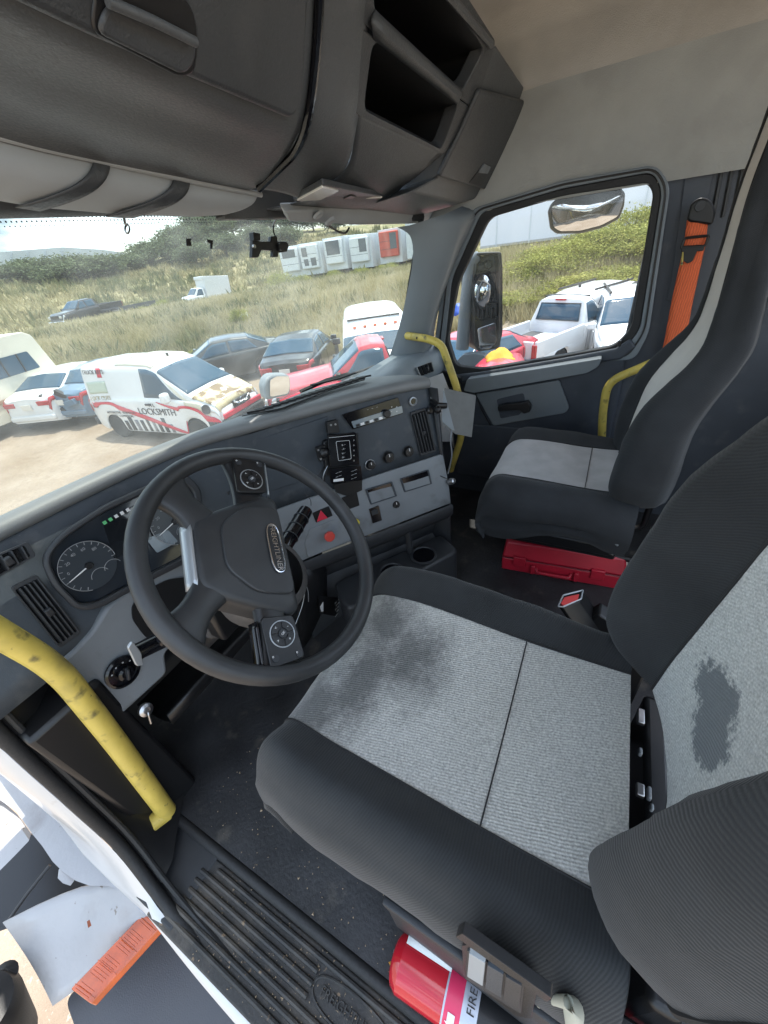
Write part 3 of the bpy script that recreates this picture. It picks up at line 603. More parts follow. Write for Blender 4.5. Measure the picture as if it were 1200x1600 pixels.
# gauge cluster: recessed binnacle, lens, two dials, centre screen
cl = [Pcl.px(x, y, .008) for x, y in ((72, 872), (96, 842), (160, 800), (230, 768), (282, 752), (300, 770), (304, 840), (288, 868), (215, 905), (150, 940), (122, 944), (88, 910))]
bn = obj('gauge_panel', MB().prism(rnd(cl, .02, 5), Pcl.n*-.006), mat('gauge lens with painted reflection', (.022, .027, .034), .14, coat=.4), dash, bevel=.003)  # blue-grey base colour stands in for a reflection on the lens
cl2 = [Pcl.px(x, y, .006) for x, y in ((60, 872), (90, 834), (158, 790), (228, 758), (286, 740), (310, 764), (314, 842), (294, 876), (218, 914), (152, 950), (118, 954), (78, 914))]
obj('gauge_surround', MB().ring(rnd(cl2, .022, 5), rnd(cl, .02, 5), Pcl.n*.016), m_dark, dash, bevel=.004)
for cx_, cy_, ex in ((138, 884, (182, 884)), (272, 815, (304, 800))):
    c0 = Pcl.px(cx_, cy_, .012); rad = (Pcl.px(*ex, .012) - c0).length
    dial = obj('dial_face', MB().lathe([(rad, 0), (rad, .002)], c0, Pcl.n, 40), mat('dial face', (.035, .042, .050), .3), bn)  # face lightened blue-grey too, painting in the lens reflection
    u, v = Pcl.u, Pcl.n.cross(Pcl.u)
    if v.z < 0: v = -v
    if u.x < 0: u = -u
    obj('dial_ring', MB().tube([c0 + Pcl.n*.003 + (u*math.cos(t) + v*math.sin(t))*rad for t in np.linspace(-.2, math.pi*1.35, 40)], .0007, 5), m_dim, bn)
    mk = MB()
    for t in np.linspace(-.2, math.pi*1.3, 17):
        d_ = u*math.cos(t) + v*math.sin(t); mk.tube([c0 + Pcl.n*.003 + d_*rad*.86, c0 + Pcl.n*.003 + d_*rad*.97], .0007, 4)
    obj('tick_marks', mk, m_dim, bn)
    for k, t in enumerate((2.9, 2.35, 1.8, 1.25, .7)):
        text('dial_number', str(k*20) if rad > .05 else str(k*5), c0 + Pcl.n*.003 + (u*math.cos(t) + v*math.sin(t))*rad*.7, u, v, rad*.17, m_dim, bn, ext=.0002)
    obj('needle', MB().tube([c0 + Pcl.n*.004, c0 + Pcl.n*.004 - u*rad*.85 - v*rad*.12], [.0016, .0008], 5), m_wtxt, bn)
    obj('needle_cap', MB().lathe([(.008, 0), (.006, .005)], c0 + Pcl.n*.003, Pcl.n, 14), m_black, bn)
    for s in (-1, 1):
        c1 = c0 + Pcl.n*.0025 + u*rad*(.1 + .55*(s > 0)) - v*rad*.62
        obj('sub_dial', MB().tube([c1 + (u*math.cos(t) + v*math.sin(t))*rad*.34 for t in np.linspace(.2, 2.9, 20)], .0006, 5), m_dim, bn)
sc = [Pcl.px(x, y, .0125) for x, y in ((160, 818), (218, 786), (238, 842), (178, 874))]
obj('info_screen', MB().prism(rnd(sc, .005), Pcl.n*.0015), m_scr, bn)
for i in range(5):
    text('tell_tale', '\u25a0', Pcl.px(164 + i*9, 817 - i*5, .016), (1, 0, 0), Pcl.v if Pcl.v.z > 0 else -Pcl.v, .010, m_green if i < 2 else m_wtxt, bn, ext=.0002)
sc = [Pcl.px(x, y, .0125) for x, y in ((228, 842), (262, 828), (278, 846), (245, 864))]
obj('info_screen', MB().prism(rnd(sc, .004), Pcl.n*.0015), m_lcd, bn)
# slatted vents
def vent(plane, quad, nsl, m_fr, label=None, along=True):
    q = [plane.px(x, y, .003) for x, y in quad]       # tl, tr, br, bl
    big = []
    c = sum(q, Vector())/4
    for p in q: big.append(p + (p - c).normalized()*.009)
    fr = obj('air_vent', MB().ring(rnd(big, .006, 3), rnd(q, .004, 3), plane.n*.007), m_fr, dash, bevel=.002, label=label)
    obj('vent_well', MB().prism(q, plane.n*-.004), m_gloss, fr)
    for i in range(nsl):
        t = (i + .5)/nsl
        a = q[0]*(1-t) + q[1]*t; b = q[3]*(1-t) + q[2]*t
        w = (q[1] - q[0]).normalized()*.0036; h = plane.n*.012
        obj('slat', MB().prism([a - w*.4, a + w*.4, a + w*1.2 + h, a + w*.4 + h], b - a), m_dark, fr, bevel=.0006)
    a = q[0]*.5 + q[1]*.5; b = q[3]*.5 + q[2]*.5
    obj('vent_tab', MB().box((a + b)/2 + plane.n*.012, (.012, .012, .016)), m_dark, fr, bevel=.002)
    return fr
vent(Pcl, ((22, 922), (58, 904), (120, 984), (90, 1006)), 5, m_dark)
vent(Pcl, ((-30, 880), (36, 852), (46, 870), (-14, 905)), 4, m_dark)
vent(Ps, ((642, 648), (664, 641), (678, 702), (657, 708)), 5, m_dark)
vent(Ps, ((330, 745), (360, 735), (382, 790), (352, 802)), 5, m_dark)
# bins and panel seams
def plate(name, plane, quad, off, th, m, r=.006, bv=.002, parent=None, label=None):
    return obj(name, MB().prism(rnd([plane.px(x, y, off) for x, y in quad], r, 4), plane.n*-th), m, parent or dash, bevel=bv, label=label)
plate('bin_door', Ps, ((388, 692), (512, 650), (520, 700), (500, 742), (404, 775)), .006, .006, m_blue, .006)
seam = [Ps.px(x, y, .005) for x, y in ((300, 712), (350, 690), (420, 668), (500, 640))]
obj('panel_seam', MB().tube(seam, .0018, 6), m_black, dash)
# radio
plate('radio', Ps, ((535, 648), (622, 621), (630, 646), (552, 671)), .010, .012, m_gloss, .003, .0015)
rd = [o for o in dash.children if o.name.startswith('radio')][0]
plate('radio_display', Ps, ((549, 659), (628, 634), (630, 645), (553, 669)), .0125, .003, m_lcd, .002, .0006, rd)
obj('volume_knob', MB().lathe([(.0125, 0), (.012, .012), (.010, .014)], Ps.px(603, 646, .011), Ps.n, 24), m_black, rd)
for i in range(6):
    plate('preset_button', Ps, ((556 + i*7.2, 663.5 - i*2.2), (561.5 + i*7.2, 661.8 - i*2.2), (562.5 + i*7.2, 665.5 - i*2.2), (557 + i*7.2, 667.2 - i*2.2)), .0145, .003, m_wtxt if i % 2 else m_black, .0006, .0003, rd)
for i in range(4):
    text('radio_print', '=', Ps.px(612 + (i % 2)*8, 636 + (i//2)*7, .013), (.8, -.6, 0), (0, 0, 1), .008, m_wtxt, rd, ext=.0002)
for i in range(3):
    text('display_digits', '\u2013', Ps.px(575 + i*7, 640 - i*2, .0108), (.8, -.6, 0), (0, 0, 1), .009, m_wtxt, rd, ext=.0002)
# rotary controls
def knob(plane, x, y, r, m1, ringm, mark=True, name='control_knob', h=.016, lab=None):
    c = plane.px(x, y, .003)
    k = obj(name, MB().lathe([(r, 0), (r, h*.5), (r*.86, h), (r*.3, h*1.05)], c, plane.n, 28), m1, dash, label=lab)
    obj('knob_ring', MB().tube([c + plane.n*.002 + (plane.u*math.cos(t) + plane.v*math.sin(t))*r*1.12 for t in np.linspace(0, 2*math.pi, 29)[:-1]], .0016, 6, closed=True), ringm, k)
    if mark:
        d = (plane.v if plane.v.z > 0 else -plane.v)
        obj('pointer', MB().tube([c + plane.n*(h*1.08) + d*r*.2, c + plane.n*(h*1.02) + d*r*.8], .0011, 5), m_wtxt, k)
        for t in np.linspace(.2, 2.9, 6):
            obj('knob_mark', MB().box(c + plane.n*(h*.95) + (plane.u*math.cos(t) + plane.v*math.sin(t))*r*.6, (.0018, .0018, .0018)), m_wtxt, k)
    return k
knob(Ps, 578, 726, .0145, m_black, m_silver); knob(Ps, 606, 714, .0175, m_black, m_dark); knob(Ps, 637, 705, .0165, m_black, m_dark)
knob(Ps, 617, 787, .0135, m_black, m_silver, lab='round mirror control knob on the pale band')
for x, y in ((645, 627), (681, 739)):
    c = Ps.px(x, y, .004)
    s_ = obj('power_socket', MB().lathe([(.0135, 0), (.0135, .005), (.0105, .006), (.0095, .001)], c, Ps.n, 24), m_silver, dash)
    obj('socket_hole', MB().lathe([(.0095, .0), (.009, .002)], c, Ps.n, 20), m_gloss, s_)
obj('socket_plug', MB().lathe([(.010, 0), (.011, .016), (.006, .020)], Ps.px(669, 641, .004), Ps.n, 16), m_black, dash)
cp = Ps.px(706, 752, .03)
cap = obj('socket_cap', MB().lathe([(.011, -.012), (.012, 0), (.009, .010), (.003, .012)], cp, (-.3, -.9, .5), 18), m_steel, dash, label='shiny socket cap hanging on its cord from the stack edge')
obj('cap_cord', MB().tube(spline([Ps.px(684, 742, .006), Ps.px(694, 746, .02), cp], 6), .0014, 5), m_black, cap)
# switch blanks, hazard, parking brake, trailer switch
for q in (((573, 765), (610, 754), (617, 774), (580, 786)), ((627, 748), (667, 735), (672, 755), (633, 767))):
    b_ = [Ps.px(x, y, .010) for x, y in q]; c = sum(b_, Vector())/4; o_ = [p + (p - c).normalized()*.006 for p in b_]
    f_ = obj('cubby_slot', MB().ring(rnd(o_, .003, 3), rnd(b_, .002, 3), Ps.n*.006), m_blue, dash, bevel=.001)
    obj('slot_back', MB().prism([p - Ps.n*.0 for p in b_], Ps.n*.0015), m_gloss, f_)
sw = plate('rocker_switch', Ps, ((577, 796), (592, 790), (597, 813), (583, 818)), .018, .012, m_gloss, .002, .001)
plate('switch_tab', Ps, ((580, 799), (590, 795), (592, 802), (582, 806)), .021, .004, m_dark, .001, .0006, sw)
sw = plate('display_slot', Ps, ((534, 778), (558, 770), (562, 790), (540, 798)), .014, .008, m_black, .002, .001)
hz = plate('hazard_switch', Ps, ((488, 802), (514, 791), (520, 806), (494, 817)), .014, .01, m_black, .003, .001)
obj('hazard_triangle', MB().prism([Ps.px(x, y, .016) for x, y in ((495, 815), (501, 797), (512, 809))], Ps.n*.003), mat('hazard red', (.6, .03, .06), .35, coat=.4), hz, bevel=.0008)
wl_ = plate('valve_plate', Ps, ((476, 848), (484, 826), (540, 806), (556, 824), (552, 842), (482, 872)), .016, .008, m_lgrey, .008, .002)
c = Ps.px(512, 834, .014)
kn = obj('brake_knob', MB().lathe([(.007, 0), (.007, .018)], c, Ps.n, 14), m_black, dash)
ang = [(.0165 if i % 2 else .0178) for i in range(16)]
rim_ = [c + Ps.n*.018 + (Ps.u*math.cos(i*math.pi/8) + Ps.v*math.sin(i*math.pi/8))*ang[i] for i in range(16)]
obj('knob_head', MB().prism(rim_, Ps.n*.010), m_red, kn, bevel=.002)
yk = Ps.px(556, 815, .02)
obj('trailer_knob', MB().lathe([(.006, -.01), (.011, 0), (.010, .012)], yk, Ps.n, 8), mat('yellow knob', (.6, .5, .05), .4), dash)
# under the stack: centre console trough with cup holders, label plate
P0 = Plane((.55, .74, -.86), (1.10, .40, -.86), (.62, .84, -1.2))
obj('stack_base', MB().grid([[bot_e[i] - nrm[i]*.07 + Vector((0, 0, -.10)), bot_e[i] - nrm[i]*.10 + Vector((0, 0, -.2)), bot_e[i] - nrm[i]*.03 + Vector((0, 0, -.30)), bot_e[i] + nrm[i]*.0 + Vector((0, 0, -.40))] for i in range(22, n)]), m_dark, dash, solid=.01)
tr = [(.66, .62, -1.0), (1.06, .36, -.985), (1.13, .46, -.985), (.75, .74, -1.0)]
obj('console_tray', MB().prism(rnd(tr, .03, 4), (0, 0, -.2)), m_dark, dash, bevel=.01, seg=3)
for p in ((.985, .475, -.984), (.865, .55, -.988)):
    ch = obj('cup_holder', MB().lathe([(.050, 0), (.050, .004), (.044, .006), (.041, .001)], p, (0, 0, 1), 32), m_dark, dash)
    obj('cup_well', MB().lathe([(.041, 0), (.040, .0025)], p, (0, 0, 1), 28), m_gloss, ch)
obj('tray_post', MB().box((.985, .53, -.93), (.02, .02, .11)), m_dark, dash, bevel=.004)
sb = at(705, 882, z=-1.19)
obj('stack_side', MB().grid([[Vector((1.135, .46, -.40)), Vector((1.22, .56, -.42)), Vector((1.32, .72, -.44))], [Vector((1.125, .445, -.62)), Vector((1.20, .55, -.62)), Vector((1.30, .72, -.6))], [Vector((1.115, .418, -.82)), Vector((1.18, .53, -.82)), Vector((1.28, .72, -.8))], [Vector((1.12, .42, -1.0)), Vector((1.17, .53, -1.0)), Vector((1.26, .72, -1.0))], [Vector((1.14, .43, -1.2)), Vector((1.17, .53, -1.2)), Vector((1.26, .72, -1.2))]]), m_dark, dash, solid=.01)
lb = [at(x, y, y=.74) for x, y in ((497, 930), (552, 937), (550, 968), (499, 958))]
lbl = obj('label_plate', MB().prism(lb, (0, -.002, 0)), m_black, dash, label='black instruction plate with rows of white print under the stack')
for i in range(5):
    a = at(515, 936 + i*5, y=.737); text('label_print', ('SHIFT - R N D', 'MANUAL', 'UP / DOWN', 'MODE', 'PARK BRAKE')[i], at(528, 938 + i*5.2, y=.7365), (1, .02, -.15), (0, 0, 1), .007, m_wtxt, lbl, ext=.0001)
obj('label_arrow', MB().prism([at(x, y, y=.7372) for x, y in ((500, 948), (505, 940), (505, 955), (502, 956))], (0, -.0005, 0)), m_wtxt, lbl)
obj('knee_bolster', MB().grid([[Vector((x, .775 + .03*(x > .5), -.87)), Vector((x, .80, -.93)), Vector((x, .88, -.97)), Vector((x, 1.0, -1.0))] for x in np.linspace(.13, .8, 10)]), m_black, dash, solid=.01)
obj('column_pedestal', MB().grid([[Vector((x, .76, -.80)), Vector((x, .72, -.9)), Vector((x, .75, -1.02)), Vector((x, .80, -1.2))] for x in (.56, .6, .66, .72)]), m_black, dash, solid=.01)
# headlight switch and ignition key
c = lo(191, 1049, .003)
hs = obj('light_switch', MB().lathe([(.036, 0), (.036, .006), (.031, .008), (.030, .003), (.018, .004), (.016, .020), (.010, .022)], c, Plo.n, 36), m_gloss, dash)
obj('switch_grip', MB().box(c + Plo.n*.024, (.006, .012, .026), Matrix.Rotation(.4, 3, 'Y')), m_dark, hs, bevel=.002)
for t in (.6, 1.2, 1.8, 2.4):
    text('switch_symbol', 'o', c + Plo.n*.0088 + Vector((.026*math.cos(t), 0, .026*math.sin(t))), (1, 0, 0), (0, 0, 1), .007, m_wtxt, hs, ext=.0002)
kc = at(226, 1108, y=.80)
ky = obj('ignition_lock', MB().lathe([(.015, 0), (.015, .010), (.008, .013)], kc, (0, -1, .3), 20), m_steel, dash)
obj('key', MB().tube(spline([kc + Vector((0, -.02, .004)), at(232, 1116, y=.775), at(236, 1130, y=.775)], 4), .0028, 8), m_steel, ky)
# passenger side dash beyond the stack
pdsh = [[Vector((x, .70 - .03*(x - 1.2) + o_[0], o_[1])) for o_ in ((.16, -.42), (.05, -.425), (.0, -.45), (-.01, -.52), (.02, -.60), (.06, -.75), (.10, -.95))] for x in np.linspace(1.20, 1.80, 9)]
obj('passenger_panel', MB().grid(pdsh), m_pil, dash, solid=.01, angle=60)
Pp = Plane((1.2, .70, -.45), (1.8, .682, -.45), (1.2, .69, -.52))
vent(Pp, ((650, 574), (672, 566), (676, 580), (656, 588)), 4, m_lgrey)
obj('pillar_trim', MB().grid([[at(x, y, x=xx) for x, y, xx in r_] for r_ in (((668, 592, 1.50), (690, 584, 1.58), (694, 600, 1.6)), ((674, 612, 1.46), (700, 610, 1.55), (702, 640, 1.56)), ((680, 640, 1.44), (702, 650, 1.5), (706, 680, 1.52)), ((688, 690, 1.40), (704, 690, 1.45), (708, 700, 1.5)))]), mat('pale trim', (.38, .37, .36), .5, bump=(600, .2)), dash, solid=.006)
# ================================================================== STEERING WHEEL AND COLUMN
WC = Vector((.353, .476, -.438)); WN = Vector((.105, -.728, .678)).normalized()
wu = (Vector((1, 0, 0)) - WN*WN.x).normalized(); wv = WN.cross(wu)
ER = wu*math.cos(R_(-128)) + wv*math.sin(R_(-128)); EU = wu*math.cos(R_(-38)) + wv*math.sin(R_(-38))   # the wheel is turned
def wp(a, b, h=0): return WC + ER*a + EU*b + WN*h
whl = thing('steering_wheel', 'black four spoke steering wheel turned sideways with button pads', 'steering wheel', tuple(WC))
RM = .2125
rows = []
for i in range(72):
    t = 2*math.pi*i/72; row = []
    for j in range(14):
        q = 2*math.pi*j/14; row.append(wp((RM + .0155*math.cos(q))*math.cos(t), (RM + .0155*math.cos(q))*math.sin(t), .0165*math.sin(q)))
    rows.append(row)
obj('rim', MB().grid(rows, True, True), m_wheel, whl, angle=80)
for i in range(10):   # finger scallops under the right side
    t = 2*math.pi*(i/26) + 1.3
# hub dome
hubo = [(-.122, .012), (-.112, .030), (-.07, .030), (0, .029), (.07, .030), (.112, .030), (.122, .012), (.104, -.042), (.084, -.090), (.062, -.134), (.03, -.136), (0, -.137), (-.03, -.136), (-.062, -.134), (-.084, -.090), (-.104, -.042)]
hubo = [(p.x, p.y) for p in rnd([(x, y, 0) for x, y in hubo], .012, 3)]
rows = []
hc = (0, -.04)
for s, h in ((1, -.045), (1.0, -.012), (.985, -.002), (.95, .004), (.86, .008), (.6, .011), (.3, .012), (.01, .012)):
    rows.append([wp(hc[0] + (x - hc[0])*s, hc[1] + (y - hc[1])*s, h) for x, y in hubo])
obj('hub_cover', MB().grid(rows, cv=True), m_wheel, whl, angle=60)
pan = rnd([wp(x, y, .0105) for x, y in ((-.086, -.008), (.086, -.008), (.074, -.045), (.034, -.088), (-.034, -.088), (-.074, -.045))], .02, 5)
pan = rnd([wp(x, y, .0100) for x, y in ((-.048, -.092), (.032, -.092), (.078, -.046), (.088, .022), (-.088, .022), (-.084, -.046))], .02, 5)
obj('hub_pad', MB().prism(pan, WN*.006), m_wheel, whl, bevel=.0045, seg=3)
# emblem
eo = [wp(.047*np.sign(math.cos(t))*abs(math.cos(t))**.55, -.001 + .0125*np.sign(math.sin(t))*abs(math.sin(t))**.8, .0165) for t in np.linspace(0, 2*math.pi, 49)[:-1]]
em = obj('emblem', MB().prism(eo, WN*.003), m_black, whl, bevel=.0008)
obj('emblem_rim', MB().tube([p + WN*.003 for p in eo], .0014, 6, closed=True), m_chrome, em)
text('emblem_lettering', 'FREIGHTLINER', wp(0, -.001, .0201), ER, EU, .0138, m_chrome, em, ext=.0008)
# lower spokes
for sg in (-1, 1):
    a0 = Vector((sg*.058, -.112)); a1 = Vector((sg*.128, -.168)); pr = Vector((-(a1 - a0).y, (a1 - a0).x)).normalized()
    secs = []
    for t in np.linspace(0, 1, 9):
        c = a0*(1-t) + a1*t; w = .033 - .010*math.sin(t*math.pi) + .012*t*t
        secs.append([wp(c.x + pr.x*w*q, c.y + pr.y*w*q, hh) for q, hh in ((-1, -.012), (-.95, -.002), (-.7, .004), (0, .006), (.7, .004), (.95, -.002), (1, -.012), (.6, -.022), (-.6, -.022))])
    obj('spoke', MB().grid(secs, cv=True), m_wheel, whl, angle=60)
    # pad spoke
    secs = []
    for t in np.linspace(0, 1, 8):
        x = sg*(.100 + .102*t); w = .030 - .004*math.sin(t*3.14) + .008*t*t; y0 = -.020 - .006*t
        secs.append([wp(x, y0 + w*q, hh) for q, hh in ((-1, -.014), (-.95, -.003), (-.6, .002), (.6, .002), (.95, -.003), (1, -.014), (.6, -.022), (-.6, -.022))])
    obj('spoke', MB().grid(secs, cv=True), m_black, whl, angle=60)
    pq = [(sg*.122, .010), (sg*.194, .016), (sg*.200, -.046), (sg*.118, -.048)]
    pad = obj('button_pad', MB().prism(rnd([wp(x, y, .0035) for x, y in pq], .008, 4), WN*.006), m_black, whl, bevel=.0015)
    c = wp(sg*.150, -.016, .0095)
    obj('button_ring', MB().tube([c + (ER*math.cos(t) + EU*math.sin(t))*.0215 for t in np.linspace(0, 2*math.pi, 33)[:-1]], .0011, 6, closed=True), m_silver, pad)
    for k in range(4):
        t0 = k*math.pi/2 + .1
        arc = [c + (ER*math.cos(t) + EU*math.sin(t))*.0200 for t in np.linspace(t0, t0 + 1.37, 8)] + [c + (ER*math.cos(t) + EU*math.sin(t))*.0092 for t in np.linspace(t0 + 1.3, t0 + .07, 8)]
        obj('button', MB().prism(arc, WN*.002), m_black, pad, bevel=.0005)
        t1 = t0 + .68; text('button_print', ('+', '-', '<', '>')[k], c + WN*.0022 + (ER*math.cos(t1) + EU*math.sin(t1))*.0148, wu, wv, .007, m_wtxt, pad, ext=.0002)
    obj('button', MB().lathe([(.0078, 0), (.0072, .003)], c, WN, 20), m_dark, pad)
    text('button_print', 'OK', c + WN*.0033, wu, wv, .0055, m_wtxt, pad, ext=.0002)
    for (x, y) in ((.187, .006), (.186, -.036)):
        obj('button', MB().lathe([(.0062, 0), (.0058, .002)], wp(sg*x, y, .0092), WN, 16), m_dark, pad)
        text('button_print', '\u00b0', wp(sg*x, y - .002, .0115), wu, wv, .012, m_wtxt, pad, ext=.0002)
    obj('pad_trim', MB().grid([[wp(sg*(.122 + .075*t), .016 + .006*t + q*.010, -.016 + .020*math.sin((1 - q)*1.5)) for q in np.linspace(0, 1, 4)] for t in np.linspace(0, 1, 8)] if sg < 0 else [[wp(sg*(.122 + .075*t), -.052 - .002*t - q*.008, -.014 + .018*math.sin((1 - q)*1.5)) for q in np.linspace(0, 1, 4)] for t in np.linspace(0, 1, 8)]), m_silver if sg < 0 else m_gloss, whl, solid=.002)
obj('lower_trim', MB().grid([[wp(x, -.1345 - .012*math.sin(q*1.57) - .004*(x/.05)**2*0, .004 - .022*q) for q in np.linspace(0, 1, 5)] for x in np.linspace(-.055, .055, 9)]), m_silver, whl, solid=.003)
col = thing('steering_column', 'dark steering column shroud with two control stalks behind the wheel', 'steering column', tuple(WC - WN*.35))
rows = []
for h, ra, rb in ((-.040, .060, .060), (-.055, .080, .078), (-.09, .086, .082), (-.14, .080, .078), (-.17, .060, .060), (-.175, .034, .034), (-.40, .030, .030)):
    rows.append([WC + WN*h + wu*ra*math.cos(t) + wv*(rb*math.sin(t) - .03) for t in np.linspace(0, 2*math.pi, 33)[:-1]])
obj('shroud', MB().grid(rows, cv=True), mat('taupe column shroud', (.085, .08, .078), .5, bump=(600, .2)), col, angle=60)
obj('column_shaft', MB().tube([WC - WN*.17 - wv*.03, WC - WN*.62 - wv*.05], .022, 14), m_steel, col)
obj('column_bracket', MB().box(WC - WN*.26 - wv*.02, (.12, .05, .10)), m_black, col, bevel=.01)
# right stalk: fat twist grip
s0 = WC - WN*.07 + wu*.07; sE = at(478, 798, y=.60); s1 = at(447, 850, y=.575)
d = (sE - s1)
rs = obj('control_stalk', MB().tube([s0, s1 - d*.4, s1, s1 + d*.25, s1 + d*.7, sE, sE + d*.06], [.013, .015, .0175, .0185, .0185, .017, .010], 18), m_gloss, col, label='fat black twist grip stalk with white symbols, right of the column')
for k in range(3):
    t = .2 + .27*k
    obj('grip_ring', MB().tube([s1 + d*t + (d.orthogonal().normalized()*math.cos(q) + d.cross(d.orthogonal()).normalized()*math.sin(q))*.019 for q in np.linspace(0, 2*math.pi, 25)[:-1]], .0013, 6, closed=True), m_dark, rs)
    text('stalk_symbol', ('O', '=', 'I')[k], s1 + d*(t + .1) + (-(s1 + d*t)).normalized()*.0192, (.6, -.6, .3), d, .011, m_wtxt, rs, ext=.0003)
# left stalk: flat lever with silver end
a = WC - WN*.07 - wu*.06; b = at(252, 1000, y=.66); c = at(212, 1020, y=.66)
ls = obj('control_stalk', MB().tube([a, a*.5 + b*.5, b, c], [.012, .014, .017, .0155], 14), m_gloss, col, label='short left stalk with a silver tip')
obj('stalk_tip', MB().prism(rnd([at(x, y, y=.640) for x, y in ((200, 1012), (208, 1002), (221, 1020), (224, 1040), (214, 1041))], .004), (0, .006, 0)), m_silver, ls, bevel=.002)
for (x0, y0, x1, y1) in ((478, 912, 462, 975), (486, 790, 478, 772), (474, 905, 482, 940)):
    obj('wire', MB().tube(spline([at(x0, y0, y=.66), at((x0 + x1)/2 + 3, (y0 + y1)/2, y=.67), at(x1, y1, y=.68)], 6), .0012, 5), m_dark if y0 < 900 else m_silver, col)
# ------------------------------------------------------------------ device bracket on the stack
dm = thing('device_mount', 'black device cradle with printed plate screwed to the centre of the dash', 'device mount', tuple(Ps.px(530, 720)))
def dq(name, quad, off, th, m, r=.002, bv=.001, parent=None): return plate(name, Ps, quad, off, th, m, r, bv, parent or dm)
pl_ = dq('cradle_plate', ((512, 680), (556, 676), (562, 726), (516, 730)), .050, .012, m_gloss)
dq('upper_clip', ((511, 660), (528, 656), (531, 676), (513, 678)), .045, .022, m_black)
obj('clip_screw', MB().lathe([(.003, 0), (.003, .002)], Ps.px(517, 664, .045), Ps.n, 10), m_steel, dm); obj('clip_screw', MB().lathe([(.003, 0), (.003, .002)], Ps.px(524, 663, .045), Ps.n, 10), m_steel, dm)
fr_ = [Ps.px(x, y, .0512) for x, y in ((525, 690), (546, 688), (549, 717), (529, 720))]
obj('print_frame', MB().tube(rnd(fr_, .004), .0006, 4, closed=True), m_wtxt, pl_)
for i, s_ in enumerate(('R ---', '- 2 -', 'N --', 'D -')):
    text('plate_print', s_, Ps.px(537, 695 + i*6.5, .0514), (.8, -.58, .05), (0, .1, 1), .0065, m_wtxt, pl_, ext=.0002)
for i in range(5):
    text('plate_print', '\u25a1', Ps.px(553, 688 + i*8, .0514), (.8, -.58, .05), (0, .1, 1), .0045, m_wtxt, pl_, ext=.0002)
obj('print_line', MB().tube([Ps.px(514, 684, .0512), Ps.px(554, 680, .0512)], .0006, 4), m_wtxt, pl_)
lp_ = dq('lower_plate', ((514, 733), (564, 728), (567, 750), (518, 756)), .040, .010, m_gloss)
for i in range(3):
    text('plate_print', '\u2014 \u2014', Ps.px(529, 738 + i*6, .0412), (.8, -.58, .05), (0, .1, 1), .0085, m_wtxt, lp_, ext=.0002)
    text('plate_print', '\u2014 \u2014', Ps.px(553, 735 + i*6, .0412), (.8, -.58, .05), (0, .1, 1), .0085, m_wtxt, lp_, ext=.0002)
obj('white_bar', MB().prism([Ps.px(x, y, .0412) for x, y in ((521, 749), (537, 747), (537, 751), (521, 753))], Ps.n*.0005), m_wtxt, lp_)
obj('ball_joint', MB().lathe([(.004, -.014), (.011, -.011), (.0155, -.003), (.0155, .003), (.011, .011), (.004, .014)], Ps.px(506, 708, .045), (1, .2, .2), 18), m_black, dm)
dq('side_clamp', ((494, 700), (508, 696), (511, 718), (500, 722)), .04, .02, m_black)
dq('foot', ((505, 690), (560, 676), (562, 730), (510, 745)), .030, .026, m_black, .01, .003)
obj('clamp_screw', MB().lathe([(.003, 0), (.003, .003)], Ps.px(497, 703, .040), Ps.n, 10), m_steel, dm); obj('clamp_screw', MB().lathe([(.003, 0), (.003, .003)], Ps.px(501, 717, .040), Ps.n, 10), m_steel, dm)
dq('lower_bracket', ((522, 757), (566, 748), (566, 766), (545, 776), (526, 770)), .022, .014, m_black)
for k in range(3):
    obj('wire', MB().tube(spline([Ps.px(512, 728, .05), Ps.px(505 + k, 745 + 3*k, .045), Ps.px(508 + 2*k, 770, .03)], 6), .0014, 5), m_black if k else m_silver, dm)
# grey box on a ball arm right of the stack
bx = thing('device_box', 'grey metal device box on a black ball arm beside the passenger door', 'device box', tuple(at(716, 640, x=1.12)))
f0 = [at(x, y, x=1.20) for x, y in ((700, 612), (712, 605), (712, 676), (693, 665))]
m_case = mat('dark grey box metal', (.11, .115, .115), .45, var=(30, .1))
F = Plane(at(695, 612, y=.40), at(715, 625, y=.385), at(697, 660, y=.40))
q = [at(x, y, y=yy) for x, y, yy in ((694, 606, .44), (718, 612, .40), (712, 679, .40), (692, 662, .44))]
d_ = at(744, 618, x=q[1].x + .035) - q[1]
obj('case', MB().prism(rnd(q, .004, 3), d_), m_case, bx, bevel=.003)
nf = -d_.normalized()
qq = [p*.86 + (sum(q, Vector())/4)*.14 + nf*.001 for p in q]
obj('cover', MB().prism(rnd(qq, .004, 3), nf*.006), m_pil, bx, bevel=.002)
q3 = [p*.45 + (sum(q, Vector())/4)*.55 + nf*.008 for p in q]
obj('cover_latch', MB().prism(q3, nf*.004), m_lgrey, bx, bevel=.001)
obj('ball_arm', MB().tube([at(672, 618, y=.50), at(678, 628, y=.47), at(684, 634, y=.45), at(697, 634, y=.43)], [.010, .013, .011, .009], 14), m_black, bx)
obj('arm_knob', MB().lathe([(.006, -.01), (.012, -.004), (.012, .006), (.005, .01)], at(684, 640, y=.44), (.6, -.6, .2), 14), m_black, bx)
obj('cable', MB().tube(spline([at(706, 672, y=.40), at(704, 690, y=.40), at(706, 712, y=.40), at(700, 740, y=.42)], 6), .0022, 6), m_lgrey, bx)
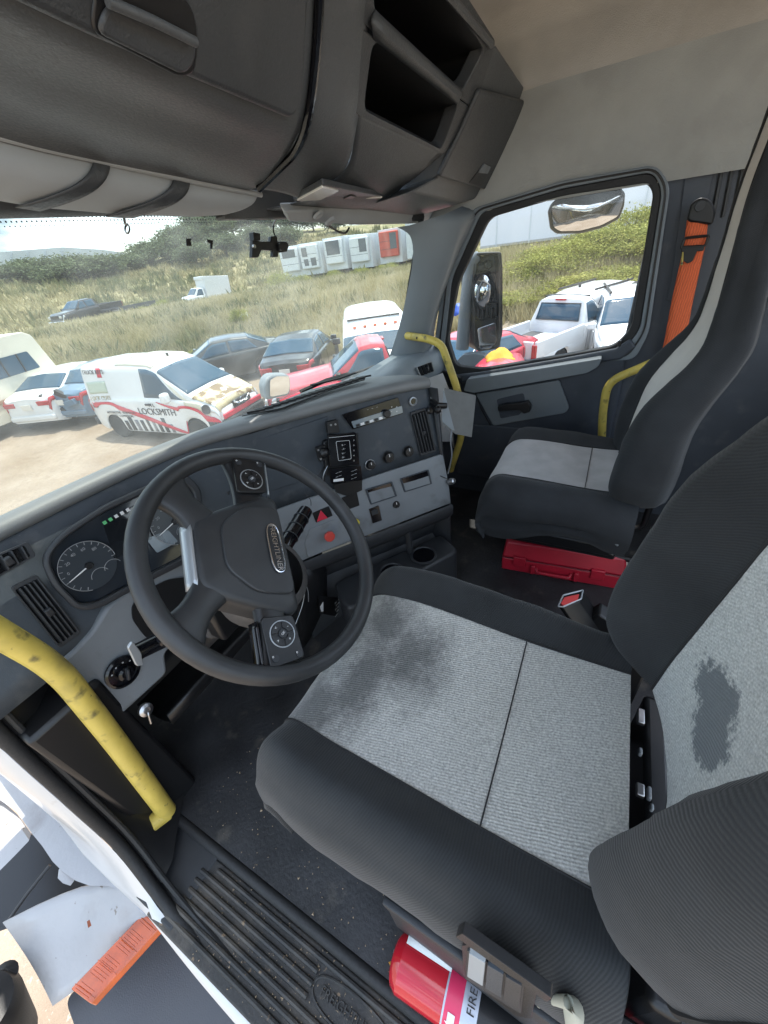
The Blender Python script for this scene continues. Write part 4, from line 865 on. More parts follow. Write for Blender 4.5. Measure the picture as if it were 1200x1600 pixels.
# ================================================================== PASSENGER DOOR
door = thing('passenger_door', 'closed dark passenger door with window, armrest and pull pocket', 'door', (1.82, .35, -1.15))
opn = [(699, 531), (715, 443), (764, 340), (880, 306), (1012, 286), (1021, 302), (987, 513), (961, 541), (877, 556), (752, 577), (712, 572)]
sea = [(694, 545), (706, 435), (752, 331), (880, 294), (1020, 268), (1035, 296), (1000, 516), (970, 552), (878, 566), (750, 588), (698, 584)]
trm = [(676, 556), (692, 430), (737, 326), (880, 282), (1026, 257), (1048, 290), (1014, 520), (992, 562), (880, 569), (745, 591), (676, 590)]
def dr(pts, x, r=.03): return rnd([at(a, b, x=x) for a, b in pts], r, 5)
ft = obj('window_trim', MB().ring(dr(trm, 1.795), dr(sea, 1.795), (.03, 0, 0)), m_pil, door, bevel=.004)
obj('window_seal', MB().ring(dr(sea, 1.80), dr(opn, 1.80), (.035, 0, 0)), m_rubber, door, bevel=.004)
obj('trim_line', MB().tube(dr([(a*.5 + c*.5, b*.5 + d*.5) for (a, b), (c, d) in zip(trm, sea)], 1.792), .003, 6, closed=True), m_black, ft)
gp = dr(sea, 1.825)
obj('window_glass', MB().prism(gp, (.005, 0, 0)), m_side, door, smooth=False)
yz = [(.70, -.60), (.62, -.575), (.30, -.55), (.06, -.50), (-.06, -.44), (-.075, -.60), (-.08, -1.215), (.78, -1.215), (.78, -.62)]
obj('door_panel', MB().prism(rnd([(1.80, y, z) for y, z in yz], .03, 4), (.05, 0, 0)), m_door, door, bevel=.008)
sl_ = [at(x, y, x=1.795) for x, y in ((694, 586), (752, 580), (877, 559), (962, 543), (985, 528), (994, 540), (970, 560), (880, 572), (752, 594), (694, 600))]
obj('window_ledge', MB().prism(sl_, (-.02, 0, 0)), m_door, door, bevel=.008, seg=3)
ar = [at(x, y, x=1.775) for x, y in ((729, 606), (734, 588), (840, 572), (942, 555), (936, 568), (918, 578), (840, 592), (745, 609))]
obj('armrest', MB().prism(rnd(ar, .01, 3), (-.045, 0, .0)), m_doorl, door, bevel=.012, seg=4)
pk = [at(x, y, x=1.795) for x, y in ((744, 614), (770, 610), (874, 592), (890, 636), (884, 644), (772, 664))]
obj('pull_panel', MB().prism(rnd(pk, .012, 4), (-.014, 0, 0)), m_doorl, door, bevel=.006, seg=3)
obj('pocket', MB().prism(rnd([at(x, y, x=1.779) for x, y in ((776, 624), (818, 614), (822, 634), (812, 648), (782, 654))], .01, 3), (-.002, 0, 0)), m_door, door, bevel=.001)
obj('door_handle', MB().prism(rnd([at(x, y, x=1.768) for x, y in ((779, 633), (790, 629), (816, 627), (826, 624), (831, 632), (829, 641), (820, 644), (812, 638), (780, 640))], .004, 3), (-.022, 0, 0)), m_black, door, bevel=.004)
obj('panel_split', MB().tube([at(x, y, x=1.792) for x, y in ((742, 612), (752, 640), (768, 668))], .003, 6), m_black, door)
obj('kick_panel', MB().prism(rnd([(1.795, .62, -.80), (1.795, .02, -.80), (1.795, .02, -1.1), (1.795, .62, -1.1)], .03), (-.01, 0, 0)), m_door, door, bevel=.006)
obj('lock_pin', MB().lathe([(.006, 0), (.005, .02)], at(967, 541, x=1.775), (0, 0, 1), 10), m_black, door)
obj('corner_bracket', MB().prism([at(x, y, x=1.775) for x, y in ((694, 578), (722, 588), (720, 602), (694, 604))], (-.02, 0, 0)), m_black, door, bevel=.003)
# look-down mirror outside at the top of the window
lm_ = thing('look_down_mirror', 'curved look-down mirror hanging at the top of the passenger window', 'mirror', tuple(at(915, 330, x=1.98)))
tilt_ = lambda p: p + Vector(((at(915, 305, x=1.96).z - p.z)*.5 - .025, 0, 0))
lo_ = [(860, 322), (880, 318), (918, 318), (950, 311), (975, 303), (976, 316), (968, 338), (940, 353), (905, 362), (872, 363), (862, 356)]
obj('mirror_housing', MB().prism(rnd([tilt_(at(x, y, x=1.995)) for x, y in [(857, 330), (862, 319), (880, 302), (918, 300), (950, 294), (970, 292), (978, 302), (976, 322), (968, 342), (940, 357), (905, 366), (868, 366), (859, 358)]], .008), (.05, .01, 0)), m_black, lm_, bevel=.008)
mq = [tilt_(at(x, y, x=1.984)) for x, y in lo_]
cen = sum(mq, Vector())/len(mq); rows = []
for s in np.linspace(0, 1, 7):
    rows.append([cen + (p - cen)*(s*.96 + .001) + Vector((.028*s*s - .028, 0, 0)) for p in rnd(mq, .012)])
# tilt the face so it looks down at the ground
g = MB().grid(rows, cv=True)
obj('mirror_glass', g, m_mirror, lm_, angle=80)
obj('mirror_arm', MB().box(at(905, 296, x=2.0), (.04, .12, .035)), m_black, lm_, bevel=.006)
# main mirror with open broken housing
sm = thing('side_mirror', 'tall black wing mirror with broken open housing and round convex glass', 'mirror', tuple(at(765, 550, x=2.12)))
def sx(pts, x): return [at(a, b, x=x) for a, b in pts]
MX = 2.12
obj('housing', MB().ring(rnd(sx(((738, 402), (746, 395), (784, 393), (786, 420), (786, 520), (780, 545), (748, 550), (741, 540)), MX), .012), rnd(sx(((742, 405), (748, 400), (779, 398), (781, 422), (780, 520), (775, 540), (750, 545), (744, 536)), MX), .01), (.12, .10, 0)), m_black, sm, bevel=.006)
obj('back_plate', MB().prism(sx(((741, 402), (782, 397), (782, 540), (744, 546)), MX + .035), (.02, .02, 0)), m_dark, sm, bevel=.002)
oo = at(762, 454, x=MX); dv = Vector((-.82, -.55, .05)).normalized(); a_ = Vector((.55, -.82, 0)).normalized(); b_ = dv.cross(a_)
def lens(name, c, ra, rb, m, par):
    rows = [[c + a_*ra*s*math.cos(t) + b_*rb*s*math.sin(t) - dv*.03*s*s for t in np.linspace(0, 2*math.pi, 33)[:-1]] for s in (.001, .3, .6, .85, 1)]
    o = obj(name, MB().grid(rows, cv=True), m, par, angle=80)
    obj('lens_ring', MB().tube(rows[-1], .007, 8, closed=True), m_black, o); return o
lens('convex_glass', oo, .062, .078, m_mirror, sm)
q = sx(((746, 514), (774, 504), (776, 534), (766, 545), (750, 546)), MX - .004)
obj('lower_glass', MB().prism(rnd(q, .012), (.004, .003, 0)), m_mirror, sm, bevel=.001)
obj('motor_boss', MB().lathe([(.012, 0), (.018, .01), (.018, .03)], at(764, 414, x=MX + .01), (1, .6, 0), 18), m_black, sm)
obj('motor_boss', MB().lathe([(.012, 0), (.022, .01), (.022, .03)], at(755, 418, x=MX + .02), (1, .6, 0), 18), m_dark, sm)
for i in range(5):
    obj('inner_rib', MB().box(at(748 + i*7, 488 + (i % 2)*6 - i*1.5, x=MX + .02), (.03, .006, .05)), m_black, sm, bevel=.001)
for y in (476, 500, 430):
    obj('cross_rib', MB().tube(sx(((743, y), (781, y - 5)), MX + .02), .005, 6), m_black, sm)
obj('mirror_arm', MB().tube(sx(((722, 545), (728, 470), (736, 410), (748, 398)), MX + .02), [.035, .03, .03, .02], 12), m_pil, sm)
obj('arm_base', MB().prism(rnd(sx(((700, 578), (722, 555), (742, 552), (758, 556), (738, 576), (715, 582)), MX - .05), .01), (.05, 0, 0)), m_pil, sm, bevel=.01, seg=3)
# hood mirror seen over the dash
hm = thing('hood_mirror', 'small round hood mirror seen just above the dash beside the red pickup', 'mirror', tuple(at(430, 610, y=2.0)))
hp = [(416, 592), (424, 586), (442, 585), (453, 586), (455, 604), (452, 618), (416, 626), (412, 605)]
obj('mirror_shell', MB().prism(rnd([at(x, y, y=2.0) for x, y in hp], .03), (.05, .10, 0)), m_pil, hm, bevel=.015, seg=3)
obj('mirror_glass', MB().prism(rnd([at(x, y, y=1.99) for x, y in ((422, 594), (432, 588), (452, 588), (453, 604), (450, 615), (422, 620))], .02), (.0, .004, 0)), m_mirror, hm)
obj('mirror_post', MB().tube([at(434, 622, y=2.05), at(440, 690, y=2.05)], .012, 8), m_black, hm)
hood = thing('hood', 'white sloping hood of the truck below the windshield', 'hood', (.8, 1.8, -1.3))
obj('hood_panel', MB().grid([[(x, y, -.71 - .16*(y - 1.3) - .25*((x - .8)/.9)**4) for x in np.linspace(-.1, 1.7, 14)] for y in np.linspace(1.32, 2.5, 8)]), m_white, hood, solid=.01)
wip = thing('wiper', 'black windshield wiper lying across the lower glass', 'wiper', tuple(at(560, 592, y=.98)))
obj('wiper_blade', MB().tube([at(486, 602, y=1.06), at(530, 591, y=1.04), at(568, 578, y=1.0), at(584, 572, y=.99)], .006, 6), m_black, wip)
obj('wiper_arm', MB().tube([at(470, 612, y=1.10), at(510, 594, y=1.07), at(545, 584, y=1.04)], .009, 6), m_black, wip)
# ------------------------------------------------------------------ orange seat belt
sbt = thing('seat_belt', 'orange seat belt hanging on the pillar behind the passenger seat', 'seat belt', tuple(at(1050, 525, x=1.79)))
def belt(pts, x, w=17):
    return MB().grid([[at(a - w*.5 + w*q, b, x=x - .004*math.sin(q*3.14)) for q in np.linspace(0, 1, 5)] for a, b in pts])
obj('webbing', belt(((1090, 344), (1088, 360), (1085, 385), (1077, 420), (1066, 470), (1055, 530), (1040, 600)), 1.79, 33), m_ora, sbt, solid=.002)
ak = [at(x, y, x=1.80) for x, y in ((1072, 346), (1080, 316), (1094, 308), (1110, 312), (1118, 330), (1112, 352))]
obj('belt_guide', MB().prism(rnd(ak, .012), (-.02, 0, 0)), m_black, sbt, bevel=.006)
obj('anchor_bolt', MB().lathe([(.014, 0), (.013, .006)], at(1094, 322, x=1.78), (-1, 0, 0), 18), m_dark, sbt)
obj('buckle_bar', MB().tube(rnd([at(x, y, x=1.775) for x, y in ((1070, 372), (1108, 368), (1102, 384), (1064, 388))], .006), .004, 8, closed=True), m_black, sbt)
obj('slide_bar', MB().prism(rnd([at(x, y, x=1.778) for x, y in ((1066, 384), (1102, 382), (1099, 392), (1064, 394))], .004), (-.006, 0, 0)), m_black, sbt, bevel=.002)
tg = obj('belt_tongue', MB().prism(rnd([at(x, y, x=1.776) for x, y in ((1068, 392), (1090, 390), (1082, 408), (1074, 412), (1068, 408))], .004), (-.004, 0, 0)), m_black, sbt, bevel=.001)
obj('yellow_edge', MB().tube([at(1068, 392, x=1.776), at(1065, 414, x=1.776)], .0035, 6), m_yel, sbt)
# ================================================================== SEATS
def ss(a, b, x): t = min(1, max(0, (x - a)/(b - a))); return t*t*(3 - 2*t)
def cushion(root, xc, y0, y1, zt, zb, wi, wo, m_in, m_out, bol=.035, tilt=.02, sag=.012):
    """swept cushion: flat insert between two bolsters, front rolled over"""
    yp = []
    for t in np.linspace(0, 1, 20): yp.append((y0 + (y1 - .07 - y0)*t, 0))
    for a in np.linspace(8, 96, 12): yp.append((y1 - .07 + .07*math.sin(R_(a)), -.075 + .075*math.cos(R_(a))))
    for t in np.linspace(.1, 1, 5): yp.append((y1 - .002 - .03*t, -.08 - (zt - zb - .10)*t))
    def ring(y, dz):
        u = (y - y0)/(y1 - y0); f = 1 - .05*ss(.72, 1, u)
        z = zt + tilt*ss(.2, .75, u) - tilt*.3*ss(.8, 1, u) + dz
        drop = -dz/(zt - zb)
        def b(s):   # bolster height at |s|
            h = bol*(1.0 - .55*ss(.45, 0, u))*ss(wi - .01, wi + .055, s)*(1 - .9*min(1, drop*4))
            e = ss(wo - .06, wo, s); return h - (1 - math.sqrt(max(0, 1 - e*e*.98)))*.062
        rows = {}
        ins = [(xc + s*f, y, z - sag*(1 - (s/wi)**2)*(1 - drop)*ss(0, .3, u)*1.0 + .004*math.sin(s*40 + y*17)*0) for s in np.linspace(-wi, wi, 17)]
        out = {}
        for sg in (-1, 1):
            L = []
            for s in np.linspace(wi, wo, 15): L.append((xc + sg*s*f, y, z + b(s)))
            zl = L[-1][2]; 
            low = zb + (.035*math.sin(max(0, u - .1)*6) if sg < 0 else 0)
            for t in np.linspace(.12, 1, 8):
                zz = zl + (min(low, zl - .004) - zl)*t
                L.append((xc + sg*(wo + .012*math.sin(t*3.0) - .03*t*t - .018*math.exp(-((t - .52)/.07)**2)*ss(.1, .3, u))*f, y, zz))
            out[sg] = L
        return ins, out[-1], out[1]
    R = [ring(*p) for p in yp]
    obj('seat_insert', MB().grid([r[0] for r in R]), m_in, root, angle=70)
    obj('seat_bolster', MB().grid([r[1] for r in R]), m_out, root, angle=75)
    obj('seat_bolster', MB().grid([r[2] for r in R]), m_out, root, angle=75)
    for k in (0, -1):
        obj('seam', MB().tube([Vector(r[0][k]) + Vector((0, 0, .0015)) for r in R[:30]], .0017, 6), m_piping, root)
    i = 7; obj('cross_seam', MB().tube([Vector(p) + Vector((0, 0, .0016)) for p in R[i][0]], .0012, 5), m_piping, root)
    # back and under closure
    obj('seat_pan', MB().box((xc, (y0 + y1)/2 - .02, zb - .01), ((wo - .05)*2, (y1 - y0) - .1, .05)), m_black, root, bevel=.01)
    ends = [Vector(p) for p in R[0][1][::-1]] + [Vector(p) for p in R[0][0]] + [Vector(p) for p in R[0][2]]
    obj('rear_closure', MB().add(ends, [tuple(range(len(ends)))]), m_dfab2, root)
    return R
def tab(z, T): return float(np.interp(z, [t[0] for t in T], [t[1] for t in T]))
def backrest(root, xc, zb, zt, m_in, m_out, Y, I_, W_, B_, TH):
    """shell with forward bolsters low down that shrink towards a narrow headrest; tables give shape by height"""
    Z = list(np.linspace(zb, zt, 60)); data = []
    def sm(z, T): return sum(tab(z + d, T) for d in (-.04, -.02, 0, .02, .04))/5
    for z in Z:
        u = (z - zb)/(zt - zb)
        e0 = math.sqrt(max(0, 1 - (1 - min(1, u/.12))**2)); e1 = math.sqrt(max(0, 1 - max(0, (u - .93)/.07)**2))
        y = sm(z, Y); W = sm(z, W_)*(.72 + .28*e0)*(.75 + .25*e1); I = min(sm(z, I_), W - .03); b = sm(z, B_)*(.3 + .7*e0); th = sm(z, TH)*max(.3, min(e0 + .3, 1)*e1)
        ins = [(xc + s, y - .014*(1 - (s/I)**2), z) for s in np.linspace(-I, I, 15)]
        sides = {}
        for sg in (-1, 1):
            L = []
            for t in np.linspace(0, 1, 14):
                s = I + (W - I)*t; q = max(0, t - .45)/.55
                L.append((xc + sg*s, y + b*ss(0, .50, t) - (1 - math.sqrt(max(0, 1 - q*q*.98)))*(.035 + b*.35), z))
            yl = L[-1][1]; ye = y - th
            for t in np.linspace(.10, 1, 9):
                L.append((xc + sg*(W + .012*math.sin(t*3.14) - (.03*ss(.75, 1, t))), yl + (ye - yl)*t, z))
            sides[sg] = L
        data.append((ins, sides[-1], sides[1]))
    obj('backrest_insert', MB().grid([d[0] for d in data]), m_in, root, angle=70)
    for sg in (1, 2):
        obj('backrest_bolster', MB().grid([d[sg] for d in data]), m_out, root, angle=75)
    for k in (0, -1):
        obj('seam', MB().tube([Vector(d[0][k]) + Vector((0, .0015, 0)) for d in data], .0022, 6), m_piping, root)
    obj('backrest_rear', MB().grid([[d[1][-1], d[2][-1]] for d in data]), m_black, root)
    for q in (0, -1):
        ends = [Vector(p) for p in data[q][1][::-1]] + [Vector(p) for p in data[q][0]] + [Vector(p) for p in data[q][2]]
        obj('end_closure', MB().add(ends, [tuple(range(len(ends)))]), m_out, root)
    return data
sw1 = [(at(600, 985, z=-.655), (.10, .05, .2)), (at(645, 1035, z=-.66), (.075, .062, .2)), (at(560, 1070, z=-.65), (.10, .045, .2)), (at(480, 1108, z=-.65), (.065, .07, .2))]
m_ins1 = stain(mat('worn grey woven cloth', (.50, .49, .46), .9, var=(330, .32), rib=((1, .25, 0), .0042, .35, .20), sheen=.3), sw1, (.040, .041, .041), 75, .76, .62)
m_ins2 = stain(mat('pale woven back cloth', (.56, .56, .535), .9, var=(330, .3), rib=((.55, 0, .8), .0042, .35, .18), sheen=.3), [(at(1095, 1112, y=-.18), (.070, .1, .048))], (.125, .14, .15), 110, .95, .10)
m_bol1 = mat('charcoal ribbed bolster cloth', (.026, .0275, .029), .92, var=(6, .35), rib=((.25, 1, .5), .0036, .25, .45), sheen=.10)
m_bol2 = mat('charcoal ribbed back cloth', (.027, .0285, .030), .92, var=(6, .35), rib=((.2, .5, 1), .0036, .25, .40), sheen=.10)
ds = thing('driver_seat', 'near driver seat with worn grey cushion insert and charcoal ribbed bolsters', 'seat', (.35, .1, FZ))
RC = cushion(ds, .338, -.135, .40, -.655, -.885, .158, .258, m_ins1, m_bol1, bol=.036)
# gathered skirt line along the near side
pts = [at(430, 1268, x=.074), at(480, 1310, x=.070), at(540, 1362, x=.070), at(600, 1398, x=.070), at(660, 1402, x=.070), at(720, 1378, x=.070), at(790, 1385, x=.070), at(860, 1430, x=.072)]
bk = backrest(ds, .365, -.655, .16, m_ins2, m_bol2, [(-.66, -.165), (-.57, -.172), (-.3, -.205), (-.1, -.25), (.16, -.28)], [(-.66, .115), (-.3, .120), (-.1, .09), (.16, .07)],
              [(-.66, .245), (-.52, .262), (-.30, .26), (-.2, .25), (-.08, .17), (.16, .11)], [(-.66, .08), (-.56, .095), (-.45, .095), (-.32, .082), (-.22, .055), (-.1, .015)], [(-.66, .13), (-.2, .12), (.16, .07)])
# side panel and piping on the near bolster of the backrest
pip = [Vector(d[1][14]) + Vector((-.002, 0, 0)) for d in bk[4:42]]
obj('side_seam', MB().tube(pip, .003, 6), m_piping, ds)
obj('side_inset', MB().grid([[Vector(d[1][k]) + Vector((-.003, 0, 0)) for k in (17, 18, 19, 20, 21)] for d in bk[5:40]]), mat('coarse black side cloth', (.035, .036, .037), .95, bump=(420, .8), var=(300, .4), sheen=.3), ds)
# suspension, slides and hinge hardware
obj('suspension_bellows', MB().box((.34, .12, -1.04), (.36, .40, .27)), m_black, ds, bevel=.02, seg=3)
obj('side_cover', MB().grid([[(.075 + .004*math.sin(y*9), y, z) if k else (.075, y, z) for k, z in enumerate((-.86, -.93, -1.0, -1.07))] for y in np.linspace(.16, -.42, 14)]), m_dark, ds, solid=.012, bevel=.003)
obj('base_plate', MB().box((.34, .10, -1.185), (.44, .52, .03)), m_black, ds, bevel=.006)
for x in (.12, .56):
    obj('slide_rail', MB().box((x, .02, -.93), (.03, .5, .03)), m_black, ds, bevel=.004)
obj('hinge_frame', MB().box((.36, -.21, -.95), (.44, .04, .28)), m_black, ds, bevel=.01)
for i, (x, y, w, h) in enumerate(((1001, 1120, .012, .03), (1000, 1235, .012, .02), (1014, 1240, .006, .02), (1000, 1175, .006, .012), (1018, 1262, .005, .01))):
    obj('hinge_bolt' if i == 0 else 'bracket_clip', MB().box(at(x, y, z=-.80), (h, w, .012)), m_steel if i < 2 else m_lgrey, ds, bevel=.002)
for i in range(4):
    obj('spring_coil', MB().tube([at(1042 + i, 1180 + i*22, z=-.78), at(1052 + i, 1186 + i*22, z=-.78)], .0016, 5), m_steel, ds)
obj('bracket_plate', MB().box((.60, -.13, -.80), (.05, .10, .14)), m_black, ds, bevel=.006)
# control panel on the near side of the seat base
Psw = Plane(at(745, 1490, x=.075), at(815, 1550, x=.075), at(735, 1535, x=.068))
def swq(name, quad, off, th, m, par, bv=.001): return obj(name, MB().prism(rnd([Psw.px(x, y, off) for x, y in quad], .002, 3), Psw.n*-th), m, par, bevel=bv)
pnl = swq('switch_panel', ((722, 1478), (742, 1474), (838, 1552), (830, 1592), (806, 1588), (724, 1524)), .006, .010, m_black, ds, .003)
swq('panel_ridge', ((712, 1464), (722, 1459), (862, 1560), (854, 1566)), .010, .010, m_black, ds, .003)
for i, m_ in enumerate((m_lampw, m_blue, m_dark)):
    x0 = 733 + i*28.5; y0 = 1490 + i*18
    swq('rocker_frame', ((x0 - 3, y0 - 5), (x0 + 29, y0 + 14), (x0 + 24, y0 + 58), (x0 - 6, y0 + 40)), .0085, .004, m_dark, pnl)
    swq('rocker_key', ((x0, y0), (x0 + 25, y0 + 15), (x0 + 21, y0 + 51), (x0 - 3, y0 + 36)), .012, .006, m_ if i else mat('pale rocker key', (.36, .38, .39), .4), pnl, .0015)
lv = obj('seat_lever', MB().tube([at(842, 1568, x=.082), at(866, 1562, x=.080), at(888, 1566, x=.078), at(896, 1578, x=.078), at(899, 1640, x=.078)], [.004, .0045, .0055, .010, .011], 12), mat('pale lever', (.42, .43, .36), .5), ds)
# passenger seat
m_pin = mat('soft grey cushion cloth', (.42, .41, .41), .92, var=(16, .12), bump=(520, .4), sheen=.35)
ps = thing('passenger_seat', 'far passenger seat with smooth grey insert and high black headrest', 'seat', (1.32, .1, FZ))
RP = cushion(ps, 1.325, -.16, .305, -.715, -.885, .148, .262, m_pin, m_dfab2, bol=.022, tilt=.012, sag=.006)
backrest(ps, 1.335, -.73, .20, m_lfabp, m_dfab2, [(-.73, -.10), (-.46, -.128), (-.38, -.168), (-.31, -.21), (-.17, -.208), (0, -.20), (.2, -.215)], [(-.73, .12), (-.46, .125), (-.3, .115), (-.17, .085), (0, .065), (.2, .06)],
         [(-.73, .24), (-.6, .262), (-.5, .24), (-.36, .205), (-.29, .165), (-.17, .13), (0, .105), (.2, .09)], [(-.73, .03), (-.6, .04), (-.46, .035), (-.36, .025), (-.28, .008), (-.17, .004)], [(-.73, .12), (-.3, .085), (.2, .06)])
for x in (1.30, 1.50):
    obj('base_rail', MB().tube(bend([(x, .14, -.90), (x, .12, -1.06), (x, -.25, -1.06), (x, -.25, -.90)], .04), .012, 10), m_black, ps)
obj('base_rail', MB().tube([(1.30, .14, -1.06), (1.50, .14, -1.06)], .012, 10), m_black, ps)
obj('seat_frame', MB().box((1.325, .04, -.915), (.42, .36, .03)), m_black, ps, bevel=.008)
obj('pedestal', MB().box((1.42, -.05, -1.10), (.20, .24, .22)), m_black, ps, bevel=.01)
obj('front_plate', MB().box((1.40, .17, -1.02), (.10, .01, .08)), m_blue, ps, bevel=.004)
obj('adjust_lever', MB().tube([at(928, 824, x=1.08), at(966, 852, x=1.06)], .005, 8), m_steel, ps)
wt_ = bpy.data.textures.new('wrinkle', 'CLOUDS'); wt_.noise_scale = .085; wt_.noise_depth = 3
for rt in (ds, ps):
    for o in rt.children:
        if o.name.split('.')[0] in ('seat_bolster', 'backrest_bolster', 'seat_insert', 'backrest_insert'):
            md = o.modifiers.new('wrinkle', 'DISPLACE'); md.texture = wt_; md.texture_coords = 'LOCAL'; md.strength = .010 if 'bolster' in o.name else .006; md.mid_level = .5
# ================================================================== LOOSE THINGS IN THE CAB
tb = thing('tool_case', 'red plastic tool case lying on the floor under the passenger seat', 'tool case', tuple(at(870, 905, z=FZ)))
A = at(783, 889, z=FZ + .004); B = at(962, 921, z=FZ + .004); ax_ = (B - A); ax_.z = 0; Lb = ax_.length + .02; ax_.normalize(); bx_ = Vector((-ax_.y, ax_.x, 0))
if bx_.x < 0: bx_ = -bx_
def tbp(a, b, h): return A + ax_*a + bx_*b + Vector((0, 0, h))
D_, H_ = .16, .142
def tbox(a0, a1, b0, b1, h0, h1): return MB().prism([tbp(a0, b0, h0), tbp(a1, b0, h0), tbp(a1, b1, h0), tbp(a0, b1, h0)], (0, 0, h1 - h0))
obj('case_base', tbox(0, Lb, 0, D_, 0, .070), m_redbox, tb, bevel=.008, seg=3)
lid = obj('case_lid', MB().add([tbp(0, 0, .072), tbp(Lb, 0, .072), tbp(Lb, D_, .072), tbp(0, D_, .072), tbp(.012, .02, H_), tbp(Lb - .012, .02, H_), tbp(Lb - .012, D_ - .02, H_), tbp(.012, D_ - .02, H_)], [(3, 2, 1, 0), (4, 5, 6, 7), (0, 1, 5, 4), (1, 2, 6, 5), (2, 3, 7, 6), (3, 0, 4, 7)]), m_redbox, tb, bevel=.008, seg=3)
for a in (.045, .33):
    obj('latch', tbox(a, a + .048, -.008, .004, .040, .086), m_redbox, tb, bevel=.003)
obj('carry_handle', MB().tube(bend([tbp(.135, 0, .040), tbp(.14, -.014, .030), tbp(.26, -.014, .030), tbp(.265, 0, .040)], .012), .006, 10), m_redbox, tb)
for a in (.115, .275):
    obj('handle_lug', tbox(a, a + .016, -.012, .004, .012, .056), m_redbox, tb, bevel=.003)
obj('case_groove', MB().tube([tbp(.0, -.001, .071), tbp(Lb, -.001, .071)], .002, 6), mat('dark red seam', (.12, .004, .01), .5), tb)
# belt buckle
bk_ = thing('belt_buckle', 'seat belt buckle with a red release button standing behind the cushion', 'buckle', tuple(at(905, 985, z=-.95)))
bp_ = Plane(at(875, 942, z=-.84), at(905, 930, z=-.83), at(880, 945, z=-.86))
obj('buckle_body', MB().prism(rnd([at(x, y, z=-.855) for x, y in ((872, 948), (880, 930), (911, 922), (906, 940), (880, 950))], .004), Vector((.0, -.07, -.10))), m_black, bk_, bevel=.003)
obj('release_button', MB().prism(rnd([at(x, y, z=-.848) for x, y in ((876, 943), (882, 933), (905, 928), (903, 937), (880, 946))], .002), (0, 0, -.008)), mat('red release button', (.65, .06, .06), .35), bk_, bevel=.001)
obj('buckle_rim', MB().tube(rnd([at(x, y, z=-.85) for x, y in ((872, 948), (880, 930), (911, 922), (908, 936), (880, 948))], .003), .0022, 6, closed=True), m_silver, bk_)
obj('buckle_strap', MB().box(at(930, 985, z=-.98), (.05, .10, .16), Matrix.Rotation(.5, 3, 'X')), m_black, bk_, bevel=.006)
dn = tag(obj('cloth_scrap', MB().grid([[at(960 + 14*s + 6*t, 985 - 12*s + 26*t, z=-.93 + .02*math.sin(s*3 + t*4)) for t in np.linspace(0, 1, 6)] for s in np.linspace(0, 1, 6)]), mat('blue grey cloth', (.20, .24, .32), .9, var=(60, .3)), solid=.003), 'crumpled blue grey cloth wedged between the driver seat and its backrest', 'cloth')
# fire extinguisher lying by the seat base
fe = thing('fire_extinguisher', 'red fire extinguisher cylinder with black and silver label lying beside the seat base', 'fire extinguisher', tuple(at(690, 1560, z=-1.16)))
e0 = at(655, 1520, z=-1.10); e1 = at(770, 1598, z=-1.10); ea = (e1 - e0); ea.normalize(); er = .043
def fl(a, b, m, name, r=er, par=None, **k): return obj(name, MB().lathe([(r, a), (r, b)], e0, ea, 40), m, par or fe, **k)
m_fr = mat('red enamel', (.55, .015, .03), .18, coat=.5)
m_pk = mat('pink red label', (.72, .04, .12), .35)
m_sl = mat('silver label', (.50, .53, .60), .35, .2)
body = obj('cylinder', MB().lathe([(.004, -.052), (.026, -.050), (.036, -.044), (er, -.032), (er, .34), (.03, .37)], e0, ea, 44), m_fr, fe, angle=30)
for a, b, m_, nm in ((.052, .055, m_sl, 'label_band'), (.055, .082, m_pk, 'label_band'), (.082, .108, m_sl, 'label_band'), (.108, .185, m_black, 'label_band'), (.185, .205, m_sl, 'label_band'), (.205, .23, m_pk, 'label_band')):
    fl(a, b, m_, nm, er + .0008, body)
side = (Vector((0, 0, 0)) - e0); side -= ea*side.dot(ea); side.normalize(); crs = ea.cross(side)
def fep(a, t, r=er + .0018): return e0 + ea*a + (side*math.cos(t) + crs*math.sin(t))*r
obj('label_arrow', MB().add([fep(a, t) for a, t in ((.062, .45), (.062, .75), (.058, .75), (.068, .95), (.078, .75), (.074, .75), (.074, .45))], [tuple(range(7))]), m_wtxt, body, smooth=False)
text('label_print', 'FIRE', fep(.097, -.15, er + .0022), -crs, -ea, .018, m_black, body, ext=.0004)
text('label_print', '1A10BC', fep(.196, -.1, er + .0022), -crs, -ea, .013, m_black, body, ext=.0004)
ht = obj('hang_tag', MB().grid([[fep(.0 - .03 + .085*s, -(.55 + .8*t), er + .002 + .018*t*(1 + s)) for t in np.linspace(0, 1, 5)] for s in np.linspace(0, 1, 5)]), mat('white paper tag', (.66, .68, .66), .7), fe, solid=.0008)
rp = tag(obj('ring_pull', MB().tube([at(624, 1492, z=-1.19) + Vector((.009*math.cos(t), .012*math.sin(t), 0)) for t in np.linspace(0, 2*math.pi, 21)[:-1]], .0016, 6, closed=True), m_steel), 'small metal ring lying on the floor beside the red extinguisher', 'ring')
lf = tag(obj('dry_leaf', MB().grid([[at(604 + 18*s + 3*math.sin(t*3), 1504 + 16*t - 6*s, z=-1.19 + .006*math.sin(t*3 + s)) for t in np.linspace(0, 1, 5)] for s in (0.15, .4, .7, .95)]), mat('dry leaf', (.55, .26, .04), .7, var=(90, .3)), solid=.0006), 'curled yellow brown leaf on the floor beside the extinguisher', 'leaf')
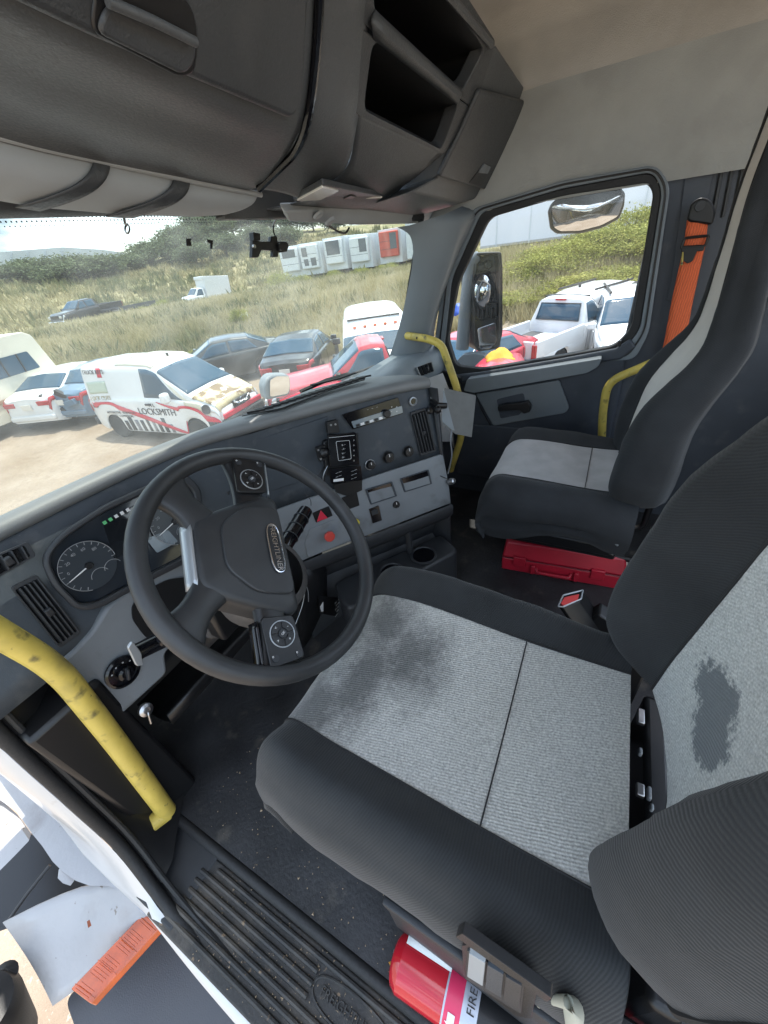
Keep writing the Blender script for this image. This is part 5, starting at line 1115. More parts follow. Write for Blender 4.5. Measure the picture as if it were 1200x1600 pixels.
# crumbs and dust specks on the step plate and floor
mb = MB()
for i in range(900):
    if i < 620: x = rng.uniform(-.15, -.01); y = .58 - 1.0*rng.beta(1.3, 1.6); z = -1.2165
    else: x = rng.uniform(.02, .25) if i < 800 else rng.uniform(.1, .7); y = rng.uniform(.1, .75); z = FZ + .009
    s = rng.uniform(.0006, .0021)*(1.7 if rng.random() < .06 else 1); a = rng.uniform(0, 6.28)
    P = [Vector((x + s*math.cos(a + k*2.1)*rng.uniform(.6, 1.5), y + s*math.sin(a + k*2.1)*rng.uniform(.6, 1.5), z)) for k in range(3)]
    mb.add(P + [sum(P, Vector())/3 + Vector((0, 0, s*.8))], [(0, 1, 3), (1, 2, 3), (2, 0, 3)])
o = obj('floor_crumbs', mb, mat('crumbs', (.36, .27, .18), .9, var=(300, .6))); o['kind'] = 'stuff'; o['label'] = 'scattered brown crumbs and grit on the black step plate'
# ================================================================== OUTSIDE: GROUND
GZ = -3.55
def az_of(px, py): r = ray(px, py); return math.degrees(math.atan2(r[0], r[1]))
PROF = {   # azimuth from straight ahead: (distance, height) along the ground
    -70: [(0, GZ), (40, GZ), (80, -3), (200, 0), (900, 6)],
    8:  [(0, GZ), (17, GZ), (22, -3.4), (38, -2.5), (47, -2.95), (54, -2.5), (88, 1.0), (140, 3.0), (900, 7)],
    22: [(0, GZ), (17, GZ), (20, -3.3), (28, -2.65), (38, -2.44), (43, -2.75), (47, -2.9), (53, -2.5), (88, 1.7), (140, 2.6), (900, 7)],
    30: [(0, GZ), (17, GZ), (20, -3.3), (28, -2.65), (38, -2.44), (43, -2.75), (48, -3.0), (54, -2.6), (88, .75), (140, 2.0), (900, 7)],
    38: [(0, GZ), (16.5, GZ), (20, -3.2), (28, -2.6), (38, -2.42), (46, -3.0), (56, -3.5), (63, -3.2), (75, -1.4), (105, 2.6), (130, 3.8), (900, 9)],
    46: [(0, GZ), (16, GZ), (19, -3.2), (28, -2.5), (38, -2.42), (46, -3.0), (57, -3.55), (64, -3.2), (76, -1.2), (105, 4.1), (130, 6.0), (900, 12)],
    56: [(0, GZ), (15.5, GZ), (18, -3.2), (26, -2.3), (36, -2.3), (46, -2.75), (60, -2.8), (75, -1.0), (110, 3.6), (130, 5.0), (900, 12)],
    68: [(0, GZ), (15.5, GZ), (17.5, -3.1), (23, -1.95), (33, -2.05), (46, -2.6), (60, -2.6), (75, -1.0), (110, 2.6), (900, 12)],
    78: [(0, GZ), (16.2, GZ), (17.5, -3.0), (23, -1.55), (28, -1.75), (44, -1.7), (70, 1.0), (900, 10)],
    92: [(0, GZ), (16.8, GZ), (18.2, -3.0), (23.5, -1.35), (28, -1.5), (44, -1.5), (70, 1.0), (900, 10)],
    125: [(0, GZ), (18, GZ), (26, -2.4), (44, -1.5), (900, 8)], 200: [(0, GZ), (40, GZ), (900, 4)], 290: [(0, GZ), (40, GZ), (80, -3), (200, 0), (900, 6)]}
AZ = sorted(PROF)
def _n(x, y):
    return (math.sin(x*.9 + 1.3*math.sin(y*.7)) + math.sin(y*1.1 + 1.7*math.sin(x*.5)) + .6*math.sin(x*2.3 + y*1.9) + .5*math.sin(x*4.1 - y*3.3))
def terr(x, y):
    r = math.hypot(x, y); a = math.degrees(math.atan2(x, y)); a = a + 360 if a < -70 else a
    i = max(0, min(len(AZ) - 2, int(np.searchsorted(AZ, a)) - 1)); t = (a - AZ[i])/(AZ[i+1] - AZ[i]); t = t*t*(3 - 2*t)
    def h(p):
        z = 0; xs = [q[0] for q in p]; zs = [q[1] for q in p]
        for dr_ in (-1.2, -.4, .4, 1.2): z += np.interp(max(0, r + dr_*min(1, r/15)), xs, zs)/4
        return z
    z = h(PROF[AZ[i]])*(1 - t) + h(PROF[AZ[i+1]])*t
    return z + _n(x*.35, y*.35)*.05*min(1, max(0, (r - 17)/6)) + _n(x*1.3, y*1.3)*.03*min(1, max(0, (r - 18)/5))
rad = list(np.linspace(0, 14, 8)) + list(np.linspace(15, 46, 63)) + list(np.linspace(48, 120, 30)) + [140, 180, 240, 340, 500, 800, 1400]
angs = list(np.linspace(-70, 0, 12)) + list(np.linspace(2, 110, 150)) + list(np.linspace(116, 290, 24))
rows = [[(r*math.sin(R_(a)), r*math.cos(R_(a)), terr(r*math.sin(R_(a)), r*math.cos(R_(a)))) for a in angs] for r in rad]
mg = bpy.data.materials.new('ground dirt and grass'); mg.use_nodes = True; N = mg.node_tree.nodes; L = mg.node_tree.links; b = N['Principled BSDF']; b.inputs['Roughness'].default_value = .95; b.inputs['Specular IOR Level'].default_value = .1
t = N.new('ShaderNodeTexCoord')
def nz(sc, det=6, ro=.55):
    n = N.new('ShaderNodeTexNoise'); n.inputs['Scale'].default_value = sc; n.inputs['Detail'].default_value = det; n.inputs['Roughness'].default_value = ro; L.new(t.outputs['Object'], n.inputs['Vector']); return n.outputs[0]
def rp_(i, lo_, hi_): m = N.new('ShaderNodeMapRange'); m.inputs[1].default_value = lo_; m.inputs[2].default_value = hi_; L.new(i, m.inputs[0]); return m.outputs[0]
def mix_(f, a, c):
    x = N.new('ShaderNodeMix'); x.data_type = 'RGBA'
    L.new(f, x.inputs[0])
    for k, v in ((6, a), (7, c)):
        if isinstance(v, tuple): x.inputs[k].default_value = (*v, 1)
        else: L.new(v, x.inputs[k])
    return x.outputs[2]
at_ = N.new('ShaderNodeAttribute'); at_.attribute_name = 'grass'
dirtc = mix_(rp_(nz(.8), .35, .65), (.27, .205, .15), (.37, .30, .235)); dirtc = mix_(rp_(nz(6), .5, .7), dirtc, (.30, .235, .18)); dirtc = mix_(rp_(nz(30, 4), .62, .7), dirtc, (.42, .36, .30))
grc = mix_(rp_(nz(.25), .4, .6), (.33, .29, .175), (.20, .20, .10)); grc = mix_(rp_(nz(2.2, 8), .45, .7), grc, (.31, .26, .155)); grc = mix_(rp_(nz(1.1, 6), .58, .72), grc, (.11, .125, .055))
fin = mix_(at_.outputs['Fac'], dirtc, grc); L.new(fin, b.inputs['Base Color'])
bp = N.new('ShaderNodeBump'); bp.inputs['Strength'].default_value = .8; bp.inputs['Distance'].default_value = .08; L.new(nz(5, 9, .65), bp.inputs['Height']); L.new(bp.outputs[0], b.inputs['Normal'])
gm = MB().grid(rows).mesh('ground'); gm.materials.append(mg)
def on_track(x, y):
    r = math.hypot(x, y); a = math.degrees(math.atan2(x, y))
    c = np.interp(a, [10, 22, 30, 38, 46, 60, 75], [47, 47, 48, 56, 57, 52, 40]); return abs(r - c) < 3.2 and 5 < a < 80
def grassy(x, y):
    r = math.hypot(x, y); a = math.degrees(math.atan2(x, y))
    e = np.interp(a, AZ, [PROF[k][1][0] for k in AZ]) + .4*_n(x*.6, y*.6)
    if on_track(x, y): return .15
    return max(0, min(1, (r - e)/1.6))
va = gm.attributes.new('grass', 'FLOAT', 'POINT')
va.data.foreach_set('value', [grassy(v.co.x, v.co.y) for v in gm.vertices])
go = obj('ground', gm, None, angle=180); go['kind'] = 'structure'
# ---- grass tufts on the banks
def foliage_mat(name, c1, c2, c3, tr=.25):
    m = bpy.data.materials.new(name); m.use_nodes = True; N = m.node_tree.nodes; L = m.node_tree.links; b = N['Principled BSDF']; b.inputs['Roughness'].default_value = .75; b.inputs['Specular IOR Level'].default_value = .2
    a = N.new('ShaderNodeAttribute'); a.attribute_name = 'tone'; r = N.new('ShaderNodeValToRGB'); r.color_ramp.elements[0].color = (*c1, 1); r.color_ramp.elements[1].color = (*c3, 1); e = r.color_ramp.elements.new(.5); e.color = (*c2, 1)
    L.new(a.outputs['Fac'], r.inputs[0]); L.new(r.outputs[0], b.inputs['Base Color'])
    tl = N.new('ShaderNodeBsdfTranslucent'); L.new(r.outputs[0], tl.inputs[0]); mx = N.new('ShaderNodeMixShader'); mx.inputs[0].default_value = tr
    L.new(b.outputs[0], mx.inputs[1]); L.new(tl.outputs[0], mx.inputs[2]); L.new(mx.outputs[0], N['Material Output'].inputs[0]); return m
def tri_mesh(name, P, tone, m):
    """P (n,3,3) triangles, tone (n)"""
    me = bpy.data.meshes.new(name); n = len(P)
    me.vertices.add(n*3); me.vertices.foreach_set('co', P.astype(np.float32).ravel()); me.loops.add(n*3); me.loops.foreach_set('vertex_index', np.arange(n*3, dtype=np.int32))
    me.polygons.add(n); me.polygons.foreach_set('loop_start', np.arange(0, n*3, 3, dtype=np.int32)); me.update(calc_edges=True)
    a = me.attributes.new('tone', 'FLOAT', 'POINT'); a.data.foreach_set('value', np.repeat(tone, 3).astype(np.float32)); me.materials.append(m); return me
m_grass = foliage_mat('dry bank grass', (.17, .18, .08), (.40, .35, .19), (.57, .50, .31))
P = []; T = []
def tufts(n, a0, a1, r0, r1, h0, h1, w, tone0, dens=None, blades=6):
    k = 0
    while k < n:
        a = rng.uniform(a0, a1); r = math.sqrt(rng.uniform(r0*r0, r1*r1)); x, y = r*math.sin(R_(a)), r*math.cos(R_(a)); k += 1
        g = grassy(x, y)
        if g < .3 and rng.random() > g*.6: continue
        if dens and _n(x*.8, y*.8) + rng.normal(0, .8) < dens: continue
        z = terr(x, y); tn = tone0 + .16*_n(x*.25 + 3, y*.25) + rng.normal(0, .10)
        for j in range(blades):
            an = rng.uniform(0, 6.28); hh = rng.uniform(h0, h1); ox, oy = rng.normal(0, w*1.6, 2); lean = rng.normal(0, .35, 2)*hh
            bx, by = math.cos(an)*w, math.sin(an)*w
            P.append(((x + ox - bx, y + oy - by, z - .03), (x + ox + bx, y + oy + by, z - .03), (x + ox + lean[0], y + oy + lean[1], z + hh))); T.append(tn + rng.normal(0, .08))
tufts(9000, 15, 72, 15.5, 28, .15, .5, .030, .68)
tufts(9000, 15, 72, 28, 42, .2, .6, .045, .66, blades=5)
tufts(11000, 14, 74, 44, 98, .25, .8, .08, .40, blades=4)
tufts(1300, 15, 72, 17, 42, .25, .7, .10, .12, dens=.7, blades=9)
tufts(2200, 14, 74, 46, 100, .5, 1.3, .22, .10, dens=.6, blades=9)
tufts(7500, 66, 100, 15.5, 26, .2, .75, .025, .56)
go = obj('bank_grass', tri_mesh('bank_grass', np.array(P), np.clip(np.array(T), 0, 1), m_grass), None, smooth=False); go['kind'] = 'stuff'; go['label'] = 'dry yellow green grass covering the banks behind the parked cars'
# ---- shrubs and trees
def leaf_cloud(n, rx, ry, rz, zc, lw, clumps, tone0, up=0.0, spread=.32):
    cs = rng.normal(0, 1, (clumps, 3)); cs /= np.linalg.norm(cs, axis=1)[:, None]; cs *= rng.uniform(.35, 1, (clumps, 1)); cs[:, 2] = cs[:, 2]*.9
    P = np.zeros((n, 3, 3)); tn = np.zeros(n); ct = rng.normal(0, .14, clumps); k = rng.integers(0, clumps, n)
    o = cs[k] + rng.normal(0, spread, (n, 3))*rng.uniform(.4, 1, (n, 1))
    c = o*np.array([rx, ry, rz]) + np.array([0, 0, zc]); c[:, 2] = np.maximum(c[:, 2], .05)
    d1 = rng.normal(0, 1, (n, 3)); d1[:, 2] += up; d1 /= np.linalg.norm(d1, axis=1)[:, None]; d2 = np.cross(d1, rng.normal(0, 1, (n, 3))); d2 /= np.linalg.norm(d2, axis=1)[:, None]
    s = lw*rng.uniform(.6, 1.5, (n, 1))
    P[:, 0] = c - d2*s*.5; P[:, 1] = c + d2*s*.5; P[:, 2] = c + d1*s*1.8
    return P, np.clip(tone0 + ct[k] + rng.normal(0, .12, n), 0, 1)
m_tree = foliage_mat('grey green tree leaves', (.075, .10, .05), (.12, .15, .075), (.19, .21, .11))
m_shrub = foliage_mat('yellow green shrub leaves', (.12, .15, .04), (.32, .33, .08), (.55, .51, .17))
m_bark = mat('grey bark', (.10, .085, .065), .9, bump=(20, .8))
tree_crowns = [tri_mesh('crown', *leaf_cloud(5200, 1, 1, .62, .95, .075, 26, .45), m_tree) for _ in range(3)]
def trunk_mesh():
    mb = MB(); mb.tube([(0, 0, -.1), (.02, .01, .25), (.05, .0, .55), (.0, .05, .95)], [.055, .045, .035, .015], 8)
    for k in range(6):
        a = k*1.05 + rng.uniform(0, .5); h = rng.uniform(.2, .55); mb.tube([(.03, 0, h), (.3*math.cos(a), .3*math.sin(a), h + .25), (.62*math.cos(a), .62*math.sin(a), h + .45)], [.024, .016, .006], 6)
    return mb.mesh('trunk')
trunks = [trunk_mesh() for _ in range(2)]
def tree(px, py, r, size, hgt, label, grp, k, crowns=tree_crowns, name='tree', cat='tree'):
    a = az_of(px, py); x, y = r*math.sin(R_(a)), r*math.cos(R_(a)); z = terr(x, y)
    o = thing(name, label, cat, (x, y, z - .05), rng.uniform(0, 6), grp)
    for nm, me, mm in (('crown', crowns[k % len(crowns)], None), ('trunk', trunks[k % 2], m_bark)):
        c = obj(nm, me, mm, o, smooth=False, local=True); c.scale = (size, size, hgt)
    return o
TR = [(8, 62, 4.2, 3.6, 'low'), (42, 66, 5.2, 4.4, 'broad'), (78, 60, 4.4, 4.2, 'dark'), (112, 64, 5.0, 4.6, 'dense'), (150, 62, 5.4, 4.7, 'tall round'), (186, 66, 4.4, 4.0, 'low spreading'), (216, 70, 4.2, 3.8, 'sparse'), (244, 74, 5.5, 5.0, 'wide')]
where = ['at the left edge below the pale warehouse', 'second from the left before the warehouse', 'left of the highest warehouse roof', 'below the warehouse ridge', 'right of the warehouse ridge', 'below the falling warehouse roof', 'at the right end of the warehouse', 'where the hillside begins']
for i, ((px, r, s, h, ad), wh) in enumerate(zip(TR, where)):
    tree(px, 415, r*1.38, s*.72, h*.42, ad + ' grey green tree ' + wh, 'trees before the warehouse', i)
HT = [(268, 84, 4.6, 5.5), (292, 92, 5.2, 6.5), (318, 100, 5.5, 7.5), (345, 96, 5.5, 7.0), (372, 106, 6, 7.6), (400, 100, 6, 7.0), (432, 104, 6, 7.2), (462, 98, 5.2, 6.2), (496, 100, 5.4, 6.0), (530, 92, 5, 5.2), (300, 78, 4, 4.4), (352, 80, 4, 4.2), (408, 82, 4.4, 4.6), (450, 80, 4, 4.2)]
hw = ['at the left foot of the hillside', 'beside the left tape scrap', 'on the skyline between the tape scraps', 'on the skyline by the right tape scrap', 'on the skyline left of the camera bracket', 'just above the camera bracket', 'right above the bracket pivot', 'above the leftmost trailer', 'behind the second trailer', 'behind the third trailer', 'low on the slope under the left tape scrap', 'low on the slope under the right tape scrap', 'halfway up under the bracket foot', 'halfway up left of the leftmost trailer']
for i, ((px, r, s, h), wh) in enumerate(zip(HT, hw)):
    tree(px, 390, r*1.12, s*.72, h*.50, 'green hillside tree ' + wh, 'trees on the hillside', i + 1)
shrub_crowns = [tri_mesh('crown', *leaf_cloud(8000, 1, 1, .62, .58, .034, 30, .5, 1.1, .27), m_shrub) for _ in range(3)]
SH = [(815, 20.4, 1.1, 1.15), (845, 21.2, 1.3, 1.35), (872, 22.4, 1.3, 1.5), (896, 21.4, 1.3, 1.3), (920, 22.6, 1.4, 1.75), (946, 22.6, 1.4, 1.9), (972, 22.4, 1.4, 1.9), (1000, 22.0, 1.4, 2.0), (800, 18.6, 1.0, .8), (835, 19.0, 1.1, .9), (866, 19.4, 1.1, .9), (905, 19.6, 1.2, 1.0), (938, 20.0, 1.2, 1.1), (970, 19.8, 1.2, 1.2), (995, 19.6, 1.2, 1.2), (985, 24, 1.2, 2.6)]
sw_ = ['directly right of the wing mirror top', 'second right of the wing mirror top', 'under the left end of the look-down mirror', 'under the middle of the look-down mirror', 'under the right end of the look-down mirror', 'right below the look-down mirror corner', 'near the window top right corner', 'farthest right along the window edge', 'low beside the wing mirror above the white pickup', 'low above the white pickup roof', 'low above the right end of the white pickup roof', 'low on the bank left of the estate car', 'low behind the estate car roof', 'behind the right half of the estate car', 'by the window edge above the white car', 'the tallest and sparsest, reaching up before the trailer wall']
for i, ((px, r, s, h), wh) in enumerate(zip(SH, sw_)):
    tree(px, 400, r, s*1.2, h*.47, 'yellow green shrub ' + wh, 'shrubs on the bank outside the passenger window', i, shrub_crowns, 'shrub', 'shrub')
for i, (px, py, r, s, h, lb) in enumerate(((372, 500, 24.6, .55, .75, 'round bright green bush on the tan bank above the dark sedan'), (300, 548, 18.8, .4, .5, 'small green bush behind the van roof'), (435, 430, 44, 1.3, 1.5, 'bright green bush left of the leftmost trailer'), (468, 438, 44, 1.1, 1.0, 'green bush below the second trailer'), (520, 440, 43, 1.0, .8, 'low bush below the third trailer'), (565, 430, 42, 1., .8, 'low bush under the fourth trailer'), (610, 420, 40, 1., .8, 'low bush under the trailer with the red panel'), (248, 480, 47, 1.2, .8, 'grey bush between the pickup and the box truck'), (222, 488, 46, .8, .6, 'low bush behind the black pickup'))):
    tree(px, py, r, s, h, lb, None, i, shrub_crowns, 'bush', 'bush')
# ---- far warehouse
wh = thing('warehouse', 'long pale grey warehouse roof far beyond the trees on the left', 'warehouse', tuple(at(120, 400, y=105)))
Y_ = 105
pts = [at(-90, 412, y=Y_), at(-90, 400, y=Y_), at(-2, 394, y=Y_), at(98, 386, y=Y_), at(160, 390, y=Y_), at(240, 402, y=Y_), at(242, 430, y=Y_), at(-90, 450, y=Y_)]
obj('wall', MB().prism(pts, (10, 30, 0)), mat('pale grey metal sheet', (.42, .46, .50), .5, var=(.2, .1)), wh)
for i in range(12):
    t = i/11; obj('roof_seam', MB().tube([at(-60 + 290*t, 401 + (abs(t - .5) - .5)*20, y=Y_ - .1), at(-60 + 290*t, 430, y=Y_ - .1)], .12, 4), mat('seam', (.33, .37, .41), .5), wh)
# ================================================================== VEHICLES
m_tyre = mat('tyre rubber', (.022, .022, .023), .8); m_rim = mat('alloy wheel', (.42, .43, .44), .3, .8); m_vg = mat('car window glass', (.03, .075, .12), .06, spec=.28)
m_bump = mat('grey bumper plastic', (.07, .072, .076), .6); m_tl = mat('red tail lamp', (.42, .012, .02), .15, coat=.6); m_hl = mat('headlamp glass', (.62, .64, .66), .08, .35, coat=.8)
def paint(n, c, rough=.28): return mat(n, c, rough, coat=.6, var=(3, .03))
m_pw = paint('white car paint', (.74, .75, .76)); m_pb = paint('black car paint', (.014, .015, .018)); m_pr = paint('red car paint', (.52, .035, .055)); m_pbl = paint('slate blue car paint', (.10, .17, .25)); m_pdk = paint('charcoal car paint', (.045, .05, .052)); m_van = paint('cream van paint', (.66, .62, .50))
wheel_cache = {}
def wheel_meshes(r, w):
    if (r, w) not in wheel_cache:
        ty = MB().lathe([(r*.60, -w/2), (r*.90, -w/2), (r, -w*.36), (r, w*.36), (r*.90, w/2), (r*.60, w/2)], (0, 0, 0), (0, 1, 0), 28).mesh('wheel')
        ri = MB(); ri.lathe([(r*.62, .0), (r*.62, w*.40), (r*.56, w*.42), (r*.50, w*.30), (r*.2, w*.34), (r*.18, w*.44), (r*.05, w*.46)], (0, 0, 0), (0, 1, 0), 24)
        for k in range(5):
            a = k*2*math.pi/5; ri.box((math.cos(a)*r*.36, w*.40, math.sin(a)*r*.36), (r*.44, w*.14, r*.14), Matrix.Rotation(-a, 3, 'Y'))
        wheel_cache[(r, w)] = (ty, ri.mesh('rim'))
    return wheel_cache[(r, w)]
class Car:
    def __init__(s, name, label, cat, loc, yaw, Ln, W, top, belt, low, wb, rw, paint_, inset=.17, tumble=.36, group=None, nose=.5, hub=.5, pitch=0, roll=0):
        s.L, s.W, s.top, s.belt, s.low, s.tum, s.ins = Ln, W, top, belt, low, tumble, inset
        s.root = thing(name, label, cat, loc, 0, group); s.root.rotation_euler = (roll, pitch, yaw)
        s.wx = wb; s.rw = rw; s.nose = nose; s.p = paint_
        xs = sorted(set(list(np.linspace(-Ln/2, Ln/2, 70)) + [p[0] for p in top] + [w + d for w in wb for d in np.linspace(-rw*1.2, rw*1.2, 13)] + [-Ln/2 + .01, Ln/2 - .01, -Ln/2 + .04, Ln/2 - .04]))
        xs = [x for x in xs if -Ln/2 <= x <= Ln/2]; vs = list(np.linspace(0, 1, 27)); full = [-v for v in vs] + vs[::-1][1:]
        rows = [[s.S(x, abs(v), -1 if i < 27 else 1) for i, v in enumerate(full)] for x in xs]
        mb = MB().grid(rows); k = len(full)
        for r_ in (rows[0], rows[-1]): mb.add(r_, [tuple(range(k)) if r_ is rows[0] else tuple(range(k))[::-1]])
        s.body = obj('body', mb, paint_, s.root, local=True, angle=32)
        obj('underbody', MB().box((0, 0, low + .17), (Ln*.93, W*.78, .34)), m_black, s.root, local=True)
        ty, ri = wheel_meshes(rw, .21)
        for x in wb:
            for sg in (-1, 1):
                t_ = obj('wheel', ty, m_tyre, s.root, local=True); t_.location = (x, sg*(W/2 - .125), rw); t_.rotation_euler = (0, 0, 0 if sg > 0 else math.pi)
                obj('rim', ri, m_rim, t_, local=True)
    def S(s, x, v, sg, off=0):
        P = s._S(x, v)
        if off:
            e = .012; a = Vector(s._S(min(x + e, s.L/2), v)) - Vector(s._S(max(x - e, -s.L/2), v)); c = Vector(s._S(x, min(1, v + e))) - Vector(s._S(x, max(0, v - e))); n = a.cross(c)
            if n.length > 1e-9:
                n.normalize(); n = n if n.dot(Vector((0, P[1], P[2] - .7))) > 0 else -n; P = Vector(P) + n*off
        return Vector((P[0], P[1]*sg, P[2]))
    def _S(s, x, v):
        zt = float(np.interp(x, [p[0] for p in s.top], [p[1] for p in s.top])); zb = min(float(np.interp(x, [p[0] for p in s.belt], [p[1] for p in s.belt])), zt - .01)
        u = abs(x)/(s.L/2); w = s.W/2*(1 - .16*max(0, (u - .62)/.38)**2.2 - .05*max(0, (u - .93)/.07)**2)
        wt = w - .06 - s.tum*(zt - zb) if zt - zb > .12 else w - .05 - .6*(zt - zb)
        lo_ = s.low + .10*max(0, (u - .86)/.14)
        for wx in s.wx:
            d = abs(x - wx); R = s.rw*1.16
            if d < R: lo_ = max(lo_, s.rw*.92 + math.sqrt(max(0, R*R - d*d)) - .0)
        lo_ = min(lo_, zb - .06)
        md = lo_ + (zb - lo_)*.55
        K = [(0, w*.955, lo_), (.06, w*.985, lo_ + .04), (.26, w, md), (.44, w*.985, zb - .03), (.50, w*.965, zb), (.56, w*.955 - .02, zb + (zt - zb)*.06), (.80, wt + .015, zt - (zt - zb)*.10 - .01), (.86, wt - .06, zt), (1, 0, zt + .03)]
        vv = [k[0] for k in K]; return (x, float(np.interp(v, vv, [k[1] for k in K])), float(np.interp(v, vv, [k[2] for k in K])))
    def patch(s, name, x0, x1, v0, v1, sg, m, off=.006, nx=10, nv=6, sl0=0, sl1=0, par=None):
        """panel lying on the body skin; sl shifts its ends along the car from bottom to top edge"""
        rows = [[s.S((x0 + sl0*q)*(1-t) + (x1 + sl1*q)*t, v0 + (v1 - v0)*q, sg, off) for q in np.linspace(0, 1, nv)] for t in np.linspace(0, 1, nx)]
        return obj(name, MB().grid(rows), m, par or s.root, local=True, solid=.004)
    def screen(s, name, x0, x1, m=None, v0=.60, bow=.0, x0c=0, par=None):
        """glass across the body between two stations (x0 low end, x1 roof end)"""
        rows = []
        for t in np.linspace(.04, .94, 12):
            x = x0*(1-t) + x1*t
            rows.append([s.S(x + bow*(1 - q*q), .84 + .16*(1 - abs(q)) if abs(q) < .96 else .82, -1 if q < 0 else 1, .007) for q in np.linspace(-1, 1, 21)])
        return obj(name, MB().grid(rows), m or m_vg, par or s.root, local=True, solid=.004)
    def box(s, name, c, d, m, bev=.01, par=None, rot=None): return obj(name, MB().box(c, d, rot), m, par or s.root, local=True, bevel=bev)
    def mirrors(s, x, z, m):
        for sg in (-1, 1):
            s.box('door_mirror', (x, sg*(s.W/2 + .06), z), (.12, .20, .15), m, .03)
    def doors(s, xs, m=None):
        for sg in (-1, 1):
            for x in xs:
                obj('door_gap', MB().tube([s.S(x, v, sg, .001) for v in np.linspace(.08, .50, 10)], .007, 5), m_black, s.root, local=True)
            for a, c in zip(xs[:-1], xs[1:]):
                p = s.S(c*.0 + a + .16*np.sign(c - a), .42, sg, .012); s.box('door_handle', p, (.16, .025, .03), m or s.p, .006)
def ground_at(px, py, z=GZ): return at(px, py, z=z)
def face(d): return math.atan2(d[1], d[0])
def sedan_parts(c, pr, screens, side, sg_all=(-1, 1)):
    pass
# profiles: x forward
SED_T = [(-2.30, .62), (-2.27, .98), (-2.1, 1.05), (-1.72, 1.10), (-1.05, 1.40), (-.5, 1.455), (.15, 1.44), (1.02, 1.00), (1.6, .93), (2.1, .80), (2.27, .68), (2.30, .50)]
SED_B = [(-2.30, .60), (-2.2, .97), (-1.7, 1.0), (0, .97), (1.0, .93), (2.1, .74), (2.3, .45)]
def sedan(name, label, loc, yaw, p, cat='car', sc=1.0, group=None, **k):
    c = Car(name, label, cat, loc, yaw, 4.6, 1.82, SED_T, SED_B, .22, (-1.38, 1.42), .33, p, group=group, **k)
    c.screen('windshield', 1.0, .18); c.screen('rear_window', -1.70, -1.02)
    for sg in (-1, 1):
        c.patch('side_window', .82, -.30, .565, .785, sg, m_vg, sl0=-.50); c.patch('side_window', -.38, -1.32, .565, .785, sg, m_vg, sl1=.30)
        c.patch('tail_lamp', -2.28, -1.98, .40, .56, sg, m_tl, .012, par=None); c.patch('headlamp', 2.24, 1.85, .34, .52, sg, m_hl, .012)
        c.box('tail_lamp', (-2.28, sg*.56, .86), (.06, .36, .13), m_tl, .015)
    c.doors((.95, -.34, -1.30)); c.mirrors(.85, 1.02, p)
    c.box('bumper', (-2.30, 0, .45), (.10, 1.5, .16), p, .04); c.box('bumper', (2.28, 0, .40), (.10, 1.45, .22), p, .04)
    c.box('number_plate', (-2.325, 0, .78), (.02, .32, .16), m_lampw, .004); c.box('grille', (2.29, 0, .60), (.05, .9, .14), m_black, .02)
    return c
# ---- locksmith van
TO_CAM = lambda p: Vector((-p[0], -p[1], 0)).normalized()
vyaw = R_(-84)
vloc = (6.05, 11.42, GZ)        # rear axle position
fx = Vector((math.cos(vyaw), math.sin(vyaw), 0))
vc = Vector(vloc) + fx*1.42
VT = [(-2.30, 1.0), (-2.28, 1.72), (-2.2, 1.83), (-1.6, 1.88), (-.4, 1.89), (.40, 1.85), (.62, 1.78), (1.62, 1.17), (1.80, 1.12), (2.16, .98), (2.30, .76), (2.345, .40)]
VB = [(-2.30, .98), (-1.5, 1.05), (0, 1.08), (1.5, 1.06), (1.8, 1.02), (2.2, .84), (2.345, .36)]
van = Car('locksmith_van', 'white and cream locksmith van with red swoosh and rust patched hood', 'van', tuple(vc), vyaw, 4.69, 1.72, VT, VB, .22, (-1.42, 1.505), .315, m_pw, tumble=.20)
rusty = mat('flaking cream hood paint', (.56, .47, .28), .4, coat=.2, var=(4, .12), dirt=[(3.2, (.20, .125, .05), .50, .07), (5, (.66, .64, .58), .60, .06)])
van.screen('windshield', 1.58, .66)
hd = [[van.S(1.66 + .60*t, .70 + .30*(1 - abs(q)), -1 if q < 0 else 1, .007) for q in np.linspace(-1, 1, 17)] for t in np.linspace(0, 1, 10)]
obj('hood', MB().grid(hd), rusty, van.root, local=True, solid=.004)
rf = [[van.S(.56 - 1.25*t, .83 + .17*(1 - abs(q)), -1 if q < 0 else 1, .006) for q in np.linspace(-1, 1, 13)] for t in np.linspace(0, 1, 8)]
obj('cream_roof_panel', MB().grid(rf), m_van, van.root, local=True, solid=.004)
m_vred = mat('red vinyl wrap', (.60, .03, .06), .35); m_vblk = mat('dark vinyl print', (.03, .03, .035), .5); m_vgry = mat('grey vinyl print', (.22, .22, .24), .5)
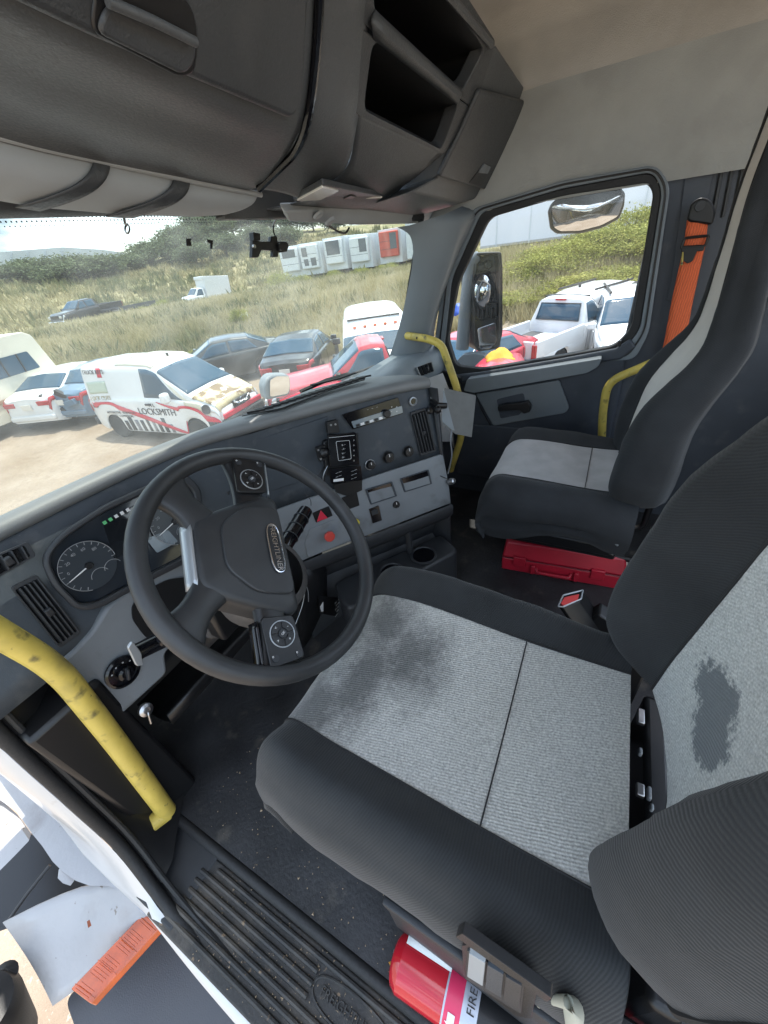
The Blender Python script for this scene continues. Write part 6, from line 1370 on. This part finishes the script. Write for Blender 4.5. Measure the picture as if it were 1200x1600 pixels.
for sg in (-1, 1):
    van.patch('side_window', 1.36, .10, .56, .80, sg, m_vg, sl0=-.66, sl1=.05)
    van.patch('cream_pillar', 1.70, 1.50, .50, .80, sg, m_van, .005, sl0=-.66, sl1=-.66)
    van.patch('cream_fender', 2.05, 1.40, .34, .50, sg, m_van, .006)
    van.patch('headlamp', 2.28, 1.86, .40, .60, sg, m_hl, .012, sl0=-.04, sl1=.1)
    van.patch('bumper_side', 2.30, 1.92, .02, .24, sg, m_bump, .014)
    rows = []
    for t in np.linspace(0, 1, 30):
        x = -2.0 + 3.25*t; vm = .41 - .02*min(1, t/.25) - .35*max(0, (t - .25)/.75); hw_ = .045 - .025*t
        rows.append([van.S(x, max(.03, vm + hw_*q), sg, .009) for q in (-1, -.3, .3, 1)])
    obj('red_swoosh', MB().grid(rows), m_vred, van.root, local=True, solid=.003)
    rows = []
    for t in np.linspace(0, 1, 24):
        x = .50 + 1.80*t; vm = .44 - .19*t**.8; hw_ = .006 + .055*t
        rows.append([van.S(x, vm + hw_*q, sg, .011) for q in (-1, -.3, .3, 1)])
    obj('red_swoosh', MB().grid(rows), m_vred, van.root, local=True, solid=.003)
    van.patch('red_corner', -2.28, -2.12, .30, .42, sg, m_tl, .012); van.patch('tail_lamp', -2.29, -2.16, .44, .56, sg, m_tl, .014)
    # picture strip of tools near the sill
    rngp = np.random.default_rng(3)
    for k in range(9):
        x = .72 - k*.20; hh = rngp.uniform(.10, .20)
        van.patch('printed_tool', x, x - rngp.uniform(.09, .15), .055, .055 + hh, sg, m_vblk if k % 3 else m_vgry, .009, 5, 4)
    van.patch('printed_panel', -1.2, -2.05, .60, .70, sg, mat('pale green print', (.50, .56, .46), .5), .008)
    van.patch('printed_badge', -1.25, -1.42, .73, .81, sg, m_vred, .008, 5, 4)
    for k in range(5):
        van.patch('printed_window', -1.2 - k*.18, -1.33 - k*.18, .36, .40, sg, m_vblk, .009, 3, 3)
    p = van.S(1.02, .47, sg, .06); van.box('door_mirror', tuple(p + Vector((.0, sg*.08, .10))), (.16, .20, .24), m_pw, .05)
    p = van.S(.18, .40, sg, .012); van.box('door_handle', tuple(p), (.20, .03, .05), m_vblk, .01)
def vtext(body, x, v, size, m, sg=-1):
    p = van.S(x, v, sg, .014); a = van.S(x + .1, v, sg, .014); c = van.S(x, v + .02, sg, .014)
    text('van_lettering', body, p, (a - p)*1.0 if sg < 0 else (p - a), c - p, size, m, van.root, ext=.003, local=True)
vtext('LOCKSMITH', .38, .31, .235, m_vblk); vtext('M L', .30, .395, .13, m_vblk); vtext('TRUCK KEYS', -1.55, .775, .15, m_vblk); vtext('& HOUSES', -1.6, .48, .13, m_wtxt)
vtext('AUTOMOTIVE - RESIDENTIAL', -.95, .29, .085, m_vblk); vtext('SAFES - COMMERCIAL', -.95, .245, .085, m_vblk); vtext('LOCK OUTS', -1.55, .55, .15, mat('tan print', (.35, .27, .12), .5))
van.box('bumper', (2.30, 0, .42), (.16, 1.50, .36), m_bump, .06)
van.box('red_nose_band', (2.335, 0, .66), (.05, 1.42, .13), m_vred, .03)
van.box('grille', (2.345, 0, .82), (.06, .62, .17), m_black, .02); 
em_ = obj('emblem', MB().lathe([(.085, 0), (.085, .02), (.065, .02), (.065, .0)], (2.37, 0, .82), (1, 0, 0), 24), m_chrome, van.root, local=True); van.box('emblem_bar', (2.385, 0, .82), (.02, .22, .04), m_chrome, .004)
for s in (-1, 1): van.box('grille_wing', (2.36, s*.20, .83), (.05, .20, .05), m_chrome, .008, rot=Matrix.Rotation(s*.5, 3, 'X'))
for sg in (-1, 1):
    obj('fog_cap', MB().lathe([(.11, 0), (.11, .02)], van.S(1.99, .42, sg, .004), (.3, sg, .2), 20), m_vblk, van.root, local=True)
van.box('rear_bumper', (-2.32, 0, .42), (.12, 1.55, .22), m_bump, .04)
van.box('roof_aerial', (.5, 0, 1.93), (.06, .04, .08), m_black, .01)
# ---- wrecked white and blue saloons left of the van
def place(px, py, h): return at(px, py, z=GZ + h)
c = sedan('wrecked_car', 'white saloon with smashed tail half hidden behind the blue car', (6.9, 15.9, GZ), R_(24), m_pw, group=None)
p = (7.55, 14.9, GZ)
c2 = sedan('wrecked_car', 'slate blue saloon with torn open rear end left of the van', p, R_(18), m_pbl)
for k in range(7):
    a = rng.uniform(-.6, .6); c2.box('torn_panel', (-2.2 + rng.uniform(-.18, .05), a, .75 + rng.uniform(-.3, .25)), (.12, .4, .16), (m_black, m_pbl, m_steel)[k % 3], .01, rot=Matrix.Rotation(rng.uniform(-.8, .8), 3, 'X'))
bl = place(75, 648, .25)
tag(obj('torn_bumper', MB().grid([[Vector((bl.x + .5*s + .1*math.sin(t*5), bl.y - .2*t + .15*s, GZ + .05 + .5*t*(1 - .4*s) + .05*math.sin(s*9))) for t in np.linspace(0, 1, 6)] for s in np.linspace(0, 1, 6)]), m_pw, solid=.01), 'crumpled white bumper skin lying behind the blue wrecked car', 'bumper')
# ---- motorhome at the left edge
rvp = at(70, 600, z=GZ + .9)
rv = thing('motorhome', 'cream motorhome with dark side window cut by the left edge', 'motorhome', (6.55 - 2.75*.88*math.cos(R_(14)), 17.4 - 2.75*.88*math.sin(R_(14)), GZ)); rv.rotation_euler = (0, 0, R_(14)); rv.scale = (.88, .88, .88)
m_rv = mat('cream motorhome skin', (.66, .61, .50), .45, var=(1.2, .06)); RL = 6.0
E_ = 2.6
prof = [(-RL, .75), (-RL, 2.7), (-RL + .3, 2.95), (E_ - .45, 2.95), (E_ - .2, 2.8), (E_ + .12, 1.3), (E_ + .30, .75)]
obj('body', MB().prism(rnd([(x, -1.15, z) for x, z in prof], .08), (0, 2.3, 0)), m_rv, rv, local=True, bevel=.03)
for s in (-1.17, 1.15):
    w_ = obj('window', MB().prism(rnd([(x, s, z) for x, z in ((E_ - 2.2, 1.75), (E_ - .55, 1.75), (E_ - .68, 2.35), (E_ - 2.2, 2.35))], .06), (0, .02, 0)), m_vg, rv, local=True)
    obj('window_bar', MB().box((E_ - 1.1, s, 2.05), (.04, .05, .6)), m_black, w_, local=True); obj('window_bar', MB().box((E_ - 1.7, s, 2.05), (.04, .05, .6)), m_black, w_, local=True)
    obj('brown_stripe', MB().prism([(x, s, z) for x, z in ((-RL, 1.05), (E_ + .15, 1.20), (E_ + .17, 1.08), (-RL, .92))], (0, .012, 0)), mat('tan stripe', (.42, .26, .15), .5), rv, local=True)
    obj('skirt', MB().prism([(x, s, z) for x, z in ((-RL, .45), (E_ + .2, .45), (E_ + .25, .78), (-RL, .78))], (0, .015, 0)), m_rv, rv, local=True)
    obj('wheel', wheel_meshes(.38, .21)[0], m_tyre, rv, local=True).location = (.6, s*.92, .38)
obj('tail_lamp', MB().box((E_ + .16, -.9, 1.2), (.06, .14, .22)), m_tl, rv, local=True, bevel=.01); obj('tail_lamp', MB().box((E_ + .16, .9, 1.2), (.06, .14, .22)), m_tl, rv, local=True, bevel=.01)
obj('rear_bumper', MB().box((E_ + .3, 0, .62), (.2, 2.2, .16)), m_pw, rv, local=True, bevel=.02)
obj('roof_vent', MB().box((-.6, 0, 3.02), (.6, .6, .14)), m_pw, rv, local=True, bevel=.03)
# ---- pickups, trucks
def pickup(name, label, loc, yaw, p, Ln=5.5, W=1.9, roof=1.78, bed=1.12, cab0=-.35, cab1=1.15, hood=1.12, rw=.38, wb=None, double=False, group=None, pitch=0, roll=0, bumper=None):
    f = Ln/2; wb = wb or (-f + 1.15, f - .95)
    T = [(-f, .72), (-f + .03, bed*.74), (cab0 - .06, bed*.74), (cab0 - .03, bed), (cab0 + .10, roof - .04), (cab0 + .4, roof), (cab1 - .75, roof - .02), (cab1 + .05, hood + .02), (f - .35, hood - .08), (f - .06, hood - .2), (f, .6)]
    B = [(-f, .70), (cab0 - .1, bed*.72), (cab0 - .03, bed - .03), (cab0 + .1, bed - .04), (cab1, hood - .08), (f - .2, hood - .22), (f, .5)]
    c = Car(name, label, 'pickup', loc, yaw, Ln, W, T, B, .36, wb, rw, p, tumble=.28, group=group, pitch=pitch, roll=roll)
    bl = (cab0 - .06) - (-f); xm = (-f + cab0 - .06)/2
    for sg in (-1, 1):
        c.box('bed_side', (xm, sg*(W/2 - .055), bed - .17), (bl - .03, .085, .40), p, .025)
        c.box('tail_lamp', (-f + .03, sg*(W/2 - .085), bed - .22), (.10, .13, .34), m_tl, .015)
        c.patch('side_window', cab1 - .12, (cab0 + .14) if not double else (cab0 + cab1)/2 + .02, .575, .79, sg, m_vg, sl0=-.56, sl1=.02)
        if double: c.patch('side_window', (cab0 + cab1)/2 - .08, cab0 + .2, .575, .79, sg, m_vg)
        c.patch('headlamp', f - .05, f - .3, .36, .50, sg, m_hl, .012)
        c.box('headlamp', (f - .02, sg*(W/2 - .30), hood - .33), (.06, .30, .18), m_hl, .02)
    c.box('tailgate', (-f + .04, 0, bed - .24), (.07, W - .30, .50), p, .02); c.box('tailgate_handle', (-f - .002, 0, bed - .10), (.02, .22, .07), m_black, .006)
    c.box('bed_floor', (xm, 0, bed*.74 + .012), (bl - .06, W - .32, .012), m_bump, .002)
    c.screen('windshield', cab1 + .02, cab1 - .74)
    # upright rear window of the cab
    rows = [[Vector((cab0 - .055 + .125*t, y*(W/2 - .24 - .06*t), bed + .07 + (roof - bed - .20)*t)) for y in np.linspace(-1, 1, 9)] for t in np.linspace(0, 1, 5)]
    rw_ = obj('rear_window', MB().grid(rows), m_vg, c.root, local=True, solid=.01)
    obj('window_frame', MB().tube([rows[0][0], rows[0][-1], rows[-1][-1], rows[-1][0]], .016, 6, closed=True), m_black, rw_, local=True)
    c.box('third_brake_lamp', (cab0 + .06, 0, roof - .035), (.06, .30, .04), m_tl, .006)
    c.box('rear_bumper', (-f - .04, 0, .58), (.14, W - .12, .18), bumper or m_steel, .03); c.box('front_bumper', (f + .03, 0, .55), (.16, W - .06, .24), bumper or m_chrome, .04); c.box('grille', (f - .0, 0, hood - .33), (.06, W - 1.0, .24), m_black, .02)
    c.doors((cab1 + .02, (cab0 + .1) if not double else (cab0 + cab1)/2 - .03) + ((cab0 + .1,) if double else ())); c.mirrors(cab1 - .15, hood + .08, m_black)
    return c
def set_on(px, py, r): 
    a = az_of(px, py); x, y = r*math.sin(R_(a)), r*math.cos(R_(a)); return (x, y, terr(x, y))
pickup('pickup_truck', 'black crew cab pickup parked on the dirt track across the bank', set_on(138, 490, 47), R_(180 + 8), m_pb, Ln=6.0, W=2.0, roof=1.92, bed=1.3, cab0=-.55, cab1=1.55, hood=1.28, rw=.41, double=True, roll=0)
# white box truck on the track
bt = set_on(322, 470, 56); bt = (bt[0], bt[1], bt[2] - .4); btr = thing('box_truck', 'small white box truck standing on the dirt track above the bank', 'box truck', bt); btr.rotation_euler = (0, R_(-6), R_(180 - 14))
bc = Car('x', 'x', 'x', (0, 0, 0), 0, 5.4, 2.0, [(-2.7, .6), (-2.68, .75), (.3, .75), (.33, 1.0), (.42, 1.98), (.8, 2.02), (1.2, 1.98), (1.75, 1.28), (2.4, 1.18), (2.66, .95), (2.7, .55)], [(-2.7, .58), (.3, .73), (.4, 1.2), (1.7, 1.18), (2.5, 1.0), (2.7, .5)], .4, (-1.6, 1.85), .40, m_pw, tumble=.18)
for sg in (-1, 1): bc.patch('side_window', 1.55, .62, .57, .79, sg, m_vg, sl0=-.5)
bc.screen('windshield', 1.73, 1.22); bc.box('grille', (2.68, 0, .85), (.06, 1.0, .25), m_black, .02); bc.box('front_bumper', (2.74, 0, .55), (.14, 1.9, .22), m_bump, .03)
for sg in (-1, 1): bc.box('headlamp', (2.66, sg*.72, .88), (.08, .3, .2), m_hl, .02)
for ch in list(bc.root.children): ch.parent = btr
bpy.data.objects.remove(bc.root)
obj('cargo_box', MB().box((-1.25, 0, 2.05), (3.1, 2.25, 2.15)), m_pw, btr, local=True, bevel=.03); obj('box_rail', MB().box((-1.25, 0, .93), (3.1, 2.1, .10)), m_bump, btr, local=True)
obj('roof_cap', MB().box((.35, 0, 2.95), (.14, 2.15, .32)), m_pw, btr, local=True, bevel=.05)
jk = thing('flatbed_trailer', 'low dark flatbed trailer wreck lying behind the black pickup', 'trailer', set_on(214, 488, 47), R_(170))
obj('bed', MB().box((0, 0, .55), (3.4, 1.8, .14)), m_bump, jk, local=True, bevel=.02); obj('side_rail', MB().box((0, .85, .75), (3.4, .06, .3)), m_bump, jk, local=True)
for x in (-.5, .4): obj('wheel', wheel_meshes(.33, .21)[0], m_tyre, jk, local=True).location = (x, .9, .33)
# ---- the row of cars in front of the bank
a_ = place(372, 547, 1.45)
sedan('parked_car', 'charcoal saloon parked directly behind the van with its roof showing', (10.2, 12.45, GZ), R_(140), m_pdk)
b_ = place(452, 560, 1.0)
sedan('parked_car', 'black saloon with red tail lamps between the van and red pickup', (10.85, 9.15, GZ), R_(24), m_pb)
wt = place(575, 512, 1.7)
wv_ = Car('white_utility_truck', 'big white cab truck with roof marker lamps behind the red pickup', 'truck', (10.6, 6.1, GZ), R_(212), 5.6, 2.05, [(-2.8, .8), (-2.78, 1.78), (-2.6, 1.90), (.0, 1.90), (.15, 1.74), (.45, 1.71), (.85, 1.66), (1.70, 1.20), (2.5, 1.12), (2.76, .95), (2.8, .6)], [(-2.8, .8), (-2.7, 1.1), (0, 1.15), (1.65, 1.12), (2.5, 1.0), (2.8, .55)], .42, (-1.7, 1.85), .40, m_pw, tumble=.13)
wv_.screen('windshield', 1.68, .98)
for sg in (-1, 1):
    wv_.patch('side_window', 1.45, .55, .565, .76, sg, m_vg, sl0=-.5); wv_.box('headlamp', (2.74, sg*.72, .95), (.08, .34, .22), m_hl, .02); wv_.patch('headlamp', 2.76, 2.5, .34, .48, sg, m_hl, .012)
for k in range(5): wv_.box('marker_lamp', (.72, -.56 + .28*k, 1.725), (.09, .09, .05), m_ora, .012)
wv_.box('grille', (2.78, 0, .95), (.06, .95, .3), m_black, .02); wv_.box('front_bumper', (2.84, 0, .6), (.16, 1.95, .24), m_steel, .03); wv_.mirrors(1.25, 1.55, m_black)
wv_.box('roof_slot', (.07, 0, 1.83), (.10, 1.5, .04), m_black, .01); wv_.doors((1.6, .42))
pickup('pickup_truck', 'red single cab pickup right behind the dash with clear side window', (8.45, 5.25, GZ), R_(126), m_pr, Ln=5.0, W=1.78, roof=1.70, bed=1.1, cab0=-.55, cab1=.85, hood=1.10, rw=.35)
# ---- seen through the passenger window
pickup('pickup_truck', 'white single cab pickup seen tailgate first outside the passenger window', (13.1, 1.32, GZ), R_(-24), m_pw, Ln=5.0, W=1.78, roof=1.68, bed=1.08, cab0=-.25, cab1=1.0, hood=1.05, rw=.35, bumper=m_bump)
SUV_T = [(-2.2, .7), (-2.18, 1.15), (-2.0, 1.56), (-1.85, 1.62), (-1.2, 1.70), (0, 1.72), (.35, 1.66), (1.15, 1.10), (1.7, 1.03), (2.1, .88), (2.2, .55)]
SUV_B = [(-2.2, .68), (-2.1, 1.10), (0, 1.05), (1.1, 1.0), (2.0, .84), (2.2, .5)]
def suv(label, loc, yaw, p, name='parked_car', group=None):
    c = Car(name, label, 'car', loc, yaw, 4.4, 1.82, SUV_T, SUV_B, .25, (-1.3, 1.35), .34, p, tumble=.26, group=group)
    c.screen('windshield', 1.13, .38); c.screen('rear_window', -2.17, -1.90)
    for sg in (-1, 1):
        c.patch('side_window', .92, -.25, .565, .785, sg, m_vg, sl0=-.42); c.patch('side_window', -.34, -1.75, .565, .785, sg, m_vg, sl1=.22)
        c.patch('tail_lamp', -2.18, -1.9, .40, .54, sg, m_tl, .014); c.patch('headlamp', 2.14, 1.75, .36, .54, sg, m_hl, .012); c.box('roof_rail', (-.7, sg*.58, 1.74), (1.9, .05, .05), m_black, .01)
        c.box('tail_lamp', (-2.17, sg*.62, 1.02), (.07, .34, .16), m_tl, .015)
    c.doors((1.05, -.30, -1.3)); c.mirrors(.95, 1.1, p); c.box('grille', (2.18, 0, .66), (.06, .9, .2), m_black, .02); c.box('bumper', (2.18, 0, .40), (.12, 1.5, .2), m_bump, .03)
    c.box('rear_spoiler', (-2.05, 0, 1.63), (.30, 1.25, .05), m_black, .015); c.box('bumper', (-2.2, 0, .45), (.12, 1.5, .22), m_bump, .03); c.box('roof_aerial', (-1.5, 0, 1.80), (.10, .03, .08), m_black, .008)
    return c
suv('white estate car with black rear glass seen over the white pickup', (15.4, .35, GZ), R_(-28), m_pw)
c = suv('white car facing the window with pale blue windshield at the right window edge', (13.2, -.35, GZ), R_(188), m_pw)
rp_c = place(722, 520, 1.2)
sedan('parked_car', 'red car glimpsed between the windshield pillar and the wing mirror', (9.6, 3.15, GZ), R_(160), m_pr)
blu = place(712, 492, 1.5)
tag(obj('blue_tarp', MB().grid([[blu + Vector((.5*s, .5*(t - .5), .25*math.sin(t*3.1)*math.sin(s*3.1) + .04*math.sin(s*14 + t*9))) for t in np.linspace(0, 1, 9)] for s in np.linspace(0, 1, 9)]), mat('blue tarp', (.03, .10, .45), .5), solid=.01), 'crumpled blue tarp lying on a car roof left of the wing mirror', 'tarp')
# red and yellow machine cover below the mirror
rq = place(775, 563, 1.0)
rc = thing('covered_machine', 'red machine with a yellow cover below the wing mirror', 'machine', (8.9, 2.05, GZ), R_(20))
obj('red_hood', MB().grid([[(-.7 + 1.5*s, -.55 + 1.1*t, .98 + .16*math.sin(t*3.14)*(.6 + .4*math.sin(s*3.1))) for t in np.linspace(0, 1, 10)] for s in np.linspace(0, 1, 10)]), m_pr, rc, local=True, solid=.03)
obj('frame', MB().box((0, 0, .5), (1.3, .9, .98)), m_pr, rc, local=True, bevel=.05)
obj('yellow_cover', MB().grid([[(-.1 + .55*s, -.3 + .6*t, 1.10 + .22*math.sin(t*3.14)*math.sin(s*3.14) + .03*math.sin(s*11 + t*7)) for t in np.linspace(0, 1, 10)] for s in np.linspace(0, 1, 10)]), mat('yellow cloth', (.72, .36, .03), .7), rc, local=True, solid=.01)
for x, y in ((-.5, -.4), (-.5, .4), (.5, -.4), (.5, .4)): obj('wheel', wheel_meshes(.28, .21)[0], m_tyre, rc, local=True).location = (x, y, .28)
# ---- refrigerated trailers on the rise
m_trl = mat('white trailer skin', (.68, .71, .74), .4, var=(.6, .08), dirt=(2.5, (.50, .50, .48), .62, .1)); m_unit = mat('white reefer housing', (.74, .76, .78), .4, var=(3, .05)); m_trr = mat('faded red panel', (.58, .10, .06), .5, var=(2, .12))
TRL = [(456, 51, 'leftmost refrigerated trailer with small white unit', m_unit), (487, 50, 'refrigerated trailer with two dark grilles, second from the left', m_unit), (526, 49, 'refrigerated trailer with one big grille, third from the left', m_unit), (566, 48, 'refrigerated trailer with a half height grille, fourth from the left', m_unit), (612, 47, 'refrigerated trailer with a faded red front', m_trr), (655, 45, 'plain white trailer side at the windshield pillar', m_unit)]
for i, (px, r, lb, mu) in enumerate(TRL):
    a = az_of(px, 410); x, y = r*math.sin(R_(a)), r*math.cos(R_(a)); z = terr(x, y)
    tr_ = thing('trailer', 'white ' + lb if 'white' not in lb else lb, 'trailer', (x, y, z - .35), 0, 'trailers on the rise'); tr_.rotation_euler = (0, 0, R_(180 - (a - 90) + 22 - 2*i) + math.pi)
    tr_.rotation_euler = (0, 0, math.atan2(-y, -x) + R_(-24))
    obj('box', MB().box((-6.5, 0, 2.55), (13, 2.5, 2.85)), m_trl, tr_, local=True, bevel=.03)
    obj('chassis', MB().box((-6.5, 0, 1.0), (12.6, 1.0, .25)), m_black, tr_, local=True)
    for k in range(5): obj('side_rib', MB().box((-1.2 - 2.4*k, 1.262, 2.55), (.07, .03, 2.8)), m_trl, tr_, local=True)
    for s in (-.7, .7): obj('landing_leg', MB().box((-2.4, s, .6), (.14, .14, 1.0)), m_bump, tr_, local=True)
    if i < 5:
        u_ = obj('reefer_unit', MB().box((.22, 0, 2.75), (.45, 2.0, 2.1)), mu, tr_, local=True, bevel=.10, seg=3)
        gr = [[(0, 3.3, 1.5, .7)], [(-.45, 3.2, .6, .8), (.45, 2.3, .6, .7), (-.4, 2.3, .5, .6)], [(0, 3.1, 1.5, 1.2)], [(.45, 3.1, .8, 1.1)], [(.55, 3.0, .7, 1.3)]][i]
        for (yy, zz, w, h) in gr:
            g_ = obj('grille', MB().box((.452, yy, zz), (.03, w, h)), mat('dark grille', (.13, .14, .15), .5), u_, local=True)
            for q in range(5): pass
        for zz in (2.35, 3.0): obj('panel_gap', MB().box((.450, 0, zz), (.012, 1.9, .03)), m_bump, u_, local=True)
    else:
        obj('amber_lamp', MB().box((-.4, 1.27, 1.9), (.3, .03, .2)), m_ora, tr_, local=True)
# long trailer wall beyond the shrubs
L1 = at(752, 395, x=27); L2 = at(1035, 395, x=27.8)
lw = thing('long_trailer', 'long white trailer wall above the shrubs in the passenger window', 'trailer', (27.4, 2.5, terr(27.4, 2.5)))
zt_, zb_ = .0, -1.15
q0 = Vector((26.6, 7.6, 0)); q1 = Vector((28.3, -6.5, 0)); dd = (q1 - q0)
obj('wall', MB().prism([q0 + Vector((0, 0, -1.05)), q1 + Vector((0, 0, -1.05)), q1 + Vector((0, 0, 2.2)), q0 + Vector((0, 0, 2.2))], (2.5, .3, 0)), mat('white corrugated trailer wall', (.80, .80, .85), .4, var=(.3, .04)), lw)
for k in range(8):
    p = q0 + dd*(k + .5)/8; obj('wall_rib', MB().box((p.x - .02, p.y, .55), (.03, .05, 3.2)), m_trl, lw)
obj('lower_rail', MB().prism([q0 + Vector((-.03, 0, -1.05)), q1 + Vector((-.03, 0, -1.05)), q1 + Vector((-.03, 0, -.93)), q0 + Vector((-.03, 0, -.93))], (.03, 0, 0)), m_steel, lw)
obj('chassis', MB().prism([q0 + Vector((.6, -1, -1.5)), q1 + Vector((.6, 1, -1.5)), q1 + Vector((.6, 1, -1.06)), q0 + Vector((.6, -1, -1.06))], (1, .1, 0)), m_black, lw)
for k in range(4):
    w_ = obj('wheel', wheel_meshes(.5, .3)[0], m_tyre, lw, local=True); w_.rotation_euler = (0, 0, 1.45); w_.location = (.5, -5.0 - 1.2*k + 3*(k > 1)*0, .5 - lw.location.z*0)
# litter on the bank
for i, (px, py, r, lb) in enumerate(((385, 508, 25, 'white plastic scrap on the bank beside the round bush'), (150, 545, 20.5, 'pale litter scrap on the tan bank above the wrecked cars'), (205, 550, 20, 'second pale litter scrap, above the van roof'))):
    a = az_of(px, py); x, y = r*math.sin(R_(a)), r*math.cos(R_(a)); z = terr(x, y)
    tag(obj('litter_scrap', MB().grid([[(x + .5*(s - .5), y + .1*math.sin(s*5 + t), z + .12 + .25*t + .1*s) for t in np.linspace(0, 1, 4)] for s in np.linspace(0, 1, 5)]), m_wtxt, solid=.01), lb, 'litter')
